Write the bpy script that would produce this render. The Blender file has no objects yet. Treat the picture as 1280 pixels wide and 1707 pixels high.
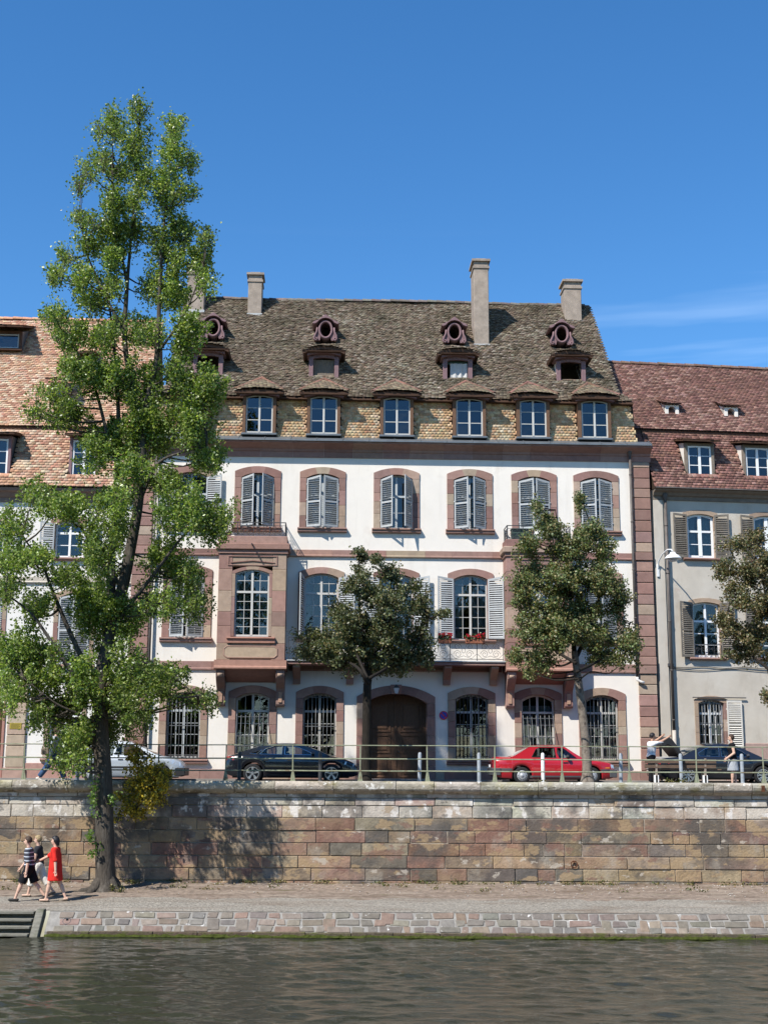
import bpy, bmesh, math, random
import numpy as np
from mathutils import Matrix, Vector
from mathutils.geometry import tessellate_polygon

random.seed(7)
RNG = np.random.default_rng(11)
SC = bpy.context.scene
COL = SC.collection
R = math.radians

# ------------------------------------------------------------------ camera, sky, sun, exposure
PITCH, ROLL, CAM_Z, FPX = R(11.2), 0.0045, 0.45, 2165.0
cam_d = bpy.data.cameras.new('camera')
cam_d.sensor_fit = 'VERTICAL'; cam_d.sensor_height = 36.0; cam_d.lens = 36.0 * FPX / 1707.0
cam_d.clip_start = 0.1; cam_d.clip_end = 8000
cam = bpy.data.objects.new('camera', cam_d); COL.objects.link(cam)
cam.matrix_world = Matrix.Translation((0, 0, CAM_Z)) @ Matrix.Rotation(R(90) + PITCH, 4, 'X') @ Matrix.Rotation(ROLL, 4, 'Z')
SC.camera = cam

SUN_AZ, SUN_EL = 41.0, 48.5           # degrees to the left of the direction house -> camera, and height
to_sun = Vector((-math.sin(R(SUN_AZ)) * math.cos(R(SUN_EL)), -math.cos(R(SUN_AZ)) * math.cos(R(SUN_EL)), math.sin(R(SUN_EL))))
world = bpy.data.worlds.new('World'); SC.world = world; world.use_nodes = True
wn, wl = world.node_tree.nodes, world.node_tree.links
wn.clear()
w_out = wn.new('ShaderNodeOutputWorld'); w_bg = wn.new('ShaderNodeBackground'); w_sky = wn.new('ShaderNodeTexSky')
w_sky.sky_type = 'NISHITA'; w_sky.sun_disc = False
w_sky.sun_elevation = R(SUN_EL); w_sky.sun_rotation = R(180 + SUN_AZ)
w_sky.altitude = 150; w_sky.air_density = 1.0; w_sky.dust_density = 0.0; w_sky.ozone_density = 5.0
w_bg.inputs['Strength'].default_value = 0.134
# thin high cirrus, the same kind of streaks all round the sky
w_geo = wn.new('ShaderNodeTexCoord'); w_map = wn.new('ShaderNodeMapping'); w_map.inputs['Scale'].default_value = (1.1, 1.1, 13)
w_map.inputs['Rotation'].default_value = (0.0, R(3.5), 0.0); w_map.inputs['Location'].default_value = (1.7, 0.6, 0.66)
w_noi = wn.new('ShaderNodeTexNoise'); w_noi.inputs['Scale'].default_value = 1.5; w_noi.inputs['Detail'].default_value = 5; w_noi.inputs['Roughness'].default_value = 0.55
w_rmp = wn.new('ShaderNodeMapRange'); w_rmp.inputs['From Min'].default_value = 0.52; w_rmp.inputs['From Max'].default_value = 0.9; w_rmp.inputs['To Max'].default_value = 0.45
w_hs = wn.new('ShaderNodeHueSaturation'); w_hs.inputs['Saturation'].default_value = 1.22
w_mix = wn.new('ShaderNodeMixRGB'); w_mix.inputs['Color2'].default_value = (6.2, 7.6, 9.2, 1)
wl.new(w_geo.outputs['Generated'], w_map.inputs['Vector']); wl.new(w_map.outputs['Vector'], w_noi.inputs['Vector'])
w_sep = wn.new('ShaderNodeSeparateXYZ'); w_low = wn.new('ShaderNodeMapRange'); w_low.inputs['From Min'].default_value = .40; w_low.inputs['From Max'].default_value = .31; w_mul = wn.new('ShaderNodeMath'); w_mul.operation = 'MULTIPLY'
wl.new(w_geo.outputs['Generated'], w_sep.inputs[0]); wl.new(w_sep.outputs['Z'], w_low.inputs['Value'])   # thin streaks low in the sky only
wl.new(w_noi.outputs['Fac'], w_rmp.inputs['Value']); wl.new(w_rmp.outputs['Result'], w_mul.inputs[0]); wl.new(w_low.outputs['Result'], w_mul.inputs[1]); wl.new(w_mul.outputs[0], w_mix.inputs['Fac'])
wl.new(w_sky.outputs['Color'], w_hs.inputs['Color']); wl.new(w_hs.outputs['Color'], w_mix.inputs['Color1'])
wl.new(w_mix.outputs['Color'], w_bg.inputs['Color']); wl.new(w_bg.outputs['Background'], w_out.inputs['Surface'])

sun_d = bpy.data.lights.new('sun', 'SUN'); sun_d.energy = 5.0; sun_d.angle = R(0.53); sun_d.color = (1.0, 0.955, 0.89)
sun = bpy.data.objects.new('sun', sun_d); COL.objects.link(sun)
sun.rotation_euler = to_sun.to_track_quat('Z', 'Y').to_euler()
sun.location = (-20, -10, 60)

SC.view_settings.view_transform = 'Standard'; SC.view_settings.look = 'None'
SC.view_settings.exposure = 0.50; SC.view_settings.gamma = 1.0; SC.view_settings.use_curve_mapping = False
SC.cycles.max_bounces = 6; SC.cycles.transparent_max_bounces = 12; SC.cycles.diffuse_bounces = 2; SC.cycles.glossy_bounces = 3
SC.cycles.caustics_reflective = False; SC.cycles.caustics_refractive = False

# ------------------------------------------------------------------ materials
MATS = {}
def mat(name, col=(.5, .5, .5), rough=.7, spec=.3, metal=0.0, var=0.0, vscale=3.0, bump=0.0, bscale=30.0, src=None, stain=None, coat=0.0, rand=0.0, stretch=(1, 1, 1), space='Object'):
    """procedural surface: colour (constant, object colour or per-face attribute), noise variation, stain layer, bump"""
    if name in MATS: return MATS[name]
    m = bpy.data.materials.new(name); m.use_nodes = True; MATS[name] = m
    n, l = m.node_tree.nodes, m.node_tree.links
    b = n['Principled BSDF']
    b.inputs['Roughness'].default_value = rough; b.inputs['Metallic'].default_value = metal
    b.inputs['Specular IOR Level'].default_value = spec; b.inputs['Coat Weight'].default_value = coat; b.inputs['Coat Roughness'].default_value = 0.04
    tc = n.new('ShaderNodeTexCoord'); mp = n.new('ShaderNodeMapping'); mp.inputs['Scale'].default_value = stretch
    if space == 'World':
        g = n.new('ShaderNodeNewGeometry'); l.new(g.outputs['Position'], mp.inputs['Vector'])
    else:
        l.new(tc.outputs['Object'], mp.inputs['Vector'])
    vec = mp.outputs['Vector']
    if src == 'object':
        oi = n.new('ShaderNodeObjectInfo'); c = oi.outputs['Color']
    elif src == 'attr':
        at_ = n.new('ShaderNodeAttribute'); at_.attribute_name = 'col'; c = at_.outputs['Color']
    else:
        rgb = n.new('ShaderNodeRGB'); rgb.outputs[0].default_value = (*col, 1); c = rgb.outputs[0]
    if rand:
        oi2 = n.new('ShaderNodeObjectInfo'); mr = n.new('ShaderNodeMapRange'); mr.inputs['To Min'].default_value = 1 - rand; mr.inputs['To Max'].default_value = 1 + rand
        l.new(oi2.outputs['Random'], mr.inputs['Value']); mx = n.new('ShaderNodeVectorMath'); mx.operation = 'SCALE'
        l.new(c, mx.inputs[0]); l.new(mr.outputs['Result'], mx.inputs['Scale']); c = mx.outputs['Vector']
    if var:
        t = n.new('ShaderNodeTexNoise'); t.inputs['Scale'].default_value = vscale; t.inputs['Detail'].default_value = 6; t.inputs['Roughness'].default_value = .65
        l.new(vec, t.inputs['Vector'])
        mr = n.new('ShaderNodeMapRange'); mr.inputs['From Min'].default_value = .3; mr.inputs['From Max'].default_value = .7
        mr.inputs['To Min'].default_value = 1 - var; mr.inputs['To Max'].default_value = 1 + var
        l.new(t.outputs['Fac'], mr.inputs['Value']); mx = n.new('ShaderNodeVectorMath'); mx.operation = 'SCALE'
        l.new(c, mx.inputs[0]); l.new(mr.outputs['Result'], mx.inputs['Scale']); c = mx.outputs['Vector']
    for st in (stain or []):
        # (colour, scale, threshold lo, hi, strength, stretch)
        scol, ssc, lo, hi, strg, sst = st
        mp2 = n.new('ShaderNodeMapping'); mp2.inputs['Scale'].default_value = sst; mp2.inputs['Location'].default_value = (ssc * 1.7, 3.1, ssc)
        g2 = n.new('ShaderNodeNewGeometry'); l.new(g2.outputs['Position'], mp2.inputs['Vector'])
        t = n.new('ShaderNodeTexNoise'); t.inputs['Scale'].default_value = ssc; t.inputs['Detail'].default_value = 7; t.inputs['Roughness'].default_value = .6
        l.new(mp2.outputs['Vector'], t.inputs['Vector'])
        mr = n.new('ShaderNodeMapRange'); mr.inputs['From Min'].default_value = lo; mr.inputs['From Max'].default_value = hi; mr.inputs['To Max'].default_value = strg
        l.new(t.outputs['Fac'], mr.inputs['Value'])
        mx = n.new('ShaderNodeMixRGB'); mx.inputs['Color2'].default_value = (*scol, 1)
        l.new(mr.outputs['Result'], mx.inputs['Fac']); l.new(c, mx.inputs['Color1']); c = mx.outputs['Color']
    l.new(c, b.inputs['Base Color'])
    if bump:
        t = n.new('ShaderNodeTexNoise'); t.inputs['Scale'].default_value = bscale; t.inputs['Detail'].default_value = 5
        l.new(vec, t.inputs['Vector']); bp = n.new('ShaderNodeBump'); bp.inputs['Strength'].default_value = bump; bp.inputs['Distance'].default_value = .02
        l.new(t.outputs['Fac'], bp.inputs['Height']); l.new(bp.outputs['Normal'], b.inputs['Normal'])
    return m

def glass_mat(name, tint, ior, boost, rough=0.0):
    m = bpy.data.materials.new(name); m.use_nodes = True; MATS[name] = m
    n, l = m.node_tree.nodes, m.node_tree.links; n.clear()
    o = n.new('ShaderNodeOutputMaterial'); mx = n.new('ShaderNodeMixShader'); tr = n.new('ShaderNodeBsdfTransparent'); gl = n.new('ShaderNodeBsdfGlossy')
    fr = n.new('ShaderNodeFresnel'); fr.inputs['IOR'].default_value = ior; ml = n.new('ShaderNodeMath'); ml.operation = 'MULTIPLY'; ml.inputs[1].default_value = boost; ml.use_clamp = True
    # old panes are never quite flat
    tc = n.new('ShaderNodeTexCoord'); nz = n.new('ShaderNodeTexNoise'); nz.inputs['Scale'].default_value = 1.6
    bp = n.new('ShaderNodeBump'); bp.inputs['Strength'].default_value = .12; bp.inputs['Distance'].default_value = .03
    l.new(tc.outputs['Object'], nz.inputs['Vector']); l.new(nz.outputs['Fac'], bp.inputs['Height']); l.new(bp.outputs['Normal'], gl.inputs['Normal'])
    tr.inputs['Color'].default_value = (*tint, 1); gl.inputs['Roughness'].default_value = rough; gl.inputs['Color'].default_value = (.95, .97, 1, 1)
    l.new(fr.outputs[0], ml.inputs[0]); l.new(ml.outputs[0], mx.inputs['Fac']); l.new(tr.outputs[0], mx.inputs[1]); l.new(gl.outputs[0], mx.inputs[2]); l.new(mx.outputs[0], o.inputs['Surface'])
    return m

def leaf_mat(name, trans=.35, rough=.42):
    m = bpy.data.materials.new(name); m.use_nodes = True; MATS[name] = m
    n, l = m.node_tree.nodes, m.node_tree.links
    b = n['Principled BSDF']; a = n.new('ShaderNodeAttribute'); a.attribute_name = 'col'
    b.inputs['Roughness'].default_value = rough; b.inputs['Specular IOR Level'].default_value = .5
    t = n.new('ShaderNodeBsdfTranslucent'); mx = n.new('ShaderNodeMixShader'); mx.inputs['Fac'].default_value = trans
    g = n.new('ShaderNodeMixRGB'); g.blend_type = 'MULTIPLY'; g.inputs['Fac'].default_value = 1; g.inputs['Color2'].default_value = (1.5, 1.6, .7, 1)
    l.new(a.outputs['Color'], b.inputs['Base Color']); l.new(a.outputs['Color'], g.inputs['Color1']); l.new(g.outputs['Color'], t.inputs['Color'])
    l.new(b.outputs[0], mx.inputs[1]); l.new(t.outputs[0], mx.inputs[2]); l.new(mx.outputs[0], n['Material Output'].inputs['Surface'])
    return m

DIRT = ((.30, .27, .23), .7, .55, .8, .35, (1, 1, .35))
mat('plaster', (.74, .69, .615), .9, .1, var=.035, vscale=1.3, bump=.15, bscale=60, stain=[((.50, .45, .39), 1.3, .54, .80, .42, (1.6, 1, .18)), ((.5, .43, .36), 2.3, .60, .78, .3, (1, 1, .6))])
mat('plaster_white', (.73, .695, .64), .9, .1, var=.03, vscale=1.3, bump=.15, bscale=60, stain=[((.55, .50, .44), .9, .56, .85, .3, (1.4, 1, .3))])
mat('plaster_grey', (.50, .45, .375), .92, .1, var=.10, vscale=1.1, bump=.25, bscale=40, stain=[((.57, .53, .46), .8, .45, .7, .6, (1, 1, .8)), ((.30, .24, .18), 1.1, .56, .8, .5, (1.3, 1, .5)), ((.42, .30, .25), 2.5, .64, .8, .5, (1, 1, 1))])
mat('sandstone', src='object', rough=.85, spec=.15, var=.14, vscale=5, bump=.35, bscale=45, stain=[((.22, .16, .13), 1.8, .58, .8, .45, (1, 1, .7)), ((.55, .44, .36), 2.6, .66, .8, .35, (.5, 1, 2.2))])
mat('wall_stone', src='object', rough=.92, spec=.1, var=.30, vscale=3.4, bump=.9, bscale=16,
    stain=[((.34, .25, .15), .7, .46, .66, .62, (.7, 1, 1.6)), ((.085, .078, .07), .6, .47, .60, .82, (1, 1, 1.2)), ((.36, .32, .26), 1.3, .54, .70, .6, (1, 1, .8)), ((.09, .08, .07), 4.5, .58, .66, .5, (1, 1, 1)), ((.33, .235, .135), 1.7, .555, .585, .7, (.7, 1, 1.3)), ((.44, .39, .32), 2.3, .62, .645, .7, (.8, 1, 1.3)), ((.19, .105, .08), 1.15, .60, .625, .65, (.8, 1, 1.5))])
mat('lime_stone', src='object', rough=.92, spec=.1, var=.25, vscale=3.4, bump=.9, bscale=16,
    stain=[((.50, .45, .38), .75, .38, .56, .85, (.9, 1, 1.1)), ((.10, .092, .085), .8, .50, .62, .8, (1, 1, 1.1)), ((.66, .62, .57), 2.6, .56, .62, .85, (1, 1, .7)), ((.13, .12, .11), 1.9, .60, .63, .7, (.8, 1, 1.2)), ((.33, .24, .15), 1.5, .61, .635, .7, (.8, 1, 1.2))])
mat('mortar', (.34, .29, .23), .95, .1, var=.25, vscale=9, bump=.8, bscale=40, space='World')
mat('bank_mortar', (.255, .24, .215), .95, .1, var=.2, vscale=7, bump=.8, bscale=40, space='World', stain=[((.66, .64, .6), 2.4, .62, .7, .8, (1, 1, 1))])
mat('bank_stone', src='object', rough=.9, spec=.15, var=.22, vscale=6, bump=.7, bscale=28, stain=[((.62, .60, .56), 3.4, .66, .70, .8, (1, 1, 1)), ((.10, .10, .07), 1.2, .56, .75, .5, (1, 1, 1))])
mat('coping', src='object', rough=.93, spec=.1, var=.25, vscale=5, bump=1.0, bscale=20, stain=[((.10, .085, .05), 1.6, .52, .66, .75, (1, 1, 2.5)), ((.72, .70, .64), 5.5, .60, .66, .85, (1, 1, 1)), ((.28, .24, .07), 1.1, .55, .72, .6, (1, 1, 1))])
mat('moss_edge', src='object', rough=.9, spec=.2, var=.35, vscale=9, bump=1.0, bscale=25, stain=[((.09, .105, .02), 2.2, .52, .66, .7, (1, 1, 1.2))])
mat('moss', (.055, .066, .014), .95, .1, var=.45, vscale=14, bump=1, bscale=50)
mat('tile', src='attr', rough=.85, spec=.15, var=.18, vscale=11, bump=.3, bscale=40)
mat('old_tile', src='attr', rough=.95, spec=.08, var=.32, vscale=6, bump=.6, bscale=35, stain=[((.030, .032, .018), .8, .52, .70, .55, (1, 1, 1)), ((.30, .28, .2), 7.0, .62, .70, .5, (1, 1, 1))])
mat('ridge_clay', src='object', rough=.9, spec=.1, var=.35, vscale=8, bump=.5, bscale=30)
mat('roof_deck', (.05, .035, .025), .95, .1)
mat('zinc', (.17, .185, .195), .5, .4, metal=.55, var=.18, vscale=2.2, bump=.1)
mat('lead_flash', (.42, .43, .42), .6, .3, var=.2, vscale=5)
mat('cement', (.32, .265, .215), .95, .1, var=.22, vscale=3.5, bump=.6, bscale=40, stain=[((.10, .09, .075), 1.4, .55, .8, .6, (1, 1, .5))])
mat('mauve_wood', (.205, .125, .13), .7, .25, var=.2, vscale=5, bump=.25, bscale=30, stretch=(3, 3, 1))
mat('dark_wood', (.085, .045, .028), .75, .25, var=.3, vscale=6, bump=.3, stretch=(1, 1, 4))
mat('brown_wood', (.135, .075, .045), .75, .25, var=.3, vscale=6, bump=.3, bscale=40, stretch=(6, 6, 1))
mat('weathered_wood', (.20, .165, .13), .9, .15, var=.35, vscale=5, bump=.5, stretch=(8, 8, 1))
mat('window_wood', (.50, .49, .455), .6, .3, var=.08, vscale=8)
mat('window_white', (.78, .78, .76), .5, .35, var=.04, vscale=8)
mat('window_grey', (.42, .45, .45), .6, .3, var=.1, vscale=8)
mat('shutter_blue', (.385, .40, .40), .65, .25, var=.12, vscale=4, stain=[((.25, .24, .22), 3, .58, .8, .4, (1, 1, .4))])
mat('shutter_brown', (.16, .14, .115), .8, .2, var=.3, vscale=4, stain=[((.38, .35, .3), 3, .55, .75, .5, (1, 1, .4))])
mat('shutter_white', (.58, .55, .49), .75, .2, var=.12, vscale=4)
mat('iron', (.055, .056, .058), .55, .4, metal=.3, var=.25, vscale=9)
mat('grille_iron', (.15, .155, .155), .5, .4, metal=.2, var=.25, vscale=9)
mat('rust', (.10, .04, .02), .9, .2, var=.5, vscale=12, bump=.6)
mat('rail_green', (.235, .25, .165), .6, .35, var=.3, vscale=5, stain=[((.14, .07, .03), 4, .58, .7, .7, (1, 1, 1))])
mat('bollard_grey', (.29, .32, .345), .55, .35, var=.2, vscale=7, stain=[((.15, .13, .10), 3, .56, .75, .7, (1, 1, .6))])
mat('bollard_white', (.74, .74, .72), .5, .35, var=.1, vscale=7, stain=[((.25, .22, .18), 4, .6, .75, .7, (1, 1, .6))])
mat('pipe', (.10, .085, .075), .55, .4, metal=.2, var=.25, vscale=4)
mat('pipe_light', (.45, .40, .34), .7, .3, var=.2, vscale=4)
mat('curtain', (.52, .51, .49), .95, .05, var=.1, vscale=6)
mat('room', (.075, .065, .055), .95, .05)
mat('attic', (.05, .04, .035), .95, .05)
mat('asphalt', (.105, .10, .095), .92, .2, var=.22, vscale=1.2, bump=.4, bscale=120, space='World')
mat('pavement', (.25, .235, .215), .93, .15, var=.22, vscale=2, bump=.4, bscale=60, space='World')
mat('field', (.12, .12, .07), .95, .1, var=.3, vscale=.02, space='World')
mat('gravel', (.26, .235, .195), .97, .08, var=.5, vscale=13, bump=2.2, bscale=20, space='World', stain=[((.17, .125, .09), .8, .50, .68, .7, (.35, 1.5, 1)), ((.38, .34, .28), 1.2, .56, .7, .5, (.3, 1.5, 1)), ((.055, .045, .035), 14, .66, .72, .7, (1, 1, 1)), ((.62, .58, .52), 18, .70, .74, .8, (1, 1, 1))])
mat('soil', (.235, .185, .145), .97, .08, var=.42, vscale=6, bump=1.2, bscale=28, space='World', stain=[((.13, .095, .07), 1.1, .48, .66, .75, (.4, 1.5, 1)), ((.34, .29, .23), 1.7, .54, .7, .6, (.4, 1.5, 1)), ((.10, .10, .04), 2.4, .60, .70, .6, (.6, 1.4, 1)), ((.05, .04, .03), 12, .62, .70, .7, (1, 1, 1)), ((.55, .50, .44), 16, .68, .73, .8, (1, 1, 1))])
mat('pebble', src='object', rough=.95, spec=.1, var=.2, vscale=30)
mat('bark', (.075, .064, .052), .95, .1, var=.40, vscale=7, bump=1.0, bscale=9, stretch=(4, 4, .7), stain=[((.20, .18, .15), 2.5, .55, .7, .5, (2, 2, .5))])
mat('bark_pale', (.30, .285, .25), .9, .15, var=.4, vscale=5, bump=.5, bscale=14, stretch=(1, 1, 2))
mat('bark_dark', (.026, .022, .018), .95, .1, var=.4, vscale=7, bump=1.0, bscale=12, stretch=(3, 3, .7))
mat('bark_mottled', (.19, .16, .13), .95, .1, var=.3, vscale=6, bump=.8, bscale=16, stain=[((.07, .055, .045), 5, .50, .58, .9, (1, 1, .6))])
mat('stepwood', (.20, .19, .155), .92, .15, var=.3, vscale=4, bump=.6, bscale=30, stretch=(1, 6, 6), stain=[((.05, .06, .02), 2, .5, .7, .6, (1, 1, 1))])
mat('bench_wood', (.125, .085, .06), .85, .2, var=.3, vscale=4, bump=.4, stretch=(1, 8, 8))
mat('tyre', (.020, .020, .021), .85, .25, bump=.2, bscale=60)
mat('alloy', (.66, .67, .69), .28, .5, metal=.85)
mat('wheel_cover', (.42, .43, .44), .45, .4, metal=.3)
mat('plastic_black', (.022, .022, .024), .55, .35, var=.1)
mat('plastic_grey', (.07, .07, .075), .6, .3, var=.1)
mat('chrome', (.75, .76, .78), .12, .5, metal=1.0)
mat('paint_black', (.006, .007, .012), .25, .5, coat=1.0)
mat('paint_red', (.38, .010, .018), .3, .45, coat=1.0, var=.06, vscale=2)
mat('paint_silver', (.46, .50, .54), .38, .5, metal=.35, coat=.6)
mat('paint_dark', (.012, .012, .016), .28, .5, coat=1.0)
mat('seat_cloth', (.06, .06, .065), .95, .1)
mat('seat_light', (.36, .35, .33), .9, .1)
mat('lamp_red', (.45, .01, .01), .2, .6, coat=.6)
mat('lamp_clear', (.65, .68, .70), .12, .6, metal=.4)
mat('lamp_orange', (.7, .22, .02), .25, .5)
mat('lampshade', (.70, .71, .70), .4, .4, var=.05)
mat('lamp_glass', (.50, .53, .55), .2, .5)
mat('sign_red', (.55, .02, .03), .4, .4); mat('sign_blue', (.045, .06, .40), .4, .4)
mat('plate_yellow', (.40, .30, .05), .45, .4, metal=.3, var=.15, vscale=30)
mat('plate_ink', (.07, .05, .02), .6, .3)
mat('terracotta', (.25, .10, .06), .9, .1, var=.2)
mat('planter_green', (.05, .085, .07), .7, .3, var=.2)
mat('cloth_white', (.80, .80, .78), .95, .05)
mat('petal', src='attr', rough=.7, spec=.2)
mat('skin', (.60, .38, .28), .6, .3); mat('skin_tan', (.46, .27, .185), .6, .3)
mat('eye_dark', (.02, .015, .012), .3, .5); mat('lip', (.38, .13, .11), .6, .3)
mat('hair_black', (.012, .010, .012), .5, .4); mat('hair_brown', (.055, .032, .02), .6, .35); mat('hair_blond', (.34, .25, .13), .6, .35)
mat('dress_red', (.62, .030, .022), .85, .15, var=.06, vscale=9, bump=1.2, bscale=11, stretch=(1.5, 1.5, .45))
mat('cloth_black', (.014, .014, .017), .9, .1, var=.2, vscale=9, bump=1.2, bscale=11, stretch=(1.5, 1.5, .45)); mat('cloth_charcoal', (.035, .036, .042), .9, .1, var=.2, vscale=9)
mat('cloth_cream', (.70, .67, .60), .9, .1, var=.06, vscale=9, bump=1.2, bscale=11, stretch=(1.5, 1.5, .45)); mat('cloth_shirt', (.76, .77, .79), .9, .1, var=.06, vscale=9, bump=1.2, bscale=11, stretch=(1.5, 1.5, .45))
mat('cloth_grey', (.34, .36, .38), .9, .1, var=.1, vscale=9, bump=1.2, bscale=11, stretch=(1.5, 1.5, .45)); mat('denim', (.045, .085, .165), .9, .1, var=.25, vscale=12, bump=1.2, bscale=11, stretch=(1.5, 1.5, .45))
mat('leather', (.18, .14, .10), .6, .3); mat('shoe_dark', (.03, .028, .026), .7, .3); mat('shoe_light', (.62, .58, .52), .7, .3)
glass_mat('glass', (.66, .70, .71), 1.5, 1.35)
glass_mat('glass_sky', (.40, .44, .50), 1.6, 1.25)
glass_mat('car_glass', (.50, .55, .54), 1.5, 1.4)
leaf_mat('leaf_poplar', .42, .34); leaf_mat('leaf_maple', .25, .45); leaf_mat('leaf_shrub', .35, .45)

def stripes_mat():
    m = bpy.data.materials.new('striped_cloth'); m.use_nodes = True; MATS['striped_cloth'] = m
    n, l = m.node_tree.nodes, m.node_tree.links; b = n['Principled BSDF']; b.inputs['Roughness'].default_value = .9
    tc = n.new('ShaderNodeTexCoord'); sx = n.new('ShaderNodeSeparateXYZ'); l.new(tc.outputs['Object'], sx.inputs[0])
    fr = n.new('ShaderNodeMath'); fr.operation = 'FRACT'; mu = n.new('ShaderNodeMath'); mu.operation = 'MULTIPLY'; mu.inputs[1].default_value = 1 / .105
    lt = n.new('ShaderNodeMath'); lt.operation = 'LESS_THAN'; lt.inputs[1].default_value = .24
    mx = n.new('ShaderNodeMixRGB'); mx.inputs['Color1'].default_value = (.045, .045, .06, 1); mx.inputs['Color2'].default_value = (.55, .58, .62, 1)
    l.new(sx.outputs['Z'], mu.inputs[0]); l.new(mu.outputs[0], fr.inputs[0]); l.new(fr.outputs[0], lt.inputs[0]); l.new(lt.outputs[0], mx.inputs['Fac']); l.new(mx.outputs['Color'], b.inputs['Base Color'])
stripes_mat()

def water_mat():
    m = bpy.data.materials.new('water'); m.use_nodes = True; MATS['water'] = m
    n, l = m.node_tree.nodes, m.node_tree.links; b = n['Principled BSDF']
    b.inputs['Base Color'].default_value = (.030, .031, .021, 1); b.inputs['Roughness'].default_value = .03; b.inputs['IOR'].default_value = 1.33
    g = n.new('ShaderNodeNewGeometry'); h = None
    for sc, st, amp in ((3.2, (.6, 1.25, 1), 1.0), (8.0, (.6, 1.3, 1), .40), (20.0, (.7, 1.3, 1), .12)):
        mp = n.new('ShaderNodeMapping'); mp.inputs['Scale'].default_value = st; mp.inputs['Rotation'].default_value = (0, 0, R(7 * sc % 13 - 5)); l.new(g.outputs['Position'], mp.inputs['Vector'])
        t = n.new('ShaderNodeTexNoise'); t.inputs['Scale'].default_value = sc; t.inputs['Detail'].default_value = 3; t.inputs['Distortion'].default_value = .6; l.new(mp.outputs['Vector'], t.inputs['Vector'])
        mu = n.new('ShaderNodeMath'); mu.operation = 'MULTIPLY'; mu.inputs[1].default_value = amp; l.new(t.outputs['Fac'], mu.inputs[0])
        if h is None: h = mu.outputs[0]
        else:
            ad = n.new('ShaderNodeMath'); l.new(h, ad.inputs[0]); l.new(mu.outputs[0], ad.inputs[1]); h = ad.outputs[0]
    bp = n.new('ShaderNodeBump'); bp.inputs['Strength'].default_value = 1; bp.inputs['Distance'].default_value = .014
    l.new(h, bp.inputs['Height']); l.new(bp.outputs['Normal'], b.inputs['Normal'])
water_mat()

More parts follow.
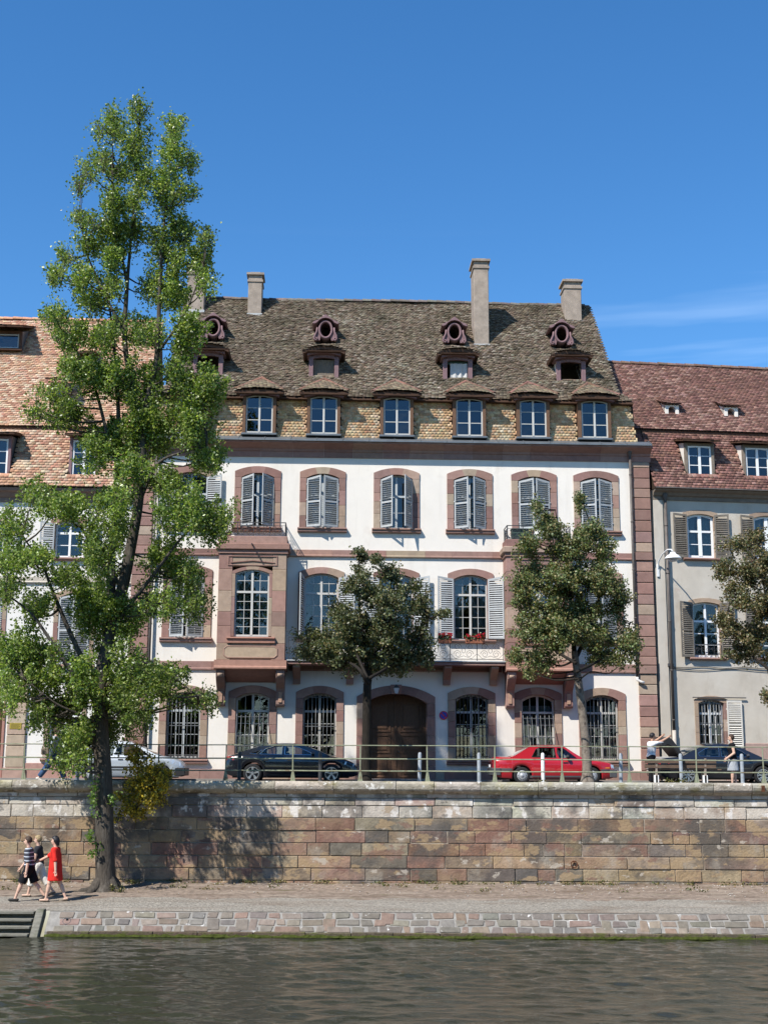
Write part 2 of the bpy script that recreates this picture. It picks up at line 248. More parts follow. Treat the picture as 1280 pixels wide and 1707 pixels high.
# ------------------------------------------------------------------ helpers
def tag(o, label=None, cat=None, group=None, kind=None):
    for k, v in (('label', label), ('category', cat), ('group', group), ('kind', kind)):
        if v: o[k] = v
    return o
def empty(name, loc=(0, 0, 0), rz=0.0, parent=None):
    o = bpy.data.objects.new(name, None); COL.objects.link(o); o.location = loc; o.rotation_euler = (0, 0, rz); o.empty_display_size = .2
    if parent: o.parent = parent
    return o
def link(name, me, parent=None, color=None, loc=None, rot=None, scale=None):
    o = bpy.data.objects.new(name, me); COL.objects.link(o)
    if parent: o.parent = parent
    if color is not None: o.color = (*color[:3], 1)
    if loc is not None: o.location = loc
    if rot is not None: o.rotation_euler = rot
    if scale is not None: o.scale = scale
    return o
class MB:
    def __init__(s): s.v = []; s.f = []
    def add(s, vs, fs):
        k = len(s.v); s.v += [tuple(p) for p in vs]; s.f += [tuple(i + k for i in q) for q in fs]; return s
    def box(s, x0, x1, y0, y1, z0, z1):
        return s.add([(x0, y0, z0), (x1, y0, z0), (x1, y1, z0), (x0, y1, z0), (x0, y0, z1), (x1, y0, z1), (x1, y1, z1), (x0, y1, z1)],
                     [(0, 3, 2, 1), (4, 5, 6, 7), (0, 1, 5, 4), (1, 2, 6, 5), (2, 3, 7, 6), (3, 0, 4, 7)])
    def obox(s, c, ex, ey, ez):
        """box about c with half-axis vectors"""
        c, ex, ey, ez = map(Vector, (c, ex, ey, ez)); vs = []
        for sz in (-1, 1):
            for sx, sy in ((-1, -1), (1, -1), (1, 1), (-1, 1)): vs.append(c + ex * sx + ey * sy + ez * sz)
        return s.add(vs, [(0, 3, 2, 1), (4, 5, 6, 7), (0, 1, 5, 4), (1, 2, 6, 5), (2, 3, 7, 6), (3, 0, 4, 7)])
    def prism(s, poly, y0, y1, axis='y'):
        n = len(poly)
        if axis == 'y': P = lambda a, b, c: (a, c, b)          # poly in x,z, run along y
        elif axis == 'x': P = lambda a, b, c: (c, a, b)        # poly in y,z, run along x
        else: P = lambda a, b, c: (a, b, c)                    # poly in x,y, run along z
        vs = [P(a, b, y0) for a, b in poly] + [P(a, b, y1) for a, b in poly]
        fs = [tuple(range(n)), tuple(range(2 * n - 1, n - 1, -1))] + [(i, n + i, n + (i + 1) % n, (i + 1) % n) for i in range(n)]
        return s.add(vs, fs)
    def tube(s, pts, r, n=8, cap=True):
        pts = [Vector(p) for p in pts]; k = len(pts); rs = r if isinstance(r, (list, tuple)) else [r] * k
        t0 = (pts[1] - pts[0]).normalized(); u = t0.orthogonal().normalized(); vs = []
        for i, p in enumerate(pts):
            t = (pts[min(i + 1, k - 1)] - pts[max(i - 1, 0)]).normalized()
            u = (u - t * u.dot(t)).normalized(); w = t.cross(u)
            for j in range(n):
                a = 2 * math.pi * j / n; vs.append(p + (u * math.cos(a) + w * math.sin(a)) * rs[i])
        fs = [(i * n + j, i * n + (j + 1) % n, (i + 1) * n + (j + 1) % n, (i + 1) * n + j) for i in range(k - 1) for j in range(n)]
        if cap: fs += [tuple(range(n - 1, -1, -1)), tuple(range((k - 1) * n, k * n))]
        return s.add(vs, fs)
    def lathe(s, prof, n=16, c=(0, 0, 0), axis='z', ang=2 * math.pi):
        """prof: (radius, height) pairs"""
        k = len(prof); vs = []; full = ang > 6.28
        m = n if full else n + 1
        for r, h in prof:
            for j in range(m):
                a = ang * j / n; x, y = r * math.cos(a), r * math.sin(a)
                vs.append((c[0] + x, c[1] + y, c[2] + h) if axis == 'z' else (c[0] + x, c[1] + h, c[2] + y) if axis == 'y' else (c[0] + h, c[1] + x, c[2] + y))
        fs = [(i * m + j, i * m + (j + 1) % m, (i + 1) * m + (j + 1) % m, (i + 1) * m + j) for i in range(k - 1) for j in range(n)]
        return s.add(vs, fs)
    def grid(s, rows):
        """rows: list of equal-length point lists"""
        m = len(rows[0]); vs = [p for r_ in rows for p in r_]
        return s.add(vs, [(i * m + j, i * m + j + 1, (i + 1) * m + j + 1, (i + 1) * m + j) for i in range(len(rows) - 1) for j in range(m - 1)])
    def ball(s, c, r, n=8, m=6):
        rx, ry, rz = r if isinstance(r, (tuple, list)) else (r, r, r); rows = []
        for i in range(m + 1):
            a = math.pi * i / m - math.pi / 2
            rows.append([(c[0] + rx * math.cos(a) * math.cos(2 * math.pi * j / n), c[1] + ry * math.cos(a) * math.sin(2 * math.pi * j / n), c[2] + rz * math.sin(a)) for j in range(n + 1)])
        return s.grid(rows)
    def mesh(s, name, m, smooth=False, bevel=0.0, seg=1):
        me = bpy.data.meshes.new(name); me.from_pydata(s.v, [], s.f)
        bm = bmesh.new(); bm.from_mesh(me)
        bmesh.ops.remove_doubles(bm, verts=bm.verts, dist=1e-5)
        bmesh.ops.recalc_face_normals(bm, faces=bm.faces)
        if bevel: bmesh.ops.bevel(bm, geom=list(bm.edges), offset=bevel, segments=seg, affect='EDGES', profile=.5, clamp_overlap=True)
        bm.to_mesh(me); bm.free()
        if smooth: me.polygons.foreach_set('use_smooth', [True] * len(me.polygons))
        me.materials.append(MATS[m]); me.update()
        return me
    def build(s, name, m, parent=None, smooth=False, bevel=0.0, color=None, seg=1, **k):
        return link(name, s.mesh(name, m, smooth, bevel, seg), parent, color, **k)
def box(name, m, parent, b, bevel=0.0, color=None): return MB().box(*b).build(name, m, parent, bevel=bevel, color=color)
def jit(c, a=.12):
    k = 1 + random.uniform(-a, a); return tuple(max(0, x * k * (1 + random.uniform(-a, a) * .3)) for x in c)
def lin(a, b, n): return [a + (b - a) * i / (n - 1) for i in range(n)]
def interp(tab, x):
    if x <= tab[0][0]: return tab[0][1]
    for (a, b), (c, d) in zip(tab, tab[1:]):
        if x <= c: return b + (d - b) * (x - a) / (c - a)
    return tab[-1][1]
def sinterp(tab, x):
    """monotone-ish smooth interpolation"""
    xs = [t[0] for t in tab]; ys = [t[1] for t in tab]
    if x <= xs[0]: return ys[0]
    if x >= xs[-1]: return ys[-1]
    i = max(j for j in range(len(xs) - 1) if xs[j] <= x)
    def sl(j):
        if j == 0: return (ys[1] - ys[0]) / (xs[1] - xs[0])
        if j == len(xs) - 1: return (ys[-1] - ys[-2]) / (xs[-1] - xs[-2])
        return (ys[j + 1] - ys[j - 1]) / (xs[j + 1] - xs[j - 1])
    h = xs[i + 1] - xs[i]; t = (x - xs[i]) / h; a, b = sl(i) * h, sl(i + 1) * h
    return (2*t**3 - 3*t*t + 1) * ys[i] + (t**3 - 2*t*t + t) * a + (-2*t**3 + 3*t*t) * ys[i + 1] + (t**3 - t*t) * b
def at(u, v, Y):
    """survey: the point at depth Y that the photograph (1280 x 1707) shows at u, v"""
    x, y = (u - 640) / FPX, (853.5 - v) / FPX; c, s = math.cos(ROLL), math.sin(ROLL); x, y = x * c - y * s, x * s + y * c
    d = (x, math.cos(PITCH) - y * math.sin(PITCH), math.sin(PITCH) + y * math.cos(PITCH)); t = Y / d[1]
    return Vector((d[0] * t, Y, CAM_Z + d[2] * t))

PINK = [(.285, .170, .137), (.255, .147, .120), (.315, .195, .158), (.275, .172, .142), (.235, .140, .118)]
TAN = [(.355, .26, .19), (.335, .245, .18), (.37, .285, .215)]
def stone_col(p_tan=.22): return jit(random.choice(TAN if random.random() < p_tan else PINK), .10)

def arc(x0, x1, w, zs, rise, n=8):
    """points of a segmental arch of span w, springing zs, over the x-range x0..x1"""
    Rr = ((w / 2) ** 2 + rise ** 2) / (2 * rise)
    return [(x, zs + rise - Rr + math.sqrt(max(0, Rr * Rr - x * x))) for x in lin(x0, x1, n)]
def panel_holes(name, m, parent, x0, x1, s0, s1, holes, to3):
    """sheet x0..x1 by s0..s1 with rectangular holes (xa,xb,sa,sb); to3 maps (x,s) to a point"""
    xs = sorted({x0, x1, *[h[0] for h in holes], *[h[1] for h in holes]}); ss = sorted({s0, s1, *[h[2] for h in holes], *[h[3] for h in holes]})
    xs = [x for x in xs if x0 <= x <= x1]; ss = [s_ for s_ in ss if s0 <= s_ <= s1]
    idx = {}; vs = []; fs = []
    def vid(i, j):
        if (i, j) not in idx: idx[i, j] = len(vs); vs.append(to3(xs[i], ss[j]))
        return idx[i, j]
    for i in range(len(xs) - 1):
        for j in range(len(ss) - 1):
            cx, cs = (xs[i] + xs[i + 1]) / 2, (ss[j] + ss[j + 1]) / 2
            if any(h[0] < cx < h[1] and h[2] < cs < h[3] for h in holes): continue
            fs.append((vid(i, j), vid(i + 1, j), vid(i + 1, j + 1), vid(i, j + 1)))
    return MB().add(vs, fs).build(name, m, parent)

def tile_mesh(name, m, rows_fn, O, U, V, N, length, tw, ex, palette, mask=None, lift=.03, thick=.016, warp=None, jitter=1.0, blotch=None):
    """beaver-tail tiles: rows_fn(s) -> (a0, a1) limits along U at slope distance s"""
    O, U, V, N = (np.array(q, float) for q in (O, U, V, N)); A = []; S = []
    i = 0; s = 0.0
    while s < length - ex * .3:
        a0, a1 = rows_fn(s); a = a0 + (tw / 2 if i % 2 else 0.0) + tw * .5
        while a < a1 + tw * .05:
            if mask is None or not mask(a, s): A.append(a); S.append(s)
            a += tw
        i += 1; s = i * ex
    if not A: return None
    A = np.array(A); S = np.array(S); k = len(A); w = .497 * tw; T = 1.75 * ex
    ox = np.array([-w, -w, -.72 * w, -.25 * w, .25 * w, .72 * w, w, w]); oy = np.array([T, .13 * ex, .035 * ex, 0, 0, .035 * ex, .13 * ex, T])
    A = A + RNG.normal(0, .006, k) * jitter; S = S + RNG.normal(0, .008, k) * jitter
    rot = RNG.normal(0, .025, k) * jitter; lf = lift * (1 + RNG.normal(0, .22, k) * jitter); wp = warp(A, S) if warp else np.zeros(k)
    px = A[:, None] + ox * np.cos(rot)[:, None] - oy * np.sin(rot)[:, None]; py = S[:, None] + oy + ox * rot[:, None]
    hh = lf[:, None] * (1 - oy / T)[None, :] + .006 + wp[:, None] + ox[None, :] * RNG.normal(0, .018, k)[:, None] * jitter
    top = O + px[..., None] * U + py[..., None] * V + hh[..., None] * N
    low = top[:, 1:7] - N * thick
    verts = np.concatenate([top, low], 1).reshape(-1, 3)      # 14 per tile
    base = (np.arange(k) * 14)[:, None]
    faces = [base + np.array([[0, 1, 2, 3, 4, 5, 6, 7]])] ; quads = [base + np.array([[1 + j, 8 + j, 9 + j, 2 + j]]) for j in range(5)]
    me = bpy.data.meshes.new(name)
    loops = np.concatenate([faces[0].ravel()] + [q.ravel() for q in quads]); sizes = np.concatenate([np.full(k, 8), np.full(5 * k, 4)])
    starts = np.concatenate([[0], np.cumsum(sizes)[:-1]])
    me.vertices.add(len(verts)); me.vertices.foreach_set('co', verts.ravel()); me.loops.add(len(loops)); me.loops.foreach_set('vertex_index', loops.astype(np.int32))
    me.polygons.add(len(sizes)); me.polygons.foreach_set('loop_start', starts.astype(np.int32)); me.polygons.foreach_set('loop_total', sizes.astype(np.int32))
    me.update(calc_edges=True); me.validate()
    pal = np.array(palette); ci = RNG.integers(0, len(pal), k)
    if blotch is not None:
        f = blotch(A, S); ci = np.clip((RNG.random(k) * .55 + f * .45) * len(pal), 0, len(pal) - 1).astype(int)
    col = pal[ci] * (1 + RNG.normal(0, .13, (k, 1))) * (1 + RNG.normal(0, .03, (k, 3)))
    ca = np.ones((k, 14, 4)); ca[:, :, :3] = np.clip(col, .01, 1)[:, None, :]
    at_ = me.color_attributes.new('col', 'FLOAT_COLOR', 'POINT'); at_.data.foreach_set('color', ca.ravel())
    me.materials.append(MATS[m])
    return me
def tiles(parent, *a, **k):
    me = tile_mesh('roof_tiles', *a, **k)
    if me is None: return None
    return tag(link('roof_tiles', me, parent), kind='stuff')
def smooth_blotch(fx, fy, p):
    return lambda A, S: .5 + .5 * np.sin(A * fx + p + 1.3 * np.sin(S * fy * .7 + p)) * np.sin(S * fy + 1.7 * p + .8 * np.sin(A * fx * .6))
# ------------------------------------------------------------------ ground, river, quay
def sheet(name, m, x0, x1, y0, y1, z, kind='structure', nx=1, ny=1):
    o = MB().grid([[(x, y, z) for x in lin(x0, x1, nx + 1)] for y in lin(y0, y1, ny + 1)]).build(name, m); return tag(o, kind=kind)
WATER_Z = -3.78
tag(MB().grid([[(-1500, 40.5, -.06), (1500, 40.5, -.06)], [(-1500, 3000, -.06), (1500, 3000, -.06)]]).build('ground', 'field'), kind='structure')
sheet('road', 'asphalt', -80, 80, 42.75, 52, -.050)
tag(MB().box(-80, 80, 40.42, 42.6, -.3, .045).build('promenade', 'pavement'), kind='structure')
kb = tag(empty('kerb', (0, 42.6, 0)), kind='structure')
km = MB().box(0, .985, 0, .15, -.2, .05).mesh('kerb_stone', 'sandstone', bevel=.012)
for i in range(28): link('kerb_stone', km, kb, color=jit((.33, .31, .29), .1), loc=(-14 + i, 0, 0))
sw = MB().add([(-80, 45.7, 0), (80, 52.4, 0), (80, 60, 0), (-80, 60, 0), (-80, 45.7, .07), (80, 52.4, .07), (80, 60, .07), (-80, 60, .07)], [(4, 5, 6, 7), (0, 1, 5, 4)])
tag(sw.build('house_pavement', 'pavement'), kind='structure')
wxs = np.array([-400.0, -60.0] + list(np.arange(-17, 17.01, .075)) + [60.0, 400.0]); wys = np.array([5.8, 12.0] + list(np.arange(18, 34.76, .07)))
WX, WY = np.meshgrid(wxs, wys); wz = np.zeros_like(WX); wr_ = np.random.default_rng(4)
for _ in range(48):
    lam = .20 * (1.1 / .20) ** wr_.random(); th_ = wr_.normal(R(85), R(30)); k_ = 2 * math.pi / lam
    wz += .0062 * lam * np.sin(k_ * (WX * math.cos(th_) + WY * math.sin(th_)) + wr_.uniform(0, 6.28) + 1.2 * np.sin(WX * .35 + wr_.uniform(0, 6)) + .9 * np.sin(WY * .5 + WX * .12 + wr_.uniform(0, 6)))
wz *= (np.abs(WX) < 16.9) * (WY > 18.1) * (.75 + .35 * np.sin(WX * .3 + 1) * np.sin(WY * .45))
wme = bpy.data.meshes.new('river'); nx_, ny_ = len(wxs), len(wys); ii = (np.arange(ny_ - 1)[:, None] * nx_ + np.arange(nx_ - 1)[None]).ravel()
wme.vertices.add(nx_ * ny_); wme.vertices.foreach_set('co', np.stack([WX, WY, WATER_Z + wz], -1).ravel()); wme.loops.add(4 * len(ii)); wme.loops.foreach_set('vertex_index', np.stack([ii, ii + 1, ii + nx_ + 1, ii + nx_], 1).ravel().astype(np.int32))
wme.polygons.add(len(ii)); wme.polygons.foreach_set('loop_start', (np.arange(len(ii)) * 4).astype(np.int32)); wme.polygons.foreach_set('loop_total', np.full(len(ii), 4, np.int32)); wme.update(calc_edges=True)
wme.polygons.foreach_set('use_smooth', [True] * len(ii)); wme.materials.append(MATS['water']); tag(link('river', wme), kind='structure')
tag(MB().box(-400, 400, -900, 6, -6, -1.15).build('near_bank', 'field'), kind='structure')

PATH = [(35.10, -3.20), (35.6, -3.17), (36.5, -3.10), (38.0, -3.02), (39.0, -2.96), (40.3, -2.87)]
def path_z(y): return interp(PATH, y)
rows = []
for y in lin(35.12, 40.3, 34):  # gravel strip by the water, trodden soil by the wall
    r_ = []
    for x in lin(-30, 30, 240):
        k = .5 + .5 * math.sin(x * 1.3 + 2 * math.sin(y * 1.1)) * math.sin(y * 2.1 + x * .4)
        bump = (.035 * k * min(1, max(0, (y - 37.2) / 1.5)) + random.uniform(-.006, .006)) if y > 35.2 else 0
        r_.append((x, y, path_z(y) + bump))
    rows.append(r_)
tag(MB().grid(rows[:15]).build('footpath', 'gravel', smooth=True), kind='structure')
rows[14] = [(x, y + .12 * math.sin(x * 1.7) + .08 * math.sin(x * 4.1), z + .004) for x, y, z in rows[14]]
tag(MB().grid([[(x, y - .25, z - .03) for x, y, z in rows[14]]] + rows[14:]).build('soil_strip', 'soil', smooth=True), kind='structure')
# loose pebbles and crumbs near the wall foot
pb = MB()
for _ in range(420):
    x, y = random.uniform(-13, 13), 40 - abs(random.gauss(0, 1.0)); s_ = random.uniform(.008, .028)
    if y > 39.95 or y < 35.5: continue
    pb.ball((x, y, path_z(y) + .025), (s_, s_ * .8, s_ * .6), 5, 4)
tag(pb.build('pebbles', 'pebble', color=(.45, .41, .36)), kind='stuff', label='small loose pebbles scattered along the foot of the quay wall', cat='pebbles')

# sloped stone revetment at the water's edge
bank = tag(MB().prism([(35.14, -3.20), (34.66, -3.66), (34.66, -4.6), (35.6, -4.6), (35.6, -3.22)], -8.62, 30, axis='x').build('embankment', 'bank_mortar'), kind='structure')
BANKC = [(.17, .147, .122), (.19, .157, .127), (.21, .152, .118), (.16, .145, .125), (.21, .172, .136), (.18, .155, .127)]
sl = math.hypot(.48, .46); du = Vector((0, -.48 / sl, -.46 / sl)); dn = Vector((0, -.46 / sl, .48 / sl))
for row in range(3):
    x = -8.5 + random.random() * .2; h = sl / 3
    while x < 12.4:
        w = random.choice((.26, .34, .42, .5, .6)) * random.uniform(.85, 1.15); tall = random.random() < .28 and row < 2
        hh = h * (1.75 if tall and w < .4 else 1)
        c0 = Vector((x, 35.14, -3.20)) + du * (row * h + .02); g = .028
        m_ = MB(); k = []
        for (a, b) in ((g, 0.012), (w - g, .012), (w - g, hh - .02), (g, hh - .02)):
            a += random.uniform(-.035, .035); b += random.uniform(-.024, .024); k.append((a, b))
        t = random.uniform(.012, .03)
        top = [c0 + Vector((a, 0, 0)) + du * b + dn * t for a, b in k]; low = [c0 + Vector((a, 0, 0)) + du * b - dn * .03 for a, b in k]
        m_.add(low + top, [(0, 1, 2, 3), (4, 5, 6, 7), (0, 1, 5, 4), (1, 2, 6, 5), (2, 3, 7, 6), (3, 0, 4, 7)])
        m_.build('stone', 'bank_stone', bank, bevel=.022, seg=2, color=jit(random.choice(BANKC), .16)); x += w
x = -8.55
while x < 13:
    w = random.uniform(.9, 1.7)
    box('kerb_block', 'moss_edge', bank, (x, x + w - .012, 34.58 + random.uniform(-.012, .012), 34.78, -4.2, -3.645 + random.uniform(-.012, .008)), bevel=.015, color=jit((.105, .085, .055), .2)); x += w
ms = MB(); rr = []
for x in lin(-8.6, 30, 420):
    z = WATER_Z + .07 + random.uniform(-.025, .02); rr.append([(x, 34.565, WATER_Z - .05), (x, 34.53 + random.uniform(-.012, .012), WATER_Z + .012), (x, 34.56, z)])
tag(ms.grid(rr).build('moss_line', 'moss', bank), kind='stuff')

# quay wall, stone by stone
qw = tag(empty('quay_wall', (0, 40, -2.9)), 'tall quay retaining wall of mixed tan, red and grey sandstone courses', 'wall')
qb = MB().box(-30, 30, .03, .5, -.3, 2.9).build('mortar_core', 'mortar', qw)
WC = [(.14, .12, .10), (.12, .105, .09), (.27, .195, .12), (.26, .185, .115), (.20, .115, .085), (.22, .14, .105), (.25, .20, .14), (.19, .145, .105), (.29, .215, .13), (.24, .18, .125), (.21, .12, .085), (.22, .17, .12)]
LC = [(.36, .31, .25), (.30, .265, .22), (.38, .30, .21), (.28, .19, .15), (.19, .17, .155), (.40, .36, .30)]
cz = [-.25, .09, .45, .81, 1.18, 1.54, 1.91, 2.27, 2.50, 2.72]
for r_ in range(len(cz) - 1):
    x = -13.6 + random.random() * .6
    while x < 13.6:
        w = random.choice((.55, .7, .85, 1.0, 1.2, 1.5, 1.9)) * random.uniform(.88, 1.12)
        if r_ >= 6: w = min(w, 1.2)
        g = .010; pal = LC if r_ >= 6 else (WC if r_ >= 2 else WC[:2] * 2 + WC)
        m_ = MB(); pr = random.uniform(-.022, .020)
        b = (x + g, x + w - g, pr - .008, .12, cz[r_] + g, cz[r_ + 1] - g)
        MB.box(m_, *b); m_.v = [(vx + random.uniform(-.008, .008), vy + (random.uniform(-.012, .012) if vy < .05 else 0), vz + random.uniform(-.007, .007)) for vx, vy, vz in m_.v]
        m_.build('stone', 'lime_stone' if r_ >= 6 else 'wall_stone', qw, bevel=.016, seg=2, color=jit(random.choice(pal), .2)); x += w
x = -14.0
while x < 14:
    w = random.uniform(1.0, 1.9)
    prof = [(-.12, 2.66), (-.20, 2.70), (-.25, 2.76), (-.27, 2.85), (-.26, 2.93), (-.20, 2.99), (.42, 2.985), (.42, 2.62), (-.06, 2.62)]
    m_ = MB().prism([(a + random.uniform(-.008, .008), b + random.uniform(-.008, .008)) for a, b in prof], x + .006, x + w - .006, axis='x')
    m_.build('coping_stone', 'coping', qw, bevel=.012, color=jit((.36, .33, .27), .12)); x += w
box('drain_spout', 'rust', qw, (11.32, 11.40, -.36, .1, 2.74, 2.92))

def ring(name, c, r_, t, m, label, nrm, plate=True):
    e = tag(empty(name, c), label, 'mooring ring'); n = Vector(nrm).normalized(); u = n.orthogonal().normalized(); w = n.cross(u)
    pts = [n * .05 + (u * math.cos(a) + w * math.sin(a)) * r_ - Vector((0, 0, r_ * .85)) for a in lin(0, 2 * math.pi, 19)]
    MB().tube(pts, t, 7, cap=False).build('ring', m, e, smooth=True)
    MB().tube([n * -.05, n * .04, n * .065 + Vector((0, 0, -.03)), n * .03 + Vector((0, 0, -.05)), n * -.04 + Vector((0, 0, -.05))], t * 1.2, 7).build('staple', m, e)
ring('mooring_ring', at(956, 1436, 39.985), .095, .017, 'rust', 'rusty iron mooring ring set in the tall quay wall', (0, -1, 0))
p_ = at(113, 1525, 34.93); ring('mooring_ring', Vector((p_.x, 34.93, -3.385)), .10, .020, 'iron', 'dark iron mooring ring lying on the sloped stone bank', tuple(dn))

# wooden boat steps at the left end of the bank
st = tag(empty('boat_steps', (-10.6, 35, -3.2)), 'weathered grey wooden steps leading down to the water', 'steps')
for i in range(4):
    box('tread', 'stepwood', st, (-2.2, 1.62, -.12 - i * .17, .12 - i * .17 + .05, -.06 - i * .165, -.0 - i * .165), bevel=.008)
    box('riser', 'stepwood', st, (-2.2, 1.62, .06 - i * .17, .1 - i * .17, -.22 - i * .165, -.062 - i * .165))
MB().prism([(.22, .05), (-.02, .05), (-.62, -.60), (-.62, -.75), (-.40, -.75), (.22, -.12)], 1.66, 1.86, axis='x').build('stringer', 'stepwood', st, bevel=.01)
box('fill', 'stepwood', st, (-2.2, 1.64, .11, .6, -1.2, .0))
MB().lathe([(.0, .36), (.09, .34), (.11, .25), (.10, .1), (.12, 0), (.12, -.2)], 12, (-.42 + .0, -.10, -.05)).build('mooring_post', 'iron', st, smooth=True)

# ------------------------------------------------------------------ building kit
def surround(win, x, z0, zs, rise, w, band, y0=-.05, y1=.3, jambs=4, vous=3, sill=.16, p_tan=.22, crown_band=None):
    cb = crown_band or band; W = w + 2 * band; g = .004
    for sgn in (-1, 1):
        if jambs:
            cuts = [z0]; 
            for i in range(jambs - 1): cuts.append(z0 + (zs - z0) * (i + 1 + random.uniform(-.2, .2)) / jambs)
            cuts.append(zs)
            for a, b in zip(cuts, cuts[1:]):
                xa, xb = sorted((x + sgn * w / 2, x + sgn * W / 2)); box('jamb_stone', 'sandstone', win, (xa, xb, y0, y1, a + g, b - g), bevel=.008, color=stone_col(p_tan))
    Ri = ((w / 2) ** 2 + rise ** 2) / (2 * rise); Ro = Ri + cb; zc = zs + rise - Ri
    ro_ = rise * 1.2; Ro = ((W / 2) ** 2 + ro_ ** 2) / (2 * ro_); zo = zs + rise + cb - Ro
    outer = lambda xx: zo + math.sqrt(max(0, Ro * Ro - xx * xx))
    for k in range(vous):
        a, b = lin(-w / 2, w / 2, vous + 1)[k], lin(-w / 2, w / 2, vous + 1)[k + 1]
        pin = arc(a, b, w, zs, rise, 6); ka, kb_ = a * W / w, b * W / w
        po = [(xx, outer(xx)) for xx in lin(kb_, ka, 6)]
        if k == vous - 1: pin.append((W / 2, zs))
        if k == 0: po.append((-W / 2, zs))
        MB().prism([(x + p[0], p[1] + .002) for p in pin + po], y0 - .004, y1, axis='y').build('lintel_stone', 'sandstone', win, color=stone_col(p_tan))
    if sill:
        sx = W / 2 + .06
        MB().prism([(y1, z0), (y0 - .13, z0 - .01), (y0 - .14, z0 - .06), (y0 - .09, z0 - .09), (y0 - .09, z0 - sill), (y0 - .05, z0 - sill - .03), (y1, z0 - sill - .03)], x - sx, x + sx, axis='x').build('sill', 'sandstone', win, color=stone_col(.08))
def window(house, x, z0, zs, rise, w, y=.18, cols=4, rows=(2, 5), transom=None, m='window_wood', fr=.055, mun=.020, glass='glass', name='window', center=.085, pp=None):
    """casement frame with separate panes; rows = panes (above transom, below)"""
    f = MB(); d = .035; top = zs + rise
    f.box(x - w / 2, x - w / 2 + fr, y - d, y + d, z0, zs + .02).box(x + w / 2 - fr, x + w / 2, y - d, y + d, z0, zs + .02)
    f.box(x - w / 2 + fr, x + w / 2 - fr, y - d, y + d, z0, z0 + fr * 1.3)
    if rise > .02:
        Ri = ((w / 2) ** 2 + rise ** 2) / (2 * rise); inn = [(p[0] * (1 - 2 * fr / w), p[1] - fr) for p in arc(-w / 2, w / 2, w, zs, rise, 9)]; out = arc(w / 2, -w / 2, w, zs, rise, 9)
        f.prism([(x + p[0], p[1]) for p in inn + out], y - d + .003, y + d - .003)
    else:
        f.box(x - w / 2 + fr, x + w / 2 - fr, y - d, y + d, zs - fr, zs)
    if center: f.box(x - center / 2, x + center / 2, y - d - .012, y + d, z0 + fr, top - fr)
    zt = transom if transom else top
    if transom: f.box(x - w / 2 + fr, x + w / 2 - fr, y - d - .008, y + d - .002, transom - .04, transom + .04)
    xs = lin(x - w / 2 + fr, x + w / 2 - fr, cols + 1)
    zb = lin(z0 + fr, zt - (.04 if transom else fr * .5), rows[1] + 1); za = lin(zt + .04, top - fr * .4, rows[0] + 1) if transom else []
    for xx in xs[1:-1]:
        if center and abs(xx - x) < .03: continue
        f.box(xx - mun / 2, xx + mun / 2, y - .014, y + .014, z0 + fr, top - fr * .7)
    for zz in zb[1:-1] + za[1:-1]: f.box(x - w / 2 + fr, x + w / 2 - fr, y - .016, y + .016, zz - mun / 2, zz + mun / 2)
    o = f.build(name, m, house)
    for zz in [(a, b) for L in (zb, za) for a, b in zip(L, L[1:])]:
        for a, b in zip(xs, xs[1:]):
            pm = PANES.get((round(b - a, 3), round(zz[1] - zz[0], 3), glass))
            if pm is None:
                pm = PANES[(round(b - a, 3), round(zz[1] - zz[0], 3), glass)] = MB().box(0, b - a, 0, .005, 0, zz[1] - zz[0]).mesh('pane', glass)
            link('pane', pm, pp or o, loc=(a, y - .002, zz[0]), rot=(random.gauss(0, .004), 0, random.gauss(0, .006)))
    return o
PANES = {}; SHUT = {}
def curtain(win, x0, x1, z0, z1, y=.36, m='curtain', waves=7):
    rows = [[(x, y + .035 * math.sin((x - x0) / (x1 - x0) * waves * 6.28) * (1 - .3 * k) + .01 * math.sin(x * 31), z) for x in lin(x0, x1, 40)] for k, z in enumerate(lin(z0, z1, 3))]
    MB().grid(rows).build('curtain', m, win, smooth=True)
def shutter(house, hx, z0, z1, w, side, ang, y=-.06, m='shutter_blue', slope=.10, pitch=.084, label=None):
    """louvred leaf hinged at hx; side=+1 leaf spreads to +x when closed, ang = opening angle in degrees"""
    h = z1 - z0; key = (round(w, 3), round(h, 3), m, round(slope, 3), side)
    if key not in SHUT:
        f = MB(); t = .02; s = .055; e = slope
        def zt(x): return h - e * (1 - x / w)
        f.prism([(0, 0), (s, 0), (s, zt(s)), (0, zt(0))], -t, t).prism([(w - s, 0), (w, 0), (w, zt(w)), (w - s, zt(w - s))], -t, t)
        f.prism([(s, 0), (w - s, 0), (w - s, .08), (s, .08)], -t + .002, t - .002).prism([(s, zt(s) - .08), (w - s, zt(w - s) - .08), (w - s, zt(w - s)), (s, zt(s))], -t + .002, t - .002)
        f.box(s, w - s, -t + .003, t - .003, h * .47, h * .47 + .075)
        for hz in (.25, h * .52, h - .35): f.box(-.025, .03, -t - .012, -t - .002, hz, hz + .05)
        sl = MB(); z = .10
        while z < h - .1:
            zc = z
            if not (h * .47 - .03 < zc < h * .47 + .085) and zc < zt(w * .5) - .09 : sl.obox((w / 2, 0, zc), (w / 2 - s + .004, 0, 0), (0, .019, -.021), (0, .0042, .0042))
            z += pitch
        if side < 0:
            f.v = [(-a, b, c) for a, b, c in f.v]; sl.v = [(-a, b, c) for a, b, c in sl.v]
        SHUT[key] = (f.mesh('shutter', m), sl.mesh('louvres', m))
    fm, sm = SHUT[key]
    o = link('shutter', fm, house, loc=(hx, y, z0), rot=(0, 0, R(-ang * side)))
    tag(link('louvres', sm, o), kind='stuff')
    return o
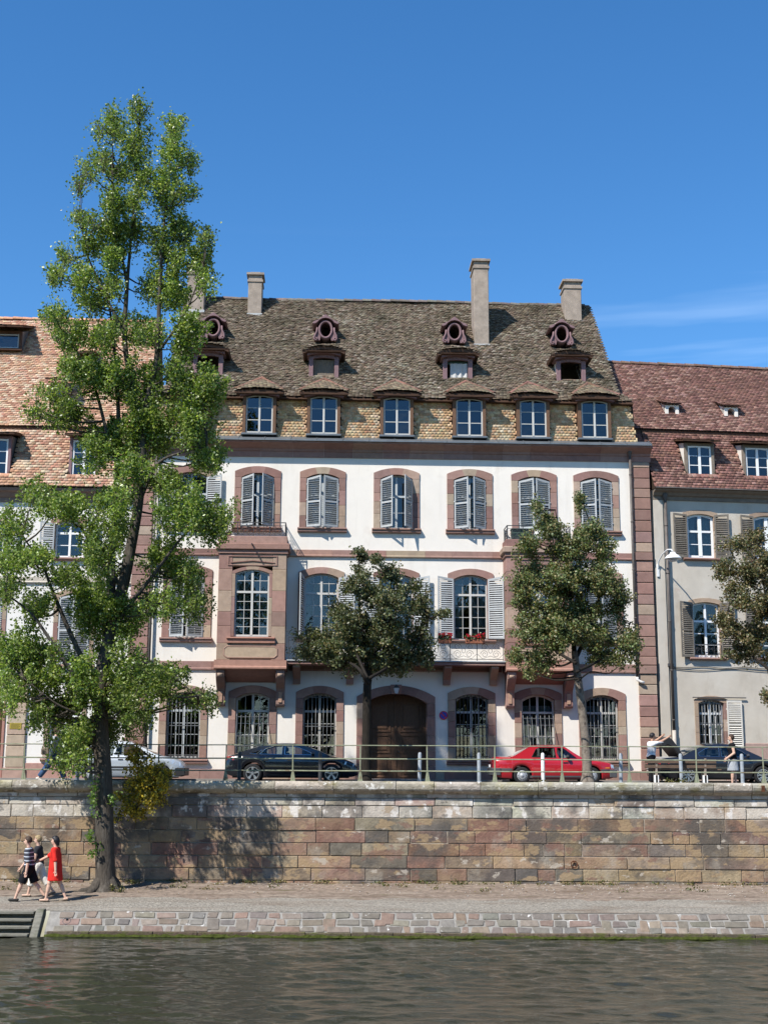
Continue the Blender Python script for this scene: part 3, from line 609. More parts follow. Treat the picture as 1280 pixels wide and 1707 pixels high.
def grille(house, x, z0, z1, w, y=.0, belly=0.0, n=8, m='grille_iron', zcross=None):
    zl = zcross or [z0 + .12, (z0 + z1) / 2, z1 - .12]; cbar = lambda zz: MB().box(x - w / 2, x + w / 2, y - .012, y + .012, zz - .012, zz + .012)
    o = cbar(zl[0]).build('grille', m, house)
    for zz in zl[1:]: cbar(zz).build('cross_bar', m, o)
    if belly: MB().tube([(x - w / 2, y, z0 + .55), (x - w / 2, y - belly, z0 + .47), (x + w / 2, y - belly, z0 + .47), (x + w / 2, y, z0 + .55)], .012, 5).build('cross_bar', m, o)
    def pts(xx):
        if not belly: return [(xx, y, z0), (xx, y, z1)]
        H = z1 - z0; return [(xx, y - belly * .35 * 0, z0), (xx, y - belly * .75, z0 + .12), (xx, y - belly, z0 + .35), (xx, y - belly * .85, z0 + H * .5), (xx, y - belly * .35, z0 + H * .78), (xx, y - belly * .12, z0 + H * .93), (xx, y - .02, z1)]
    bm = MB().tube([(0, b, c) for _, b, c in pts(0)], .014, 6).mesh('bar', m, smooth=True)
    for xx in lin(x - w / 2 + .05, x + w / 2 - .05, n): link('bar', bm, o, loc=(xx, 0, 0))
    return o
def scroll(c, r_, turns, sx, n=18):
    return [(c[0] + sx * r_ * (1 - .75 * t) * math.cos(turns * 6.28 * t), c[1], c[2] + r_ * (1 - .75 * t) * math.sin(turns * 6.28 * t)) for t in lin(0, 1, n)]
def iron_railing(parent, pts, z0, z1, m='iron', unit=.85):
    """pts: polyline in plan; posts, rails and scrolls"""
    for (xa, ya), (xb, yb) in zip(pts, pts[1:]):
        L = math.hypot(xb - xa, yb - ya); n = max(1, round(L / unit)); e = empty('railing', (xa, ya, z0), math.atan2(yb - ya, xb - xa), parent); H = z1 - z0
        MB().box(0, L, -.014, .014, H - .03, H).box(0, L, -.01, .01, .05, .075).box(0, L, -.008, .008, H - .14, H - .125).build('rail', m, e)
        pm = MB().box(-.012, .012, -.012, .012, 0, H - .03).mesh('baluster', m)
        for i in range(n + 1): link('baluster', pm, e, loc=(min(max(i * L / n, .012), L - .012), 0, 0))
        k = min(H * .36, L / n * .24); u = L / n
        sm = MB()
        for sg in (-1, 1):
            sm.tube(scroll((sg * u * .22, 0, H * .30), k * .62, 1.5, sg), .008, 5); sm.tube(scroll((sg * u * .22, 0, H * .62), k * .55, 1.4, -sg), .008, 5)
        sm.tube([(-u * .48, 0, H * .3), (-u * .3, 0, H * .1), (0, 0, H * .22), (u * .3, 0, H * .1), (u * .48, 0, H * .3)], .008, 5)
        sm.tube([(math.cos(a) * .07, 0, H * .45 + math.sin(a) * .09) for a in lin(0, 6.28, 13)], .008, 5)
        sm = sm.mesh('scrollwork', m)
        for i in range(n): link('scrollwork', sm, e, loc=((i + .5) * L / n, 0, 0))
def tri_cap(parent, xc, half, y0, z0, y1, z1, zlow, mtile, pal, tw=.15, ex=.12, ridge=None, curve=.10):
    """small three-cornered tiled roof over a dormer, rising from its front edge to an apex on the main roof"""
    L = math.hypot(y1 - y0, z1 - z0); V = (0, (y1 - y0) / L, (z1 - z0) / L); N = (0, -V[2], V[1])
    wedge = [(xc - half, y0 + .03, z0 - .02), (xc + half, y0 + .03, z0 - .02), (xc, y1, z1 - .03), (xc - half, y0 + .05, zlow), (xc + half, y0 + .05, zlow), (xc, y1, zlow)]
    MB().add(wedge, [(0, 1, 2), (3, 5, 4), (0, 3, 4, 1), (1, 4, 5, 2), (2, 5, 3, 0)]).build('hood', 'dark_wood', parent)
    wp = lambda A, S: curve * (1 - np.clip(np.abs(A - xc) / half, 0, 1) ** 2) * np.clip(1 - S / L, 0, 1)
    tiles(parent, mtile, lambda s: (xc - half * (1 - s / L) - tw * .3, xc + half * (1 - s / L) + tw * .1), (0, y0, z0), (1, 0, 0), V, N, L, tw, ex, pal, warp=wp)
    if ridge:
        rm = RIDGE[ridge]
        for sg in (-1, 1):
            a = Vector((xc + sg * half, y0, z0 + .035)); b = Vector((xc, y1, z1 + .05)); n = 5
            q = (b - a).to_track_quat('X', 'Z').to_euler()
            for i in range(n): link('hip_tile', rm, parent, color=jit((.19, .105, .078) if ridge == 'small' else (.12, .1, .08), .25), loc=a.lerp(b, i / n), rot=q, scale=((b - a).length / n / .42, .75, .75))
RIDGE = {}
def half_round(L, r0, r1, t=.02, n=7):
    m_ = MB(); rows = []
    for xx, rr in ((0, r0), (L, r1)): rows.append([(xx, rr * math.cos(a), rr * math.sin(a) - r0 * .35) for a in lin(0, math.pi, n)])
    m_.grid(rows); m_.v += [(a, b * .86, c - .018) for a, b, c in m_.v[:n]]; k = len(m_.v) - n
    m_.f += [(j, j + 1, k + j + 1, k + j) for j in range(n - 1)]
    return m_
RIDGE['small'] = half_round(.45, .115, .095).mesh('ridge_tile', 'ridge_clay', smooth=True)
RIDGE['big'] = half_round(.45, .15, .125).mesh('ridge_tile', 'ridge_clay', smooth=True)
def ridge_row(parent, x0, x1, y, z, col, dz=None):
    n = int((x1 - x0) / .42)
    for i in range(n): link('ridge_tile', RIDGE['big'], parent, color=jit(col, .25), loc=(x0 + i * .42, y + random.uniform(-.008, .008), z + random.uniform(-.012, .008) + (dz(x0 + i * .42) if dz else 0)), rot=(0, random.uniform(-.02, .02), random.uniform(-.02, .02)))
def chimney(roof, x0, x1, y0, y1, zb, zt, cap=True, pots=0, zflash=None, pots_m='cement'):
    c = MB().box(x0, x1, y0, y1, zb, zt - .42).build('chimney', 'cement', roof, bevel=.02)
    box('band', 'cement', c, (x0 - .04, x1 + .04, y0 - .04, y1 + .04, zt - .46, zt - .36)); box('stack', 'cement', c, (x0 + .01, x1 - .01, y0 + .01, y1 - .01, zt - .362, zt - .14))
    box('cap', 'cement', c, (x0 - .08, x1 + .08, y0 - .08, y1 + .08, zt - .14, zt - .04))
    MB().add([(x0 - .02, y0 - .02, zt - .042), (x1 + .02, y0 - .02, zt - .042), (x1 + .02, y1 + .02, zt - .042), (x0 - .02, y1 + .02, zt - .042), (x0 + .12, y0 + .12, zt + .05), (x1 - .12, y0 + .12, zt + .05), (x1 - .12, y1 - .12, zt + .05), (x0 + .12, y1 - .12, zt + .05)], [(4, 5, 6, 7), (0, 1, 5, 4), (1, 2, 6, 5), (2, 3, 7, 6), (3, 0, 4, 7)]).build('crown_slope', 'cement', c)
    if zflash: box('flashing', 'lead_flash', c, (x0 - .03, x1 + .03, y0 - .03, y0 + .3, zflash - .16, zflash + .14))
    return c
def downpipe(house, x, y, z0, z1, r_=.055, m='pipe', shoe=None, head=True):
    p = MB().tube([(x, y, z0), (x, y, z1)], r_, 10).build('downpipe', m, house, smooth=True)
    if head: MB().lathe([(r_ * 1.0, -.25), (r_ * 1.9, -.06), (r_ * 2.0, .02), (r_ * 1.5, .05)], 10, (x, y, z1)).build('rain_head', m, p, smooth=True)
    z = z0 + .4
    while z < z1 - .3: MB().lathe([(r_, -.025), (r_ * 1.22, -.02), (r_ * 1.22, .02), (r_, .025)], 10, (x, y, z)).build('clip', m, p, smooth=True); z += 1.9
    if shoe: MB().tube([(x, y, z0 + .02), (x, y, z0 - .08), (x + .12, y - .02, z0 - .16), (x + .26, y - .02, z0 - .20)], r_ * 1.05, 9).build('outlet', shoe, p, smooth=True)
def hole(x, z0, zs, rise, w, m_=.08): return (x - w / 2 - m_, x + w / 2 + m_, z0 - .06, zs + rise + .03)

# ------------------------------------------------------------------ the main house
HM = tag(empty('town_house', (0, 50, 0), R(2.4)), 'large white town house with red sandstone trim, two oriels and tall mossy dormer roof', 'house')
CX = [-7.55, -4.95, -2.41, .49, 3.38, 5.93, 8.40]
XL, XR = -9.70, 10.55; OD = .95
T0, TS, TR, TW = 9.69, 11.68, .17, 1.27           # top-floor windows: sill, springing, rise, width
F0, FS, FR, FW = 5.36, 7.72, .17, 1.30            # first floor
G0, GS, GR, GW = .80, 3.08, .20, 1.27             # ground floor
holes = [hole(x, T0, TS, TR, TW) for x in CX]
holes += [hole(x, F0, FS, FR, FW) for i, x in enumerate(CX)]
holes += [hole(x, G0, GS, GR, GW) for i, x in enumerate(CX) if i != 3]
DX, DW = .49, 2.37
holes.append((DX - DW / 2 - .1, DX + DW / 2 + .1, -.5, 3.30))
panel_holes('wall', 'plaster', HM, XL, XR, -.5, 13.0, holes, lambda x, z: (x, 0, z))
sidew = MB().add([(XL, 0, -.5), (XL, 11, -.5), (XL, 11, 13), (XL, 0, 13), (XR, 0, -.5), (XR, 11, -.5), (XR, 11, 13), (XR, 0, 13)], [(0, 1, 2, 3), (4, 5, 6, 7), (1, 5, 6, 2)]); sidew.build('side_wall', 'plaster', HM)
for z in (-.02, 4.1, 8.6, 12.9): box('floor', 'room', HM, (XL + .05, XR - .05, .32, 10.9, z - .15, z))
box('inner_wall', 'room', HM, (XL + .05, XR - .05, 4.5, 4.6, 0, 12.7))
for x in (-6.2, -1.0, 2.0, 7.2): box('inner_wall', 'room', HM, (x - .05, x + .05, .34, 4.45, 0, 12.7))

# top floor
SH_T = {0: (168, 170), 1: (38, 50), 2: (27, 25), 3: (44, 60), 4: (33, 36), 5: (24, 22), 6: (26, 24)}
for i, x in enumerate(CX):
    w_ = window(HM, x, T0, TS, TR, TW, rows=(1, 2), cols=2, transom=11.0, m='window_grey', y=.2)
    surround(w_, x, T0, TS, TR, TW, .265, p_tan=.3)
    if i != 3: curtain(w_, x - TW / 2 + .05, x - (.08, .3, .2, 0, .1, .35, .15)[i], T0 + (.2, .9, .2, 0, 1.1, .2, .4)[i], TS + .1)
    if i not in (2, 5): curtain(w_, x + (.25, .1, 0, .3, .05, 0, .2)[i], x + TW / 2 - .04, T0 + .2, TS + .1, waves=4)
    a, b = SH_T[i]; z1 = TS + .06
    shutter(HM, x - TW / 2 + .03, T0 + .02, z1, TW / 2 - .03, 1, a); shutter(HM, x + TW / 2 - .03, T0 + .02, z1, TW / 2 - .03, -1, b)
# first floor
for i, x in enumerate(CX):
    if i in (1, 5): continue
    w_ = window(HM, x, F0, FS, FR, FW, rows=(2, 4), cols=4, transom=7.12)
    if i in (0, 6):
        surround(w_, x, F0, FS, FR, FW, .285, p_tan=.3)
        shutter(HM, x - FW / 2 + .02, F0 + .02, FS + .06, FW / 2 - .02, 1, 28); shutter(HM, x + FW / 2 - .02, F0 + .02, FS + .06, FW / 2 - .02, -1, 24)
    else:
        surround(w_, x, F0, FS, FR, FW, .24, p_tan=.06, sill=.1)
        la, ra = {2: (102, 172), 3: (170, 168), 4: (170, 160)}[i]
        shutter(HM, x - FW / 2 - .02, F0 + .02, FS + .10, FW / 2 - .02, 1, la); shutter(HM, x + FW / 2 + .02, F0 + .02, FS + .10, FW / 2 - .02, -1, ra)
    curtain(w_, x - FW / 2 + .05, x - (.3, 0, .4, .1, .22, 0, .2)[i], F0 + .1, FS + .1); curtain(w_, x + (.1, 0, .35, .2, .03, 0, .3)[i], x + FW / 2 - .06, F0 + .1, FS + .1, waves=5)
# ground floor
for i, x in enumerate(CX):
    if i == 3: continue
    w_ = window(HM, x, G0, GS, GR, GW, rows=(1, 4), cols=4, transom=2.60, m='window_wood' if i in (1, 2, 5, 6) else 'window_grey', y=.24, fr=.07)
    surround(w_, x, G0, GS, GR, GW, .275, p_tan=.32, jambs=5)
    if i in (5, 6): curtain(w_, x - GW / 2 + .1, x + GW / 2 - .08, G0 + .1, GS - .2, waves=9, y=.42)
    if i in (1, 5): grille(HM, x, G0 + .02, 2.50, GW, y=.02, belly=.30, n=8)
    else: grille(HM, x, G0 + .02, GS + GR - .03, GW, y=.10, n=9, m='grille_iron' if i != 4 else 'iron')
# door
dr = empty('door', (DX, .52, 0), 0, HM)
for sg in (-1, 1):
    x0, x1 = sorted((sg * .02, sg * DW / 2))
    lf = box('door_leaf', 'brown_wood', dr, (x0, x1, 0, .07, .03, 3.26)); 
    for (za, zb) in ((.15, .95), (1.05, 1.75), (1.85, 3.0)):
        xa, xb = x0 + .16, x1 - .16
        MB().box(xa, xb, -.03, 0, za, za + .05).box(xa, xb, -.03, 0, zb - .05, zb).box(xa, xa + .05, -.03, 0, za + .05, zb - .05).box(xb - .05, xb, -.03, 0, za + .05, zb - .05).build('panel_moulding', 'brown_wood', dr)
        MB().box(xa + .12, xb - .12, -.028, 0, za + .12, zb - .12).build('raised_panel', 'brown_wood', dr, bevel=.012)
box('meeting_strip', 'brown_wood', dr, (-.04, .04, -.045, 0, .03, 3.2)); MB().ball((.13, -.06, 1.1), .035).build('handle', 'iron', dr, smooth=True)
surround(dr, 0, .03, 2.92, .36, DW, .31, y0=-.57, y1=.02, jambs=5, vous=5, sill=0, p_tan=.1)
box('threshold', 'sandstone', HM, (DX - 1.3, DX + 1.3, -.12, .6, -.1, .10), bevel=.01, color=(.3, .24, .2))
MB().prism([(DX - .17, 3.25), (DX + .17, 3.25), (DX + .22, 3.62), (DX - .22, 3.62)], -.16, -.06).build('keystone', 'sandstone', HM, bevel=.015, color=(.33, .18, .14))
# plinth, bands, quoins, cornice
def blocks(name, x0, x1, y0, z0, z1, L, skip=(), p_tan=.15, prof=None, y1=.02):
    x = x0
    while x < x1 - .05:
        w = min(L * random.uniform(.75, 1.3), x1 - x)
        if x1 - x - w < .3: w = x1 - x
        segs = [(x, x + w)]
        for a, b in skip:
            segs = [t for s_ in segs for t in ((s_[0], min(s_[1], a)), (max(s_[0], b), s_[1])) if t[1] - t[0] > .02]
        for a, b in segs:
            if prof: MB().prism(prof, a + .003, b - .003, axis='x').build(name, 'sandstone', HM, color=stone_col(p_tan))
            else: box(name, 'sandstone', HM, (a + .003, b - .003, y0, y1, z0, z1), bevel=.01, color=stone_col(p_tan))
        x += w
blocks('plinth_stone', XL, XR, -.07, -.3, .42, 1.1, skip=[(DX - DW / 2 - .32, DX + DW / 2 + .32)], p_tan=.05)
blocks('band_stone', -8.98, 9.84, -.06, 4.12, 4.46, 1.3, skip=[(-6.4, -3.6), (4.55, 7.3)], prof=[(.02, 4.46), (-.05, 4.46), (-.05, 4.22), (-.08, 4.19), (-.08, 4.14), (-.04, 4.12), (.02, 4.12)])
blocks('band_stone', -8.98, 9.84, -.06, 8.53, 8.81, 1.3, skip=[(-6.36, -3.66), (4.6, 7.28)], prof=[(.02, 8.81), (-.05, 8.81), (-.05, 8.62), (-.09, 8.59), (-.09, 8.55), (-.05, 8.53), (.02, 8.53)])
for (qx0, qx1) in ((XL, -8.99), (9.85, XR)):
    z = .42
    while z < 12.45:
        h = min(random.uniform(.36, .47), 12.49 - z)
        if 4.0 < z < 4.5 or 8.4 < z < 8.85: h = .34
        e_ = .05 if (4.05 < z < 4.5 or 8.45 < z < 8.85) else 0
        box('quoin_stone', 'sandstone', HM, (qx0 - .012, qx1, -.075 - e_, .05, z + .012, z + h - .012), bevel=.018, color=stone_col(.14)); z += h
CORN = [(.05, 12.50), (-.05, 12.50), (-.05, 12.72), (-.09, 12.74), (-.10, 12.82), (-.20, 12.88), (-.33, 12.95), (-.46, 13.0), (-.46, 13.09), (.05, 13.09)]
blocks('cornice_stone', XL - .1, XR + .06, 0, 0, 0, 1.25, prof=CORN, p_tan=.08)
x = XL - .1
while x < XR:
    w = min(1.02, XR + .02 - x)
    MB().add([(x + .004, -.53, 13.06), (x + w - .004, -.53, 13.06), (x + w - .004, .06, 13.33), (x + .004, .06, 13.33), (x + .004, -.53, 13.11), (x + w - .004, -.53, 13.11), (x + w - .004, .06, 13.36), (x + .004, .06, 13.36)], [(4, 5, 6, 7), (0, 1, 5, 4), (1, 2, 6, 5), (3, 0, 4, 7), (2, 3, 7, 6), (0, 3, 2, 1)]).build('eaves_sheet', 'zinc', HM)
    MB().obox((x + w, -.235, 13.24), (.014, 0, 0), (0, .295, .135), (0, -.006, .022)).build('standing_seam', 'zinc', HM); x += 1.02
downpipe(HM, 9.76, -.16, 3.95, 12.95, .052, 'pipe', shoe='plaster_white'); downpipe(HM, -8.90, -.16, .3, 12.95, .052, 'pipe')

# oriels
def oriel(x0, x1, with_pole):
    o = empty('oriel', (0, 0, 0), 0, HM); xc = (x0 + x1) / 2; yf = -OD; w = 1.28; xa, xb = xc - w / 2, xc + w / 2
    def st(n, b, bev=.012, t=.22): return box(n, 'sandstone', o, b, bevel=bev, color=stone_col(t))
    z = 4.44
    while z < 8.47:
        h = min(random.uniform(.42, .85), 8.48 - z); h = 8.48 - z if 8.48 - z - h < .25 else h
        st('pier_stone', (x0, xa - .12, yf, .03, z + .003, z + h - .003)); st('pier_stone', (xb + .12, x1, yf, .03, z + .003, z + h - .003)); z += h
    st('apron_stone', (xa - .117, xb + .117, yf + .03, yf + .3, 4.44, 5.2), t=.7)
    oc = [(xa - .35, 4.62), (xa - .24, 4.53), (xb + .24, 4.53), (xb + .35, 4.62), (xb + .35, 4.86), (xb + .24, 4.95), (xa - .24, 4.95), (xa - .35, 4.86)]
    for p, q in zip(oc, oc[1:] + oc[:1]): MB().tube([(p[0], yf - .002, p[1]), (q[0], yf - .002, q[1])], .026, 6).build('panel_moulding', 'sandstone', o, color=(.33, .21, .16))
    MB().prism(oc, yf - .012, yf + .05).build('apron_panel', 'sandstone', o, color=(.40, .30, .21))
    MB().prism([(yf + .2, 5.32), (yf - .12, 5.30), (yf - .13, 5.25), (yf - .07, 5.20), (yf - .06, 5.08), (yf + .2, 5.08)], xa - .26, xb + .26, axis='x').build('sill', 'sandstone', o, color=(.38, .2, .15))
    window(o, xc, 5.33, 7.72, .15, w, y=yf + .12, rows=(2, 5), cols=4, transom=7.02, pp=o)
    surround(o, xc, 5.33, 7.72, .15, w, .12, y0=yf - .002, y1=yf + .3, jambs=3, vous=3, sill=0)
    curtain(o, xa + .06, xc - .1, 5.4, 7.8, y=yf + .3); curtain(o, xc + .05, xb - .06, 5.4, 7.8, y=yf + .3)
    st('head_stone', (xa - .117, xb + .117, yf + .012, yf + .3, 7.99, 8.478))
    for b in ((xa - .3, xb + .3, 8.36, 8.40), (xa - .3, xb + .3, 8.02, 8.05)): st('moulding', (b[0], b[1], yf - .03, yf + .02, b[2], b[3]), .005)
    for b in ((xa - .3, xa - .26), (xb + .26, xb + .3)): st('moulding', (b[0], b[1], yf - .028, yf + .018, 8.05, 8.36), .005)
    MB().prism([(xa - .2, 8.12), (xc, 8.20), (xb + .2, 8.12), (xb + .2, 8.15), (xc, 8.235), (xa - .2, 8.15)], yf - .03, yf + .02).build('moulding', 'sandstone', o, color=stone_col(0))
    st('cornice', (x0 - .05, x1 + .05, yf - .05, .03, 8.48, 8.62)); st('cornice', (x0 - .13, x1 + .13, yf - .13, .03, 8.623, 8.87), .03, .6)
    st('parapet', (x0 - .02, x1 + .02, yf - .03, .03, 8.873, 9.16), .015, .0)
    MB().prism([(.03, 4.44), (yf - .07, 4.44), (yf - .07, 4.22), (yf - .11, 4.18), (yf - .11, 4.12), (yf - .02, 4.08), (.03, 4.08)], x0 - .07, x1 + .07, axis='x').build('base_moulding', 'sandstone', o, color=(.36, .20, .15))
    MB().prism([(.03, 3.66), (-.22, 3.72), (-.55, 3.86), (yf + .06, 4.078), (.03, 4.078)], x0 + .34, x1 - .34, axis='x').build('soffit_stone', 'sandstone', o, color=(.27, .15, .12))
    for bx in (x0 + .0, x1 - .32):
        c = MB().prism([(.03, 2.76), (-.28, 2.76), (-.33, 2.84), (-.33, 3.30), (-.40, 3.42), (-.66, 3.60), (yf + .06, 3.80), (yf, 3.95), (yf, 4.078), (.03, 4.078)], bx, bx + .32, axis='x').build('console', 'sandstone', o, bevel=.012, color=stone_col(.1))
        MB().tube([(bx + .06, yf + .09, 3.92), (bx + .26, yf + .09, 3.92)], .10, 12).build('volute', 'sandstone', o, smooth=True, color=(.42, .3, .22))
        box('fillet', 'sandstone', o, (bx + .09, bx + .23, -.37, -.32, 2.9, 3.3), .01, (.38, .24, .17))
    iron_railing(HM, [(x0 + .06, 0), (x0 + .06, yf + .07), (x1 - .06, yf + .07), (x1 - .06, 0)], 9.16, 9.72, unit=.62)
    if with_pole: MB().tube([(xc - .02, yf - .02, 8.82), (xc - .02, yf - .46, 8.78)], .03, 8).build('flag_bracket', 'iron', o)
    return o
oriel(-6.30, -3.74, True); oriel(4.66, 7.22, False)
# balcony
bl = empty('balcony', (0, 0, 0), 0, HM)
blx0, blx1 = -3.66, 4.57; x = blx0
while x < blx1 - .1:
    w = min(1.65, blx1 - x); box('slab_stone', 'sandstone', bl, (x + .003, x + w - .003, -OD, .02, 4.30, 4.43), .012, stone_col(.1)); x += w
MB().prism([(-OD - .05, 4.43), (-OD - .05, 4.475), (.02, 4.475), (.02, 4.432), (-OD - .02, 4.432)], blx0, blx1, axis='x').build('slab_edge', 'lead_flash', bl)
for bx in (-3.3, -1.28, 2.42, 4.2): MB().prism([(.02, 3.62), (-.14, 3.62), (-.2, 3.8), (-.5, 4.0), (-OD + .1, 4.2), (-OD + .1, 4.295), (.02, 4.295)], bx - .14, bx + .14, axis='x').build('bracket', 'sandstone', bl, bevel=.012, color=stone_col(.2))
iron_railing(HM, [(blx0 + .05, -OD + .06), (blx1 - .05, -OD + .06)], 4.48, 5.33, unit=1.05)

# mansard (lower roof slope)
roof = empty('roof', (0, 0, 0), 0, HM)
MZ0, MZ1, MY0, MY1 = 13.32, 15.1, .06, .46
YEL = [(.60, .43, .25), (.56, .39, .215), (.64, .48, .30), (.58, .36, .20), (.53, .345, .195), (.61, .45, .275), (.66, .53, .36), (.57, .31, .175)]
OLD = [(.125, .097, .068), (.15, .118, .085), (.175, .14, .102), (.135, .102, .072), (.20, .164, .122), (.11, .086, .062), (.16, .123, .09), (.25, .215, .165), (.185, .14, .10)]
def mans(x, s): return (x, MY0 + (MY1 - MY0) * s, MZ0 + (MZ1 - MZ0) * s)
panel_holes('mansard_deck', 'roof_deck', roof, -9.3, 10.08, 0, 1, [(x - .56, x + .56, .02, 1) for x in CX], mans)
mL = math.hypot(MY1 - MY0, MZ1 - MZ0); mV = (0, (MY1 - MY0) / mL, (MZ1 - MZ0) / mL)
tiles(roof, 'tile', lambda s: (-9.32 + s * .12, 10.10 - s * .12), mans(0, 0), (1, 0, 0), mV, (0, -mV[2], mV[1]), mL - .08, .152, .118, YEL, mask=lambda a, s: any(abs(a - x) < .70 for x in CX), blotch=smooth_blotch(1.1, 1.7, .6), lift=.034, thick=.018, jitter=.4)
MB().add([(10.08, MY0, MZ0), (10.08, 11, MZ0), (9.85, 10.5, MZ1), (9.85, MY1, MZ1), (-9.3, MY0, MZ0), (-9.3, 11, MZ0), (-9.1, 10.5, MZ1), (-9.1, MY1, MZ1)], [(0, 1, 2, 3), (4, 7, 6, 5), (1, 5, 6, 2)]).build('mansard_side', 'roof_deck', roof)
# upper roof
FY0, FZ0, FY1, FZ1, RY, RZ = .12, 15.03, .70, 15.55, 5.85, 21.17
rV = Vector((0, RY - FY1, RZ - FZ1)); rL = rV.length; rV.normalize(); rN = Vector((0, -rV.z, rV.y))
UD = [-7.17, -2.44, 3.07, 7.77]; UY = 1.32; OB = [-7.18, -2.40, 3.12, 7.75]; OY = 3.1
ys = lambda y: (y - FY1) / (RY - FY1) * rL
uh = [(x - .40, x + .40, ys(UY + .02), ys(2.7)) for x in UD] + [(x - .27, x + .27, ys(OY + .05), ys(4.1)) for x in OB]
RX0, RX1 = -8.75, 9.52
panel_holes('roof_deck', 'roof_deck', roof, RX0, RX1, 0, rL, uh, lambda x, s: (x, FY1 + rV.y * s, FZ1 + rV.z * s - .01))
MB().add([(RX0, 11.0, FZ1), (RX1, 11.0, FZ1), (RX1, RY, RZ - .01), (RX0, RY, RZ - .01), (RX0, FY1, FZ1 - .01), (RX1, FY1, FZ1 - .01)], [(0, 1, 2, 3), (0, 3, 4), (1, 5, 2)]).build('gable', 'plaster_grey', roof)
fl = Vector((0, FY1 - FY0, FZ1 - FZ0)); fL = fl.length; fl.normalize()
MB().add([(-9.4, FY0 + .02, FZ0 - .01), (10.05, FY0 + .02, FZ0 - .01), (RX1 + .15, FY1 + .05, FZ1 - .01), (RX0 - .15, FY1 + .05, FZ1 - .01), (-9.4, FY0 + .02, FZ0 - .09), (10.05, FY0 + .02, FZ0 - .09), (10.05, .9, FZ0 - .09), (-9.4, .9, FZ0 - .09)], [(0, 1, 2, 3), (0, 4, 5, 1), (4, 7, 6, 5), (1, 5, 6, 2), (0, 3, 7, 4)]).build('eaves_board', 'dark_wood', roof)
sag = lambda A, S: .035 * np.sin(A * .55 + 1) * np.sin(S * .6) + .02 * np.sin(A * 1.7 + S * 1.1)
def umask(a, s): return any(h[0] - .12 < a < h[1] + .12 and h[2] - .05 < s < h[3] for h in uh)
tiles(roof, 'old_tile', lambda s: (-9.42 + .6 * s / fL, 10.07 - .52 * s / fL), (0, FY0, FZ0 + .01), (1, 0, 0), fl, (0, -fl.z, fl.y), fL, .145, .105, OLD, lift=.036, blotch=smooth_blotch(.9, 2.0, 2.2))
tiles(roof, 'old_tile', lambda s: (RX0 - .04, RX1 + .04), (0, FY1, FZ1 + .01), (1, 0, 0), rV, rN, rL, .138, .118, OLD, mask=umask, warp=sag, lift=.05, thick=.022, blotch=smooth_blotch(.8, .9, .3), jitter=.95)
ridge_row(roof, RX0, RX1 + .1, RY, RZ + .06, (.13, .11, .095), lambda x: .03 * math.sin(x * .55 + 1))
chimney(HM, -8.55, -7.8, 4.95, 5.85, 18.5, 22.45, zflash=20.2); chimney(HM, -5.86, -5.25, 4.85, 5.75, 18.8, 22.12, zflash=20.05)
chimney(HM, 4.0, 4.64, 3.3, 4.45, 17.2, 22.35, zflash=18.3); chimney(HM, 8.24, 9.0, 4.85, 5.75, 18.8, 22.1, zflash=20.0)
# mansard dormers
for x in CX:
    d = empty('dormer', (x, 0, 0), 0, HM)
    for sg in (-1, 1):
        xa, xb = sorted((sg * .66, sg * .53)); box('post', 'brown_wood', d, (xa, xb, -.16, .04, 13.40, 15.02), .01); xa, xb = sorted((sg * .64, sg * .56)); box('cheek', 'dark_wood', d, (xa, xb, .04, .8, 13.4, 15.0))
    box('dormer_sill', 'zinc', d, (-.7, .7, -.24, .05, 13.35, 13.43), .01)
    MB().prism([(p[0], p[1]) for p in arc(-.53, .53, 1.06, 14.90, .09)] + [(.53, 15.08), (-.53, 15.08)], -.15, .03).build('header', 'dark_wood', d)
    window(d, 0, 13.44, 14.93, .07, 1.06, y=-.06, cols=2, rows=(1, 3), m='window_wood', fr=.055, mun=.03, glass='glass_sky', center=.075, pp=d)
    MB().prism(arc(-.88, .88, 1.76, 14.94, .10, 10) + arc(.93, -.93, 1.86, 15.02, .14, 10), -.40, -.10).build('pediment', 'dark_wood', d)
    MB().prism(arc(-.76, .76, 1.52, 14.90, .10, 10) + arc(.80, -.80, 1.6, 14.97, .11, 10), -.32, -.10).build('pediment_moulding', 'mauve_wood', d)
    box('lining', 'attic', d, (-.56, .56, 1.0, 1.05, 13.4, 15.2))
    tri_cap(d, 0, .98, -.48, 15.10, 1.12, 16.05, 14.98, 'tile' if x not in (CX[0],) else 'old_tile', [(.15, .125, .085), (.19, .155, .105), (.13, .105, .075), (.25, .20, .13), (.17, .12, .085)], ridge='small')
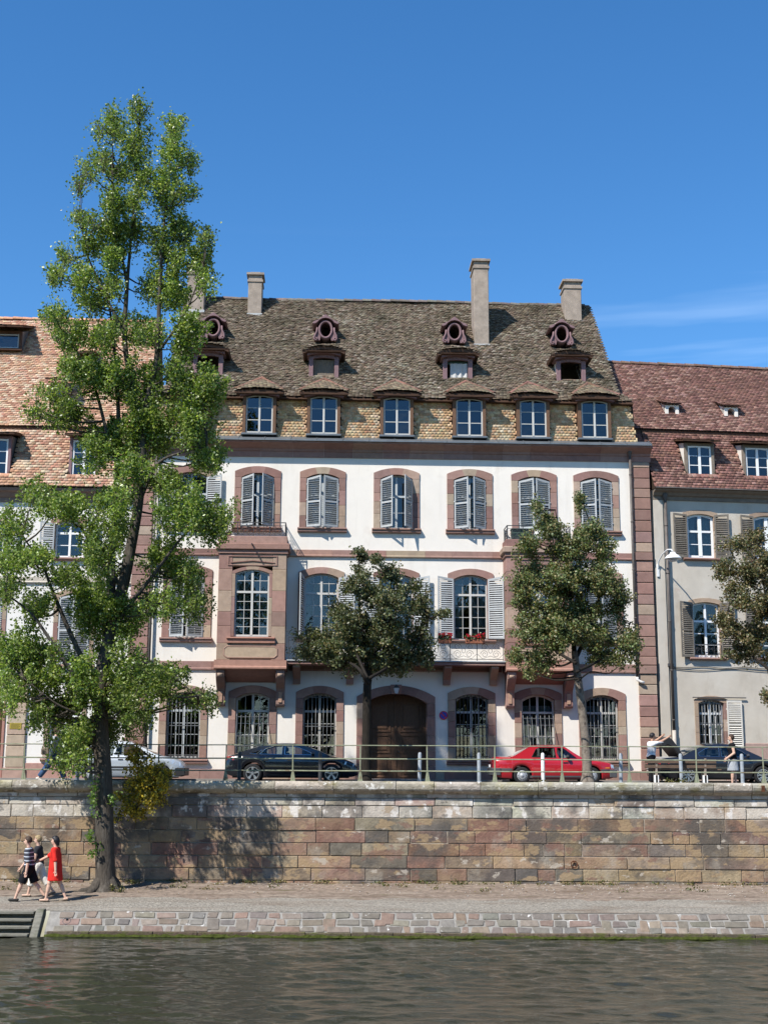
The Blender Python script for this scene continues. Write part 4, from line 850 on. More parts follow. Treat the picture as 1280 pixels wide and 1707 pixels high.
# attic dormers
for k, x in enumerate(UD):
    d = empty('attic_dormer', (x, UY, 16.0), 0, HM)
    for sg in (-1, 1):
        xa, xb = sorted((sg * .61, sg * .43)); box('post', 'mauve_wood', d, (xa, xb, -.06, .08, -.02, 1.10), .012)
        MB().prism([(.05, .0), (.05, 1.16), (1.35, 1.30), (1.35, 1.1), (.08, -.1)], *sorted((sg * .575, sg * .50)), axis='x').build('cheek', 'plaster', d)
    box('sill', 'mauve_wood', d, (-.43, .43, -.05, .1, -.05, .12), .01)
    MB().prism(arc(-.43, .43, .86, 1.0, .05) + [(.43, 1.2), (-.43, 1.2)], -.05, .07).build('header', 'mauve_wood', d)
    MB().prism(arc(-.68, .68, 1.36, 1.08, .10, 10) + arc(.70, -.70, 1.40, 1.19, .14, 10), -.22, .5).build('moulding', 'mauve_wood', d)
    MB().prism(arc(-.84, .84, 1.68, 1.12, .18, 10) + arc(.88, -.88, 1.76, 1.24, .20, 10), -.36, .9).build('hood_moulding', 'dark_wood', d)
    tri_cap(d, 0, .90, -.42, 1.27, 1.42, 1.86, 1.2, 'old_tile', OLD, tw=.13, ex=.11, curve=.17)
    if k == 1:
        for j in range(6): box('board', 'weathered_wood', d, (-.42 + j * .14, -.285 + j * .14, .12 + random.uniform(0, .01), .15, .0, 1.0))
    if k == 2: curtain(d, -.30, .42, .02, .93, y=.10, waves=3); box('jamb_lining', 'planter_green', d, (-.43, .43, .16, .2, .9, 1.06))
# bull's-eye dormers
for x in OB:
    d = empty('bulls_eye_dormer', (x, OY, 18.88), 0, HM); d.scale = (.82, 1, .82); el = lambda a, rx, rz: (rx * math.cos(a), rz * math.sin(a)); n = 28
    aa = [2 * math.pi * i / n for i in range(n)]; m_ = MB()
    for (r1, r2, ya, yb) in ((.27, .385, -.04, .1),):
        ring_ = [[(*el(a, rx, rz)[:1], yy, el(a, rx, rz)[1]) for a in aa + aa[:1]] for rx, rz, yy in ((.27, .39, .10), (.27, .39, ya), (.33, .45, ya - .03), (.385, .51, ya), (.40, .53, 1.3))]
        m_.grid(ring_)
    m_.build('ring_frame', 'mauve_wood', d, smooth=True)
    for sg in (-1, 1):
        MB().tube([(sg * .44, -.03, .10), (sg * .46, -.03, -.12), (sg * .55, -.03, -.32), (sg * .60, -.03, -.50), (sg * .50, -.03, -.60), (sg * .42, -.03, -.50), (sg * .49, -.03, -.44), (sg * .52, -.03, -.50)], [.045, .05, .06, .06, .055, .05, .045, .03], 7).build('volute', 'mauve_wood', d, smooth=True)
        MB().prism([(sg * .36, .1), (sg * .46, .05), (sg * .58, -.58), (sg * .30, -.58), (sg * .25, -.35)], .0, .5).build('cheek', 'mauve_wood', d)
    hood = [(-.70, .30), (-.62, .40), (-.34, .52), (-.16, .68), (0, .80), (.16, .68), (.34, .52), (.62, .40), (.70, .30), (.60, .27), (.46, .33), (.33, .48), (.17, .57), (0, .60), (-.17, .57), (-.33, .48), (-.46, .33), (-.60, .27)]
    MB().prism(hood, -.14, 1.1).build('hood', 'mauve_wood', d, bevel=.012)
# ------------------------------------------------------------------ the neighbours
def frame_of(o, yaw):
    a = R(yaw); return Vector((o[0], o[1], 0)), Vector((math.cos(a), math.sin(a), 0)), Vector((-math.sin(a), math.cos(a), 0))
def neighbour(e, x0, x1, wall, eave, ue, ridge, wy, uey, ry, mpal, upal, mtile, dormers, holes, overhang=.45, ext=0.0, rcol=None):
    """two-slope roofed house; eave/ue/ridge heights, uey/ry depths"""
    panel_holes('wall', wall, e, x0, x1, -.5, eave + .2, holes, lambda x, z: (x, 0, z))
    MB().add([(x0, 0, -.5), (x0, 10, -.5), (x0, 10, eave), (x0, 0, eave), (x1, 0, -.5), (x1, 10, -.5), (x1, 10, eave), (x1, 0, eave)], [(0, 1, 2, 3), (4, 5, 6, 7), (1, 5, 6, 2)]).build('side_wall', wall, e)
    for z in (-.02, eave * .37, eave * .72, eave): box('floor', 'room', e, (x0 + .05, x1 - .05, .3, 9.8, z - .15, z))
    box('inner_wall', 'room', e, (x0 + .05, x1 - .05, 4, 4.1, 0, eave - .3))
    rf = empty('roof', (0, 0, 0), 0, e)
    V = Vector((0, uey + overhang, ue - eave)); L = V.length; V.normalize(); N = (0, -V.z, V.y)
    dh = []
    for (xc, w, z0, z1, yf, mz) in dormers:
        if mz == 'low':
            s0 = (z0 - eave) / V.z; dh.append((xc - w / 2 + .04, xc + w / 2 - .04, s0, (z1 + .26 - eave) / V.z))
    panel_holes('roof_deck', 'roof_deck', rf, x0, x1, 0, L, dh, lambda x, s: (x, -overhang + V.y * s, eave + V.z * s - .012))
    if ext: MB().add([(x0 - ext, -overhang + V.y * q, eave + V.z * q - .012) for q in (1.45, L)] + [(x0, -overhang + V.y * q, eave + V.z * q - .012) for q in (L, 1.45)], [(0, 1, 2, 3)]).build('roof_deck', 'roof_deck', rf)
    tiles(rf, mtile, lambda s: (x0 - .03 - (ext if s > 1.45 else 0), x1 + .03), (0, -overhang, eave), (1, 0, 0), V, N, L, .17, .14, mpal, mask=lambda a, s: any(h[0] - .1 < a < h[1] + .1 and h[2] - .05 < s < h[3] for h in dh), lift=.05, thick=.024, jitter=.45, blotch=smooth_blotch(.8, 1.3, 1.1))
    V2 = Vector((0, ry - uey + .25, ridge - ue + .12)); L2 = V2.length; V2.normalize(); N2 = (0, -V2.z, V2.y); o2 = (0, uey - .25, ue - .12)
    dh2 = [(xc - w / 2 + .03, xc + w / 2 - .03, (z0 - o2[2]) / V2.z, (z1 - o2[2]) / V2.z + .1) for (xc, w, z0, z1, yf, mz) in dormers if mz == 'up']
    panel_holes('roof_deck', 'roof_deck', rf, x0 - ext, x1, 0, L2, dh2, lambda x, s: (x, o2[1] + V2.y * s, o2[2] + V2.z * s - .012))
    tiles(rf, mtile, lambda s: (x0 - .03 - ext, x1 + .03), o2, (1, 0, 0), V2, N2, L2, .17, .132, upal, mask=lambda a, s: any(h[0] - .1 < a < h[1] + .1 and h[2] - .05 < s < h[3] for h in dh2), lift=.05, thick=.024, jitter=.45, blotch=smooth_blotch(.7, .9, 2.4), warp=lambda A, S: .03 * np.sin(A * .7 + .5) * np.sin(S * .5))
    MB().box(x0 - ext, x1, uey - .2, uey + .05, ue - .26, ue - .13).build('eaves_board', 'dark_wood', rf)
    MB().add([(x0, -overhang, eave - .02), (x0, 10.4, eave), (x0, ry, ridge - .02), (x0, uey - .2, ue - .13), (x1, -overhang, eave - .02), (x1, 10.4, eave), (x1, ry, ridge - .02), (x1, uey - .2, ue - .13)], [(0, 1, 2, 3), (4, 7, 6, 5), (1, 5, 6, 2)]).build('gable', 'roof_deck', rf)
    ridge_row(rf, x0 - ext, x1, ry, ridge + .05, rcol or upal[1])
    return rf, V, V2, o2
def shed_dormer(e, xc, w, z0, z1, yf, depth, mtile, pal, cheek, frame, wfn, over=.3, rise=.25):
    d = empty('dormer', (xc, yf, z0), 0, e); h = z1 - z0
    for sg in (-1, 1):
        xa, xb = sorted((sg * w / 2, sg * (w / 2 - .12))); box('post', frame, d, (xa, xb, -.02, .12, 0, h), .01)
        MB().prism([(.1, 0), (.1, h), (depth, h + rise), (depth, h - .1), (.2, -.1)], *sorted((sg * (w / 2 - .01), sg * (w / 2 - .09))), axis='x').build('cheek', cheek, d)
    box('header', frame, d, (-w / 2 + .12, w / 2 - .12, -.01, .12, h - .12, h)); box('sill', frame, d, (-w / 2 - .04, w / 2 + .04, -.07, .12, -.07, .02), .01)
    wfn(d, w - .24, h - .14)
    hw = w / 2 + .16; V = Vector((0, depth + over, rise + .12)); L = V.length; V.normalize()
    MB().obox(Vector((0, -over, h + .02)) + V * L / 2, (hw, 0, 0), V * L / 2, Vector((0, -V.z, V.y)) * .035).build('dormer_roof', 'dark_wood', d)
    tiles(d, mtile, lambda s: (-hw - .03, hw + .03), (0, -over - .02, h + .055), (1, 0, 0), V, (0, -V.z, V.y), L, .185, .15, pal, lift=.034)
    return d

# right-hand house
HR = tag(empty('stucco_house', (11, 50.6, 0), R(7)), 'grey stucco house with dark red tile roof beside the large white house', 'house')
REDT = [(.20, .105, .082), (.17, .09, .072), (.225, .12, .095), (.155, .083, .068), (.29, .175, .14), (.185, .098, .078)]
RED2 = [(.21, .105, .08), (.175, .09, .072), (.235, .12, .095), (.16, .083, .068), (.31, .18, .14), (.19, .098, .076)]
wr = [(1.58, 8.70, 10.38, .10, 1.10), (4.35, 8.70, 10.38, .10, 1.10), (1.66, 4.78, 6.86, .09, 1.08), (4.35, 4.78, 6.86, .09, 1.08), (1.70, 1.36, 3.02, .12, 1.02)]
holes = [hole(*q) for q in wr]
rdorm = [(1.70, 1.22, 12.02, 13.42, .05, 'low'), (4.12, 1.22, 12.02, 13.42, .05, 'low')]
neighbour(HR, -.36, 14, 'plaster_grey', 11.42, 14.3, 18.25, 0, 1.25, 5.0, RED2, REDT, 'tile', rdorm, holes, ext=.75, rcol=(.13, .085, .072))
for k, (x, z0, zs, ri, w) in enumerate(wr):
    if k < 2: q = window(HR, x, z0, zs, ri, w, y=.12, cols=2, rows=(1, 2), transom=9.78, m='window_white', fr=.09, mun=.03, center=.14)
    elif k < 4: q = window(HR, x, z0, zs, ri, w, y=.16, cols=2, rows=(1, 3), transom=6.2, m='window_white', fr=.07, mun=.03)
    else: q = window(HR, x, z0, zs, ri, w, y=.2, cols=4, rows=(1, 3), transom=2.62, m='window_white', fr=.07, center=.1)
    surround(q, x, z0, zs, ri, w, .16, y0=-.03, y1=.28, jambs=3, vous=1, sill=.08, p_tan=.85)
    curtain(q, x - w / 2 + .05, x - .12, z0 + .1, zs, y=.3); curtain(q, x + .1, x + w / 2 - .05, z0 + .1, zs, y=.3, waves=5)
    if k < 4:
        sw_ = w / 2 + .02
        shutter(HR, x - w / 2 - .02, z0, zs + .10, sw_, 1, 174 if k != 2 else 168, m='shutter_brown', slope=.04, pitch=.075); shutter(HR, x + w / 2 + .02, z0, zs + .10, sw_, -1, 172, m='shutter_brown', slope=.04, pitch=.075)
    else:
        shutter(HR, x + w / 2 + .1, z0 - .05, zs + .10, w / 2 + .08, -1, 176, m='shutter_white', slope=.0, pitch=.075); grille(HR, x, z0, zs + ri, w, y=.06, n=9, m='grille_iron')
        box('shutter_rail', 'iron', HR, (.95, 3.1, -.1, -.06, 3.21, 3.245))
e_ = empty('window_guard', (1.66, -.06, 4.84), 0, HR)
MB().box(-.54, .54, -.01, .01, .42, .45).box(-.54, .54, -.01, .01, .04, .06).build('rail', 'iron', e_)
for i in range(5): MB().tube(scroll((-.42 + i * .21, 0, .24), .09, 1.4, (-1) ** i), .008, 5).tube([(-.53 + i * .265, 0, .04), (-.53 + i * .265, 0, .44)], .008, 5).build('scrollwork', 'iron', e_)
MB().prism([(.03, 11.0), (-.06, 11.0), (-.06, 11.14), (-.14, 11.18), (-.2, 11.28), (-.36, 11.33), (-.4, 11.40), (.03, 11.40)], -.34, 14, axis='x').build('cornice', 'sandstone', HR, color=(.20, .165, .13))
box('pilaster', 'plaster_grey', HR, (-.34, .05, -.06, .02, -.3, 10.99), .01)
MB().lathe([(.055, -.36), (.07, -.35), (.07, 14), (.055, 14.02)], 8, (0, -.44, 11.40), axis='x', ang=math.pi).build('gutter', 'pipe', HR)
downpipe(HR, .13, -.14, 1.95, 11.2, .058, 'pipe'); MB().tube([(.13, -.14, .1), (.13, -.14, 1.96)], .075, 9).build('pipe_guard', 'pipe_light', HR, smooth=True)
box('base_render', 'sandstone', HR, (2.2, 14, -.025, .02, -.3, 1.5), .02, (.36, .25, .21)); box('base_render', 'sandstone', HR, (-.36, 2.2, -.02, .02, -.3, .55), .02, (.38, .30, .25))
cab = MB()
for (a, b) in ((-.2, 5.5),): cab.tube([(x, -.035, 4.42 - .05 * math.sin((x + .2) * 1.9) ** 2) for x in lin(a, b, 30)], .014, 5).tube([(x, -.035, 4.35 - .08 * math.sin((x + .2) * 1.1) ** 2) for x in lin(a, b, 30)], .012, 5)
cab.build('cable', 'iron', HR); box('junction_box', 'plastic_grey', HR, (.0, .22, -.14, -.02, 4.40, 4.52), .01)
def rw(d, w, h): window(d, 0, .02, h, .03, w, y=.06, cols=2, rows=(1, 3), m='window_white', fr=.07, mun=.03, glass='glass_sky', center=.1, pp=d)
for (xc, w, z0, z1, yf, _) in rdorm: shed_dormer(HR, xc, w, z0, z1, yf, 1.55, 'tile', RED2, 'plaster', 'weathered_wood', rw, over=.32, rise=.32)
fR = frame_of((11, 50.6), 7)
for (xc, yf, z0) in ((1.28, 1.86, 14.98), (3.86, 1.86, 14.98)):
    d = empty('roof_vent_dormer', (xc, yf, z0), 0, HR)
    MB().box(-.30, -.15, -.02, .35, 0, .52).box(.15, .30, -.02, .35, 0, .52).box(-.15, .15, -.018, .35, -.02, .1).build('front', 'plaster', d, bevel=.01)
    MB().prism(arc(-.15, .15, .3, .36, .10) + [(.15, .52), (-.15, .52)], -.016, .33).build('arch', 'plaster', d)
    box('opening', 'attic', d, (-.15, .15, .34, .36, .1, .5))
    for sg in (-1, 1): MB().prism([(.0, .0), (.0, .52), (1.15, .98), (.4, .1)], *sorted((sg * .30, sg * .26)), axis='x').build('cheek', 'plaster', d)
    V = Vector((0, 1.3, .56)); L = V.length; V.normalize()
    MB().obox(Vector((0, -.14, .54)) + V * L / 2, (.40, 0, 0), V * L / 2, Vector((0, -V.z, V.y)) * .02).build('vent_roof', 'dark_wood', d)
    tiles(d, 'tile', lambda s: (-.44, .44), (0, -.16, .56), (1, 0, 0), V, (0, -V.z, V.y), L, .17, .14, REDT)

# left-hand house
HL = tag(empty('orange_roofed_house', (-10.2, 49.6, 0), R(3)), 'cream house with bright orange tiled roof behind the tall poplar', 'house')
ORG = [(.50, .31, .20), (.43, .235, .15), (.54, .37, .25), (.46, .27, .175), (.58, .44, .31), (.40, .21, .14), (.52, .34, .225)]
wl_ = [(-1.95, 8.40, 9.72, .14, 1.1), (-5.0, 8.40, 9.72, .14, 1.1), (-1.61, 4.30, 6.85, .16, 1.2), (-4.95, 4.30, 6.85, .16, 1.2), (-1.75, .80, 2.70, .16, 1.2)]
holes = [hole(*q) for q in wl_] + [(-5.5, -4.06, -.5, 3.0)]
ldorm = [(-1.55, 1.15, 11.55, 13.2, .0, 'low'), (-4.95, 1.15, 11.55, 13.2, .0, 'low'), (-3.05, .62, 15.30, 15.95, 1.75, 'up'), (-2.35, .62, 17.0, 17.6, 3.3, 'up')]
neighbour(HL, -9, .52, 'plaster_white', 11.1, 14.0, 20.08, 0, 1.3, 6.0, ORG, ORG, 'tile', ldorm, holes)
for k, (x, z0, zs, ri, w) in enumerate(wl_):
    q = window(HL, x, z0, zs, ri, w, y=.16, cols=2, rows=(1, 2) if k < 2 else (1, 3), transom=zs - .35, m='window_white', fr=.07, mun=.03)
    surround(q, x, z0, zs, ri, w, .18, y0=-.03, y1=.28, jambs=3, vous=1, sill=.10, p_tan=.75)
    if k in (0, 1, 2, 3): 
        a = 172 if k < 2 else 12; o_ = .02 if k < 2 else -.03
        shutter(HL, x - w / 2 - o_, z0, zs + .10, w / 2 - .005, 1, a, m='shutter_blue'); shutter(HL, x + w / 2 + o_, z0, zs + .10, w / 2 - .005, -1, a, m='shutter_blue')
    else: curtain(q, x - w / 2, x + w / 2, z0, zs, y=.3)
MB().prism([(.03, 10.55), (-.05, 10.55), (-.05, 10.72), (-.12, 10.76), (-.2, 10.9), (-.36, 10.95), (-.4, 11.06), (.03, 11.06)], -9, .5, axis='x').build('cornice', 'sandstone', HL, color=(.24, .17, .14))
MB().prism([(.02, 7.64), (-.05, 7.64), (-.05, 7.46), (-.09, 7.42), (-.05, 7.36), (.02, 7.36)], -9, .5, axis='x').build('band_course', 'sandstone', HL, color=(.46, .41, .34))
MB().prism([(.02, 3.92), (-.05, 3.92), (-.05, 3.76), (-.09, 3.72), (-.05, 3.66), (.02, 3.66)], -9, .5, axis='x').build('band_course', 'sandstone', HL, color=(.46, .40, .33))
blk = .42
for i in range(8): box('pilaster_stone', 'sandstone', HL, (-3.88, -3.20, -.10, .02, .45 + i * .40 + .012, .45 + (i + 1) * .40 - .012), .015, jit((.40, .31, .23), .1))
box('pilaster_base', 'sandstone', HL, (-3.95, -3.13, -.14, .02, -.2, .45), .015, (.36, .24, .19)); box('plinth', 'sandstone', HL, (-3.13, .5, -.05, .02, -.3, .62), .015, (.36, .21, .17))
dl = empty('door', (-4.78, .35, 0), 0, HL); box('door_leaf', 'dark_wood', dl, (-.72, .72, 0, .06, .0, 3.0)); box('jamb', 'sandstone', dl, (.70, .80, -.4, .05, 0, 3.05), .01, (.36, .19, .15))
for a in (-.62, .06): box('raised_panel', 'dark_wood', dl, (a, a + .55, -.03, 0, .3, 1.3), .01); box('raised_panel', 'dark_wood', dl, (a, a + .55, -.03, 0, 1.45, 2.8), .01)
def lw(d, w, h): window(d, 0, .02, h, .03, w, y=.06, cols=2, rows=(1, 3), m='window_white', fr=.07, mun=.03, glass='glass_sky', center=.1, pp=d)
def lw2(d, w, h): window(d, 0, .02, h, 0, w, y=.06, cols=1, rows=(1, 1), m='window_grey', fr=.05, glass='glass_sky', center=0, pp=d)
for (xc, w, z0, z1, yf, mz) in ldorm:
    if mz == 'low': shed_dormer(HL, xc, w, z0, z1, yf, 1.6, 'tile', ORG, 'zinc', 'mauve_wood', lw, over=.35, rise=.25)
    else: shed_dormer(HL, xc, w, z0, z1, yf, 1.0, 'tile', ORG, 'zinc', 'dark_wood', lw2, over=.40, rise=.28)
# wide dormer near the ridge
shed_dormer(HL, -6.2, 2.0, 18.1, 18.9, 4.1, 1.5, 'tile', ORG, 'zinc', 'dark_wood', lw2, over=.6, rise=.55)

def on_house(H, x, y, z): return H.matrix_basis @ Vector((x, y, z))
# ------------------------------------------------------------------ things fixed to or standing on the houses
sg_ = tag(empty('no_parking_sign', on_house(HM, 2.30, -.02, 2.47), R(2.4)), 'round red and blue no-parking sign on the wall beside the carriage door', 'sign')
MB().lathe([(0, -.012), (.165, -.012), (.165, .012), (0, .012)], 28, axis='y').build('disc', 'sign_blue', sg_)
MB().lathe([(.128, -.0145), (.165, -.0145), (.165, -.012), (.128, -.012)], 28, axis='y').build('rim_band', 'sign_red', sg_)
MB().obox((0, -.0135, 0), (.092, 0, -.092), (0, .0012, 0), (.014, 0, .014)).build('slash', 'sign_red', sg_)
ln = tag(empty('door_lantern', on_house(HM, .49, -.16, 3.40), R(2.4)), 'small iron and glass lantern over the arched carriage door', 'lantern')
MB().lathe([(0, -.14), (.06, -.13), (.10, .02), (.11, .08)], 8, (0, -.16, 0)).build('glass_body', 'lamp_glass', ln); MB().lathe([(.13, .08), (.06, .17), (.02, .20), (0, .22)], 8, (0, -.16, 0)).build('lantern_cap', 'iron', ln)
MB().tube([(0, 0, .1), (0, -.05, .2), (0, -.16, .21)], .012, 6).build('bracket', 'iron', ln)
pl = tag(empty('brass_plaque', on_house(HL, -3.56, -.105, 1.98), R(3)), 'small yellow brass plaque with dark lettering lines on a stone pilaster', 'plaque')
box('plate', 'plate_yellow', pl, (-.22, .22, -.012, 0, -.11, .11), .004)
for k in range(4): box('text_line', 'plate_ink', pl, (-.17, .17 - .05 * (k % 2), -.0145, -.012, .06 - k * .045, .072 - k * .045))
# wall lamp on the corner of the stucco house
lp = tag(empty('wall_street_lamp', on_house(HR, -.25, -.08, 8.45), R(7)), 'grey dome street lamp on a curved bracket at the stucco house corner', 'lamp')
MB().tube([(0, .04, -.35), (0, -.03, -.2), (.0, -.10, .05), (.05, -.45, .28), (.12, -.85, .40), (.18, -1.1, .36), (.20, -1.18, .28)], .026, 8).build('arm', 'lampshade', lp, smooth=True)
box('wall_plate', 'lampshade', lp, (-.05, .05, -.03, .06, -.55, -.05), .008)
MB().lathe([(.03, .20), (.09, .19), (.13, .12), (.24, .05), (.32, -.04), (.33, -.07), (.30, -.07), (.22, -.02), (.0, .04)], 20, (.20, -1.2, .05)).build('lamp_shade', 'lampshade', lp, smooth=True)
MB().lathe([(.21, -.06), (.19, -.12), (.12, -.17), (0, -.19)], 18, (.20, -1.2, .05)).build('diffuser', 'lamp_glass', lp, smooth=True)

LEAF_RNG = np.random.default_rng(5)
def leaf_mesh(name, m, P, size, cols, flat=.25, up=.3):
    """one small folded leaf at each point of P (n,3), with a colour per leaf"""
    n = len(P); r_ = LEAF_RNG
    nrm = r_.normal(0, 1, (n, 3)); nrm[:, 2] += up; nrm /= np.linalg.norm(nrm, axis=1)[:, None]
    a = np.cross(nrm, r_.normal(0, 1, (n, 3))); a /= np.linalg.norm(a, axis=1)[:, None] + 1e-9; b = np.cross(nrm, a)
    s = (size * r_.uniform(.65, 1.3, n))[:, None]
    V = np.stack([P - a * s * .5, P + b * s * .46 - a * s * .08 + nrm * s * flat * .5, P + a * s * .56, P - b * s * .46 - a * s * .08 + nrm * s * flat * .5], 1).reshape(-1, 3)
    me = bpy.data.meshes.new(name); me.vertices.add(4 * n); me.vertices.foreach_set('co', V.ravel())
    base = (np.arange(n) * 4)[:, None]; loops = (base + np.array([[0, 1, 2, 0, 2, 3]])).ravel().astype(np.int32)
    me.loops.add(6 * n); me.loops.foreach_set('vertex_index', loops); me.polygons.add(2 * n)
    me.polygons.foreach_set('loop_start', (np.arange(2 * n) * 3).astype(np.int32)); me.polygons.foreach_set('loop_total', np.full(2 * n, 3, np.int32)); me.update(calc_edges=True)
    ca = np.ones((n, 4, 4)); ca[:, :, :3] = np.clip(cols, .004, 1)[:, None, :]
    at_ = me.color_attributes.new('col', 'FLOAT_COLOR', 'POINT'); at_.data.foreach_set('color', ca.ravel()); me.materials.append(MATS[m])
    return me
def pal_cols(pal, n, var=.22):
    pal = np.array(pal); return pal[LEAF_RNG.integers(0, len(pal), n)] * (1 + LEAF_RNG.normal(0, var, (n, 1)))
GREEN_POT = [(.05, .09, .03), (.07, .11, .035), (.04, .07, .025)]
def flower_box(x, w, label, n_fl=26):
    e = tag(empty('flower_box', on_house(HM, x, -OD + .05, 5.14), R(2.4)), label, 'flower box', 'geranium boxes on the balcony rail')
    box('trough', 'terracotta', e, (-w / 2, w / 2, -.20, -.03, -.02, .15), .012); box('hook', 'iron', e, (-w * .3, -w * .3 + .03, -.2, .03, -.035, -.02)); box('hook', 'iron', e, (w * .3 - .03, w * .3, -.2, .03, -.035, -.02))
    P = np.stack([LEAF_RNG.uniform(-w / 2, w / 2, 260), LEAF_RNG.normal(-.12, .07, 260), LEAF_RNG.normal(.2, .06, 260)], 1); link('foliage', leaf_mesh('foliage', 'leaf_shrub', P, .07, pal_cols(GREEN_POT, 260)), e)
    c = np.stack([LEAF_RNG.uniform(-w / 2, w / 2, n_fl), LEAF_RNG.normal(-.15, .07, n_fl), LEAF_RNG.uniform(.17, .36, n_fl)], 1); P = np.repeat(c, 12, 0) + LEAF_RNG.normal(0, .022, (n_fl * 12, 3))
    link('blossoms', leaf_mesh('blossoms', 'petal', P, .05, pal_cols([(.45, .015, .02), (.55, .03, .03), (.5, .02, .06)], len(P))), e)
flower_box(3.42, .72, 'red geranium box on the balcony rail under the uncovered window'); flower_box(2.28, .50, 'shorter red geranium box beside the street tree crown'); flower_box(-1.9, .6, 'red geranium box mostly behind the street tree leaves', 14)
tr_ = tag(empty('terrace_planter', on_house(HM, 5.38, -.58, 9.165), R(2.4)), 'dark green planter chest on the right oriel terrace', 'planter'); MB().box(-.45, .30, -.18, .2, 0, .42).build('chest', 'planter_green', tr_, bevel=.02); box('lid', 'planter_green', tr_, (-.47, .32, -.2, .22, .42, .46), .01)
cl = MB(); rows = [[(x + .04 * math.sin(z * 9), -.15 - .05 * math.sin(x * 14 + z * 3) - .1 * (1 - z), z * .42 + .03 * math.sin(x * 11)) for x in lin(-.22, .25, 14)] for z in lin(0, 1, 8)]
tag(MB().grid(rows + [[(p[0], p[1] + .18, p[2] * .6) for p in rows[-1]], [(p[0], p[1] + .3, .0) for p in rows[-1]]]).build('white_cloth', 'cloth_white', smooth=True, loc=on_house(HM, 6.02, -.45, 9.17), rot=(0, 0, R(2.4))), 'crumpled white cloth heaped on the right oriel terrace', 'cloth')
pp = tag(empty('potted_plant', on_house(HM, -6.0, -.55, 9.165), R(2.4)), 'small reddish climbing plant in a pot on the left oriel terrace', 'plant'); MB().lathe([(0, 0), (.09, 0), (.12, .2), (.10, .2), (.0, .17)], 10).build('pot', 'terracotta', pp)
P = np.stack([LEAF_RNG.normal(.1, .2, 150), LEAF_RNG.normal(0, .1, 150), LEAF_RNG.uniform(.15, 1.2, 150)], 1); link('foliage', leaf_mesh('foliage', 'leaf_shrub', P, .075, pal_cols([(.12, .09, .03), (.09, .11, .03), (.16, .06, .04)], 150)), pp)
MB().tube([(0, 0, .15), (.05, 0, .6), (.15, 0, 1.1)], .01, 5).build('stem', 'bark', pp)

# ------------------------------------------------------------------ quay railing, bollards, bench
ZC = .10; RAILY = 40.12
rl = tag(empty('quay_railing', (0, RAILY, ZC - .005)), 'olive green metal pipe railing with three rails along the quay coping', 'railing')
px = [-14.93 + i * 2.035 for i in range(16)]
pm = MB().tube([(0, 0, .0), (0, 0, 1.06)], .021, 8).prism([(-.075, -.005), (.075, -.005), (.022, .34), (-.022, .34)], -.012, .012).box(-.08, .08, -.05, .05, -.005, .012).mesh('post', 'rail_green')
for i, x in enumerate(px): link('post', pm, rl, loc=(x, 0, 0), rot=(random.uniform(-.01, .01), random.uniform(-.012, .012), 0))
for z, r1 in ((1.06, .016), (.66, .021), (.30, .021)):
    for a, b in zip(px, px[1:]): MB().tube([(a, 0, z), ((a + b) / 2, random.uniform(-.008, .008), z - random.uniform(0, .008)), (b, 0, z)], r1, 7).build('rail', 'rail_green', rl)
bolx = [(-9.51, 'bollard_grey', 'grey bollard beside the walker in jeans'), (-4.47, 'iron', 'dark bollard by the rear of the black fastback car'), (-1.95, 'iron', 'dark bollard by the front wheel of the black fastback car'), (1.14, 'bollard_grey', 'blue-grey bollard in front of the carriage door'), (3.0, 'bollard_grey', 'pale grey bollard in front of the dark barred window'),
        (4.99, 'bollard_white', 'clean white bollard in front of the red car'), (7.41, 'bollard_grey', 'grey bollard by the nose of the red car'), (9.30, 'bollard_grey', 'grey bollard behind the bench slats'), (11.2, 'bollard_grey', 'grey bollard beside the woman in the grey skirt')]
bgm = {}
for x, m, lab in bolx:
    e = tag(empty('bollard', (x, 41.32, .045)), lab, 'bollard', 'bollards along the promenade')
    if m not in bgm: bgm[m] = (MB().lathe([(.058, 0), (.058, .86), (.05, .90), (.03, .925), (0, .93)], 12).mesh('shaft', m, smooth=True), MB().lathe([(.075, 0), (.075, .03), (.06, .05)], 12).mesh('foot', m))
    link('shaft', bgm[m][0], e, rot=(0, random.uniform(-.02, .02), 0)); link('foot', bgm[m][1], e)
bn = tag(empty('bench', (9.32, 41.75, .045)), 'brown slatted park bench seen from behind beside the open-boot car', 'bench')
for (y, z, dz) in ((-.28, .70, .075), (-.24, .55, .075)): MB().box(-1.12, 1.12, y - .02, y + .02, z - dz, z + dz - .03).build('back_slat', 'bench_wood', bn, bevel=.006)
for y in (-.14, .0, .14): box('seat_slat', 'bench_wood', bn, (-1.02, 1.3, y - .055, y + .055, .42, .455), .005)
for x in (-.75, .78): MB().prism([(-.30, .78), (-.26, .78), (-.20, .41), (.2, .40), (.2, .36), (-.14, .36), (-.14, 0), (-.24, 0), (-.24, .4)], x - .03, x + .03, axis='x').build('support', 'cement', bn); box('foot_block', 'bollard_white', bn, (x - .07, x + .07, -.24, -.1, 0, .26), .01); box('front_leg', 'cement', bn, (x - .03, x + .03, .12, .18, 0, .41))
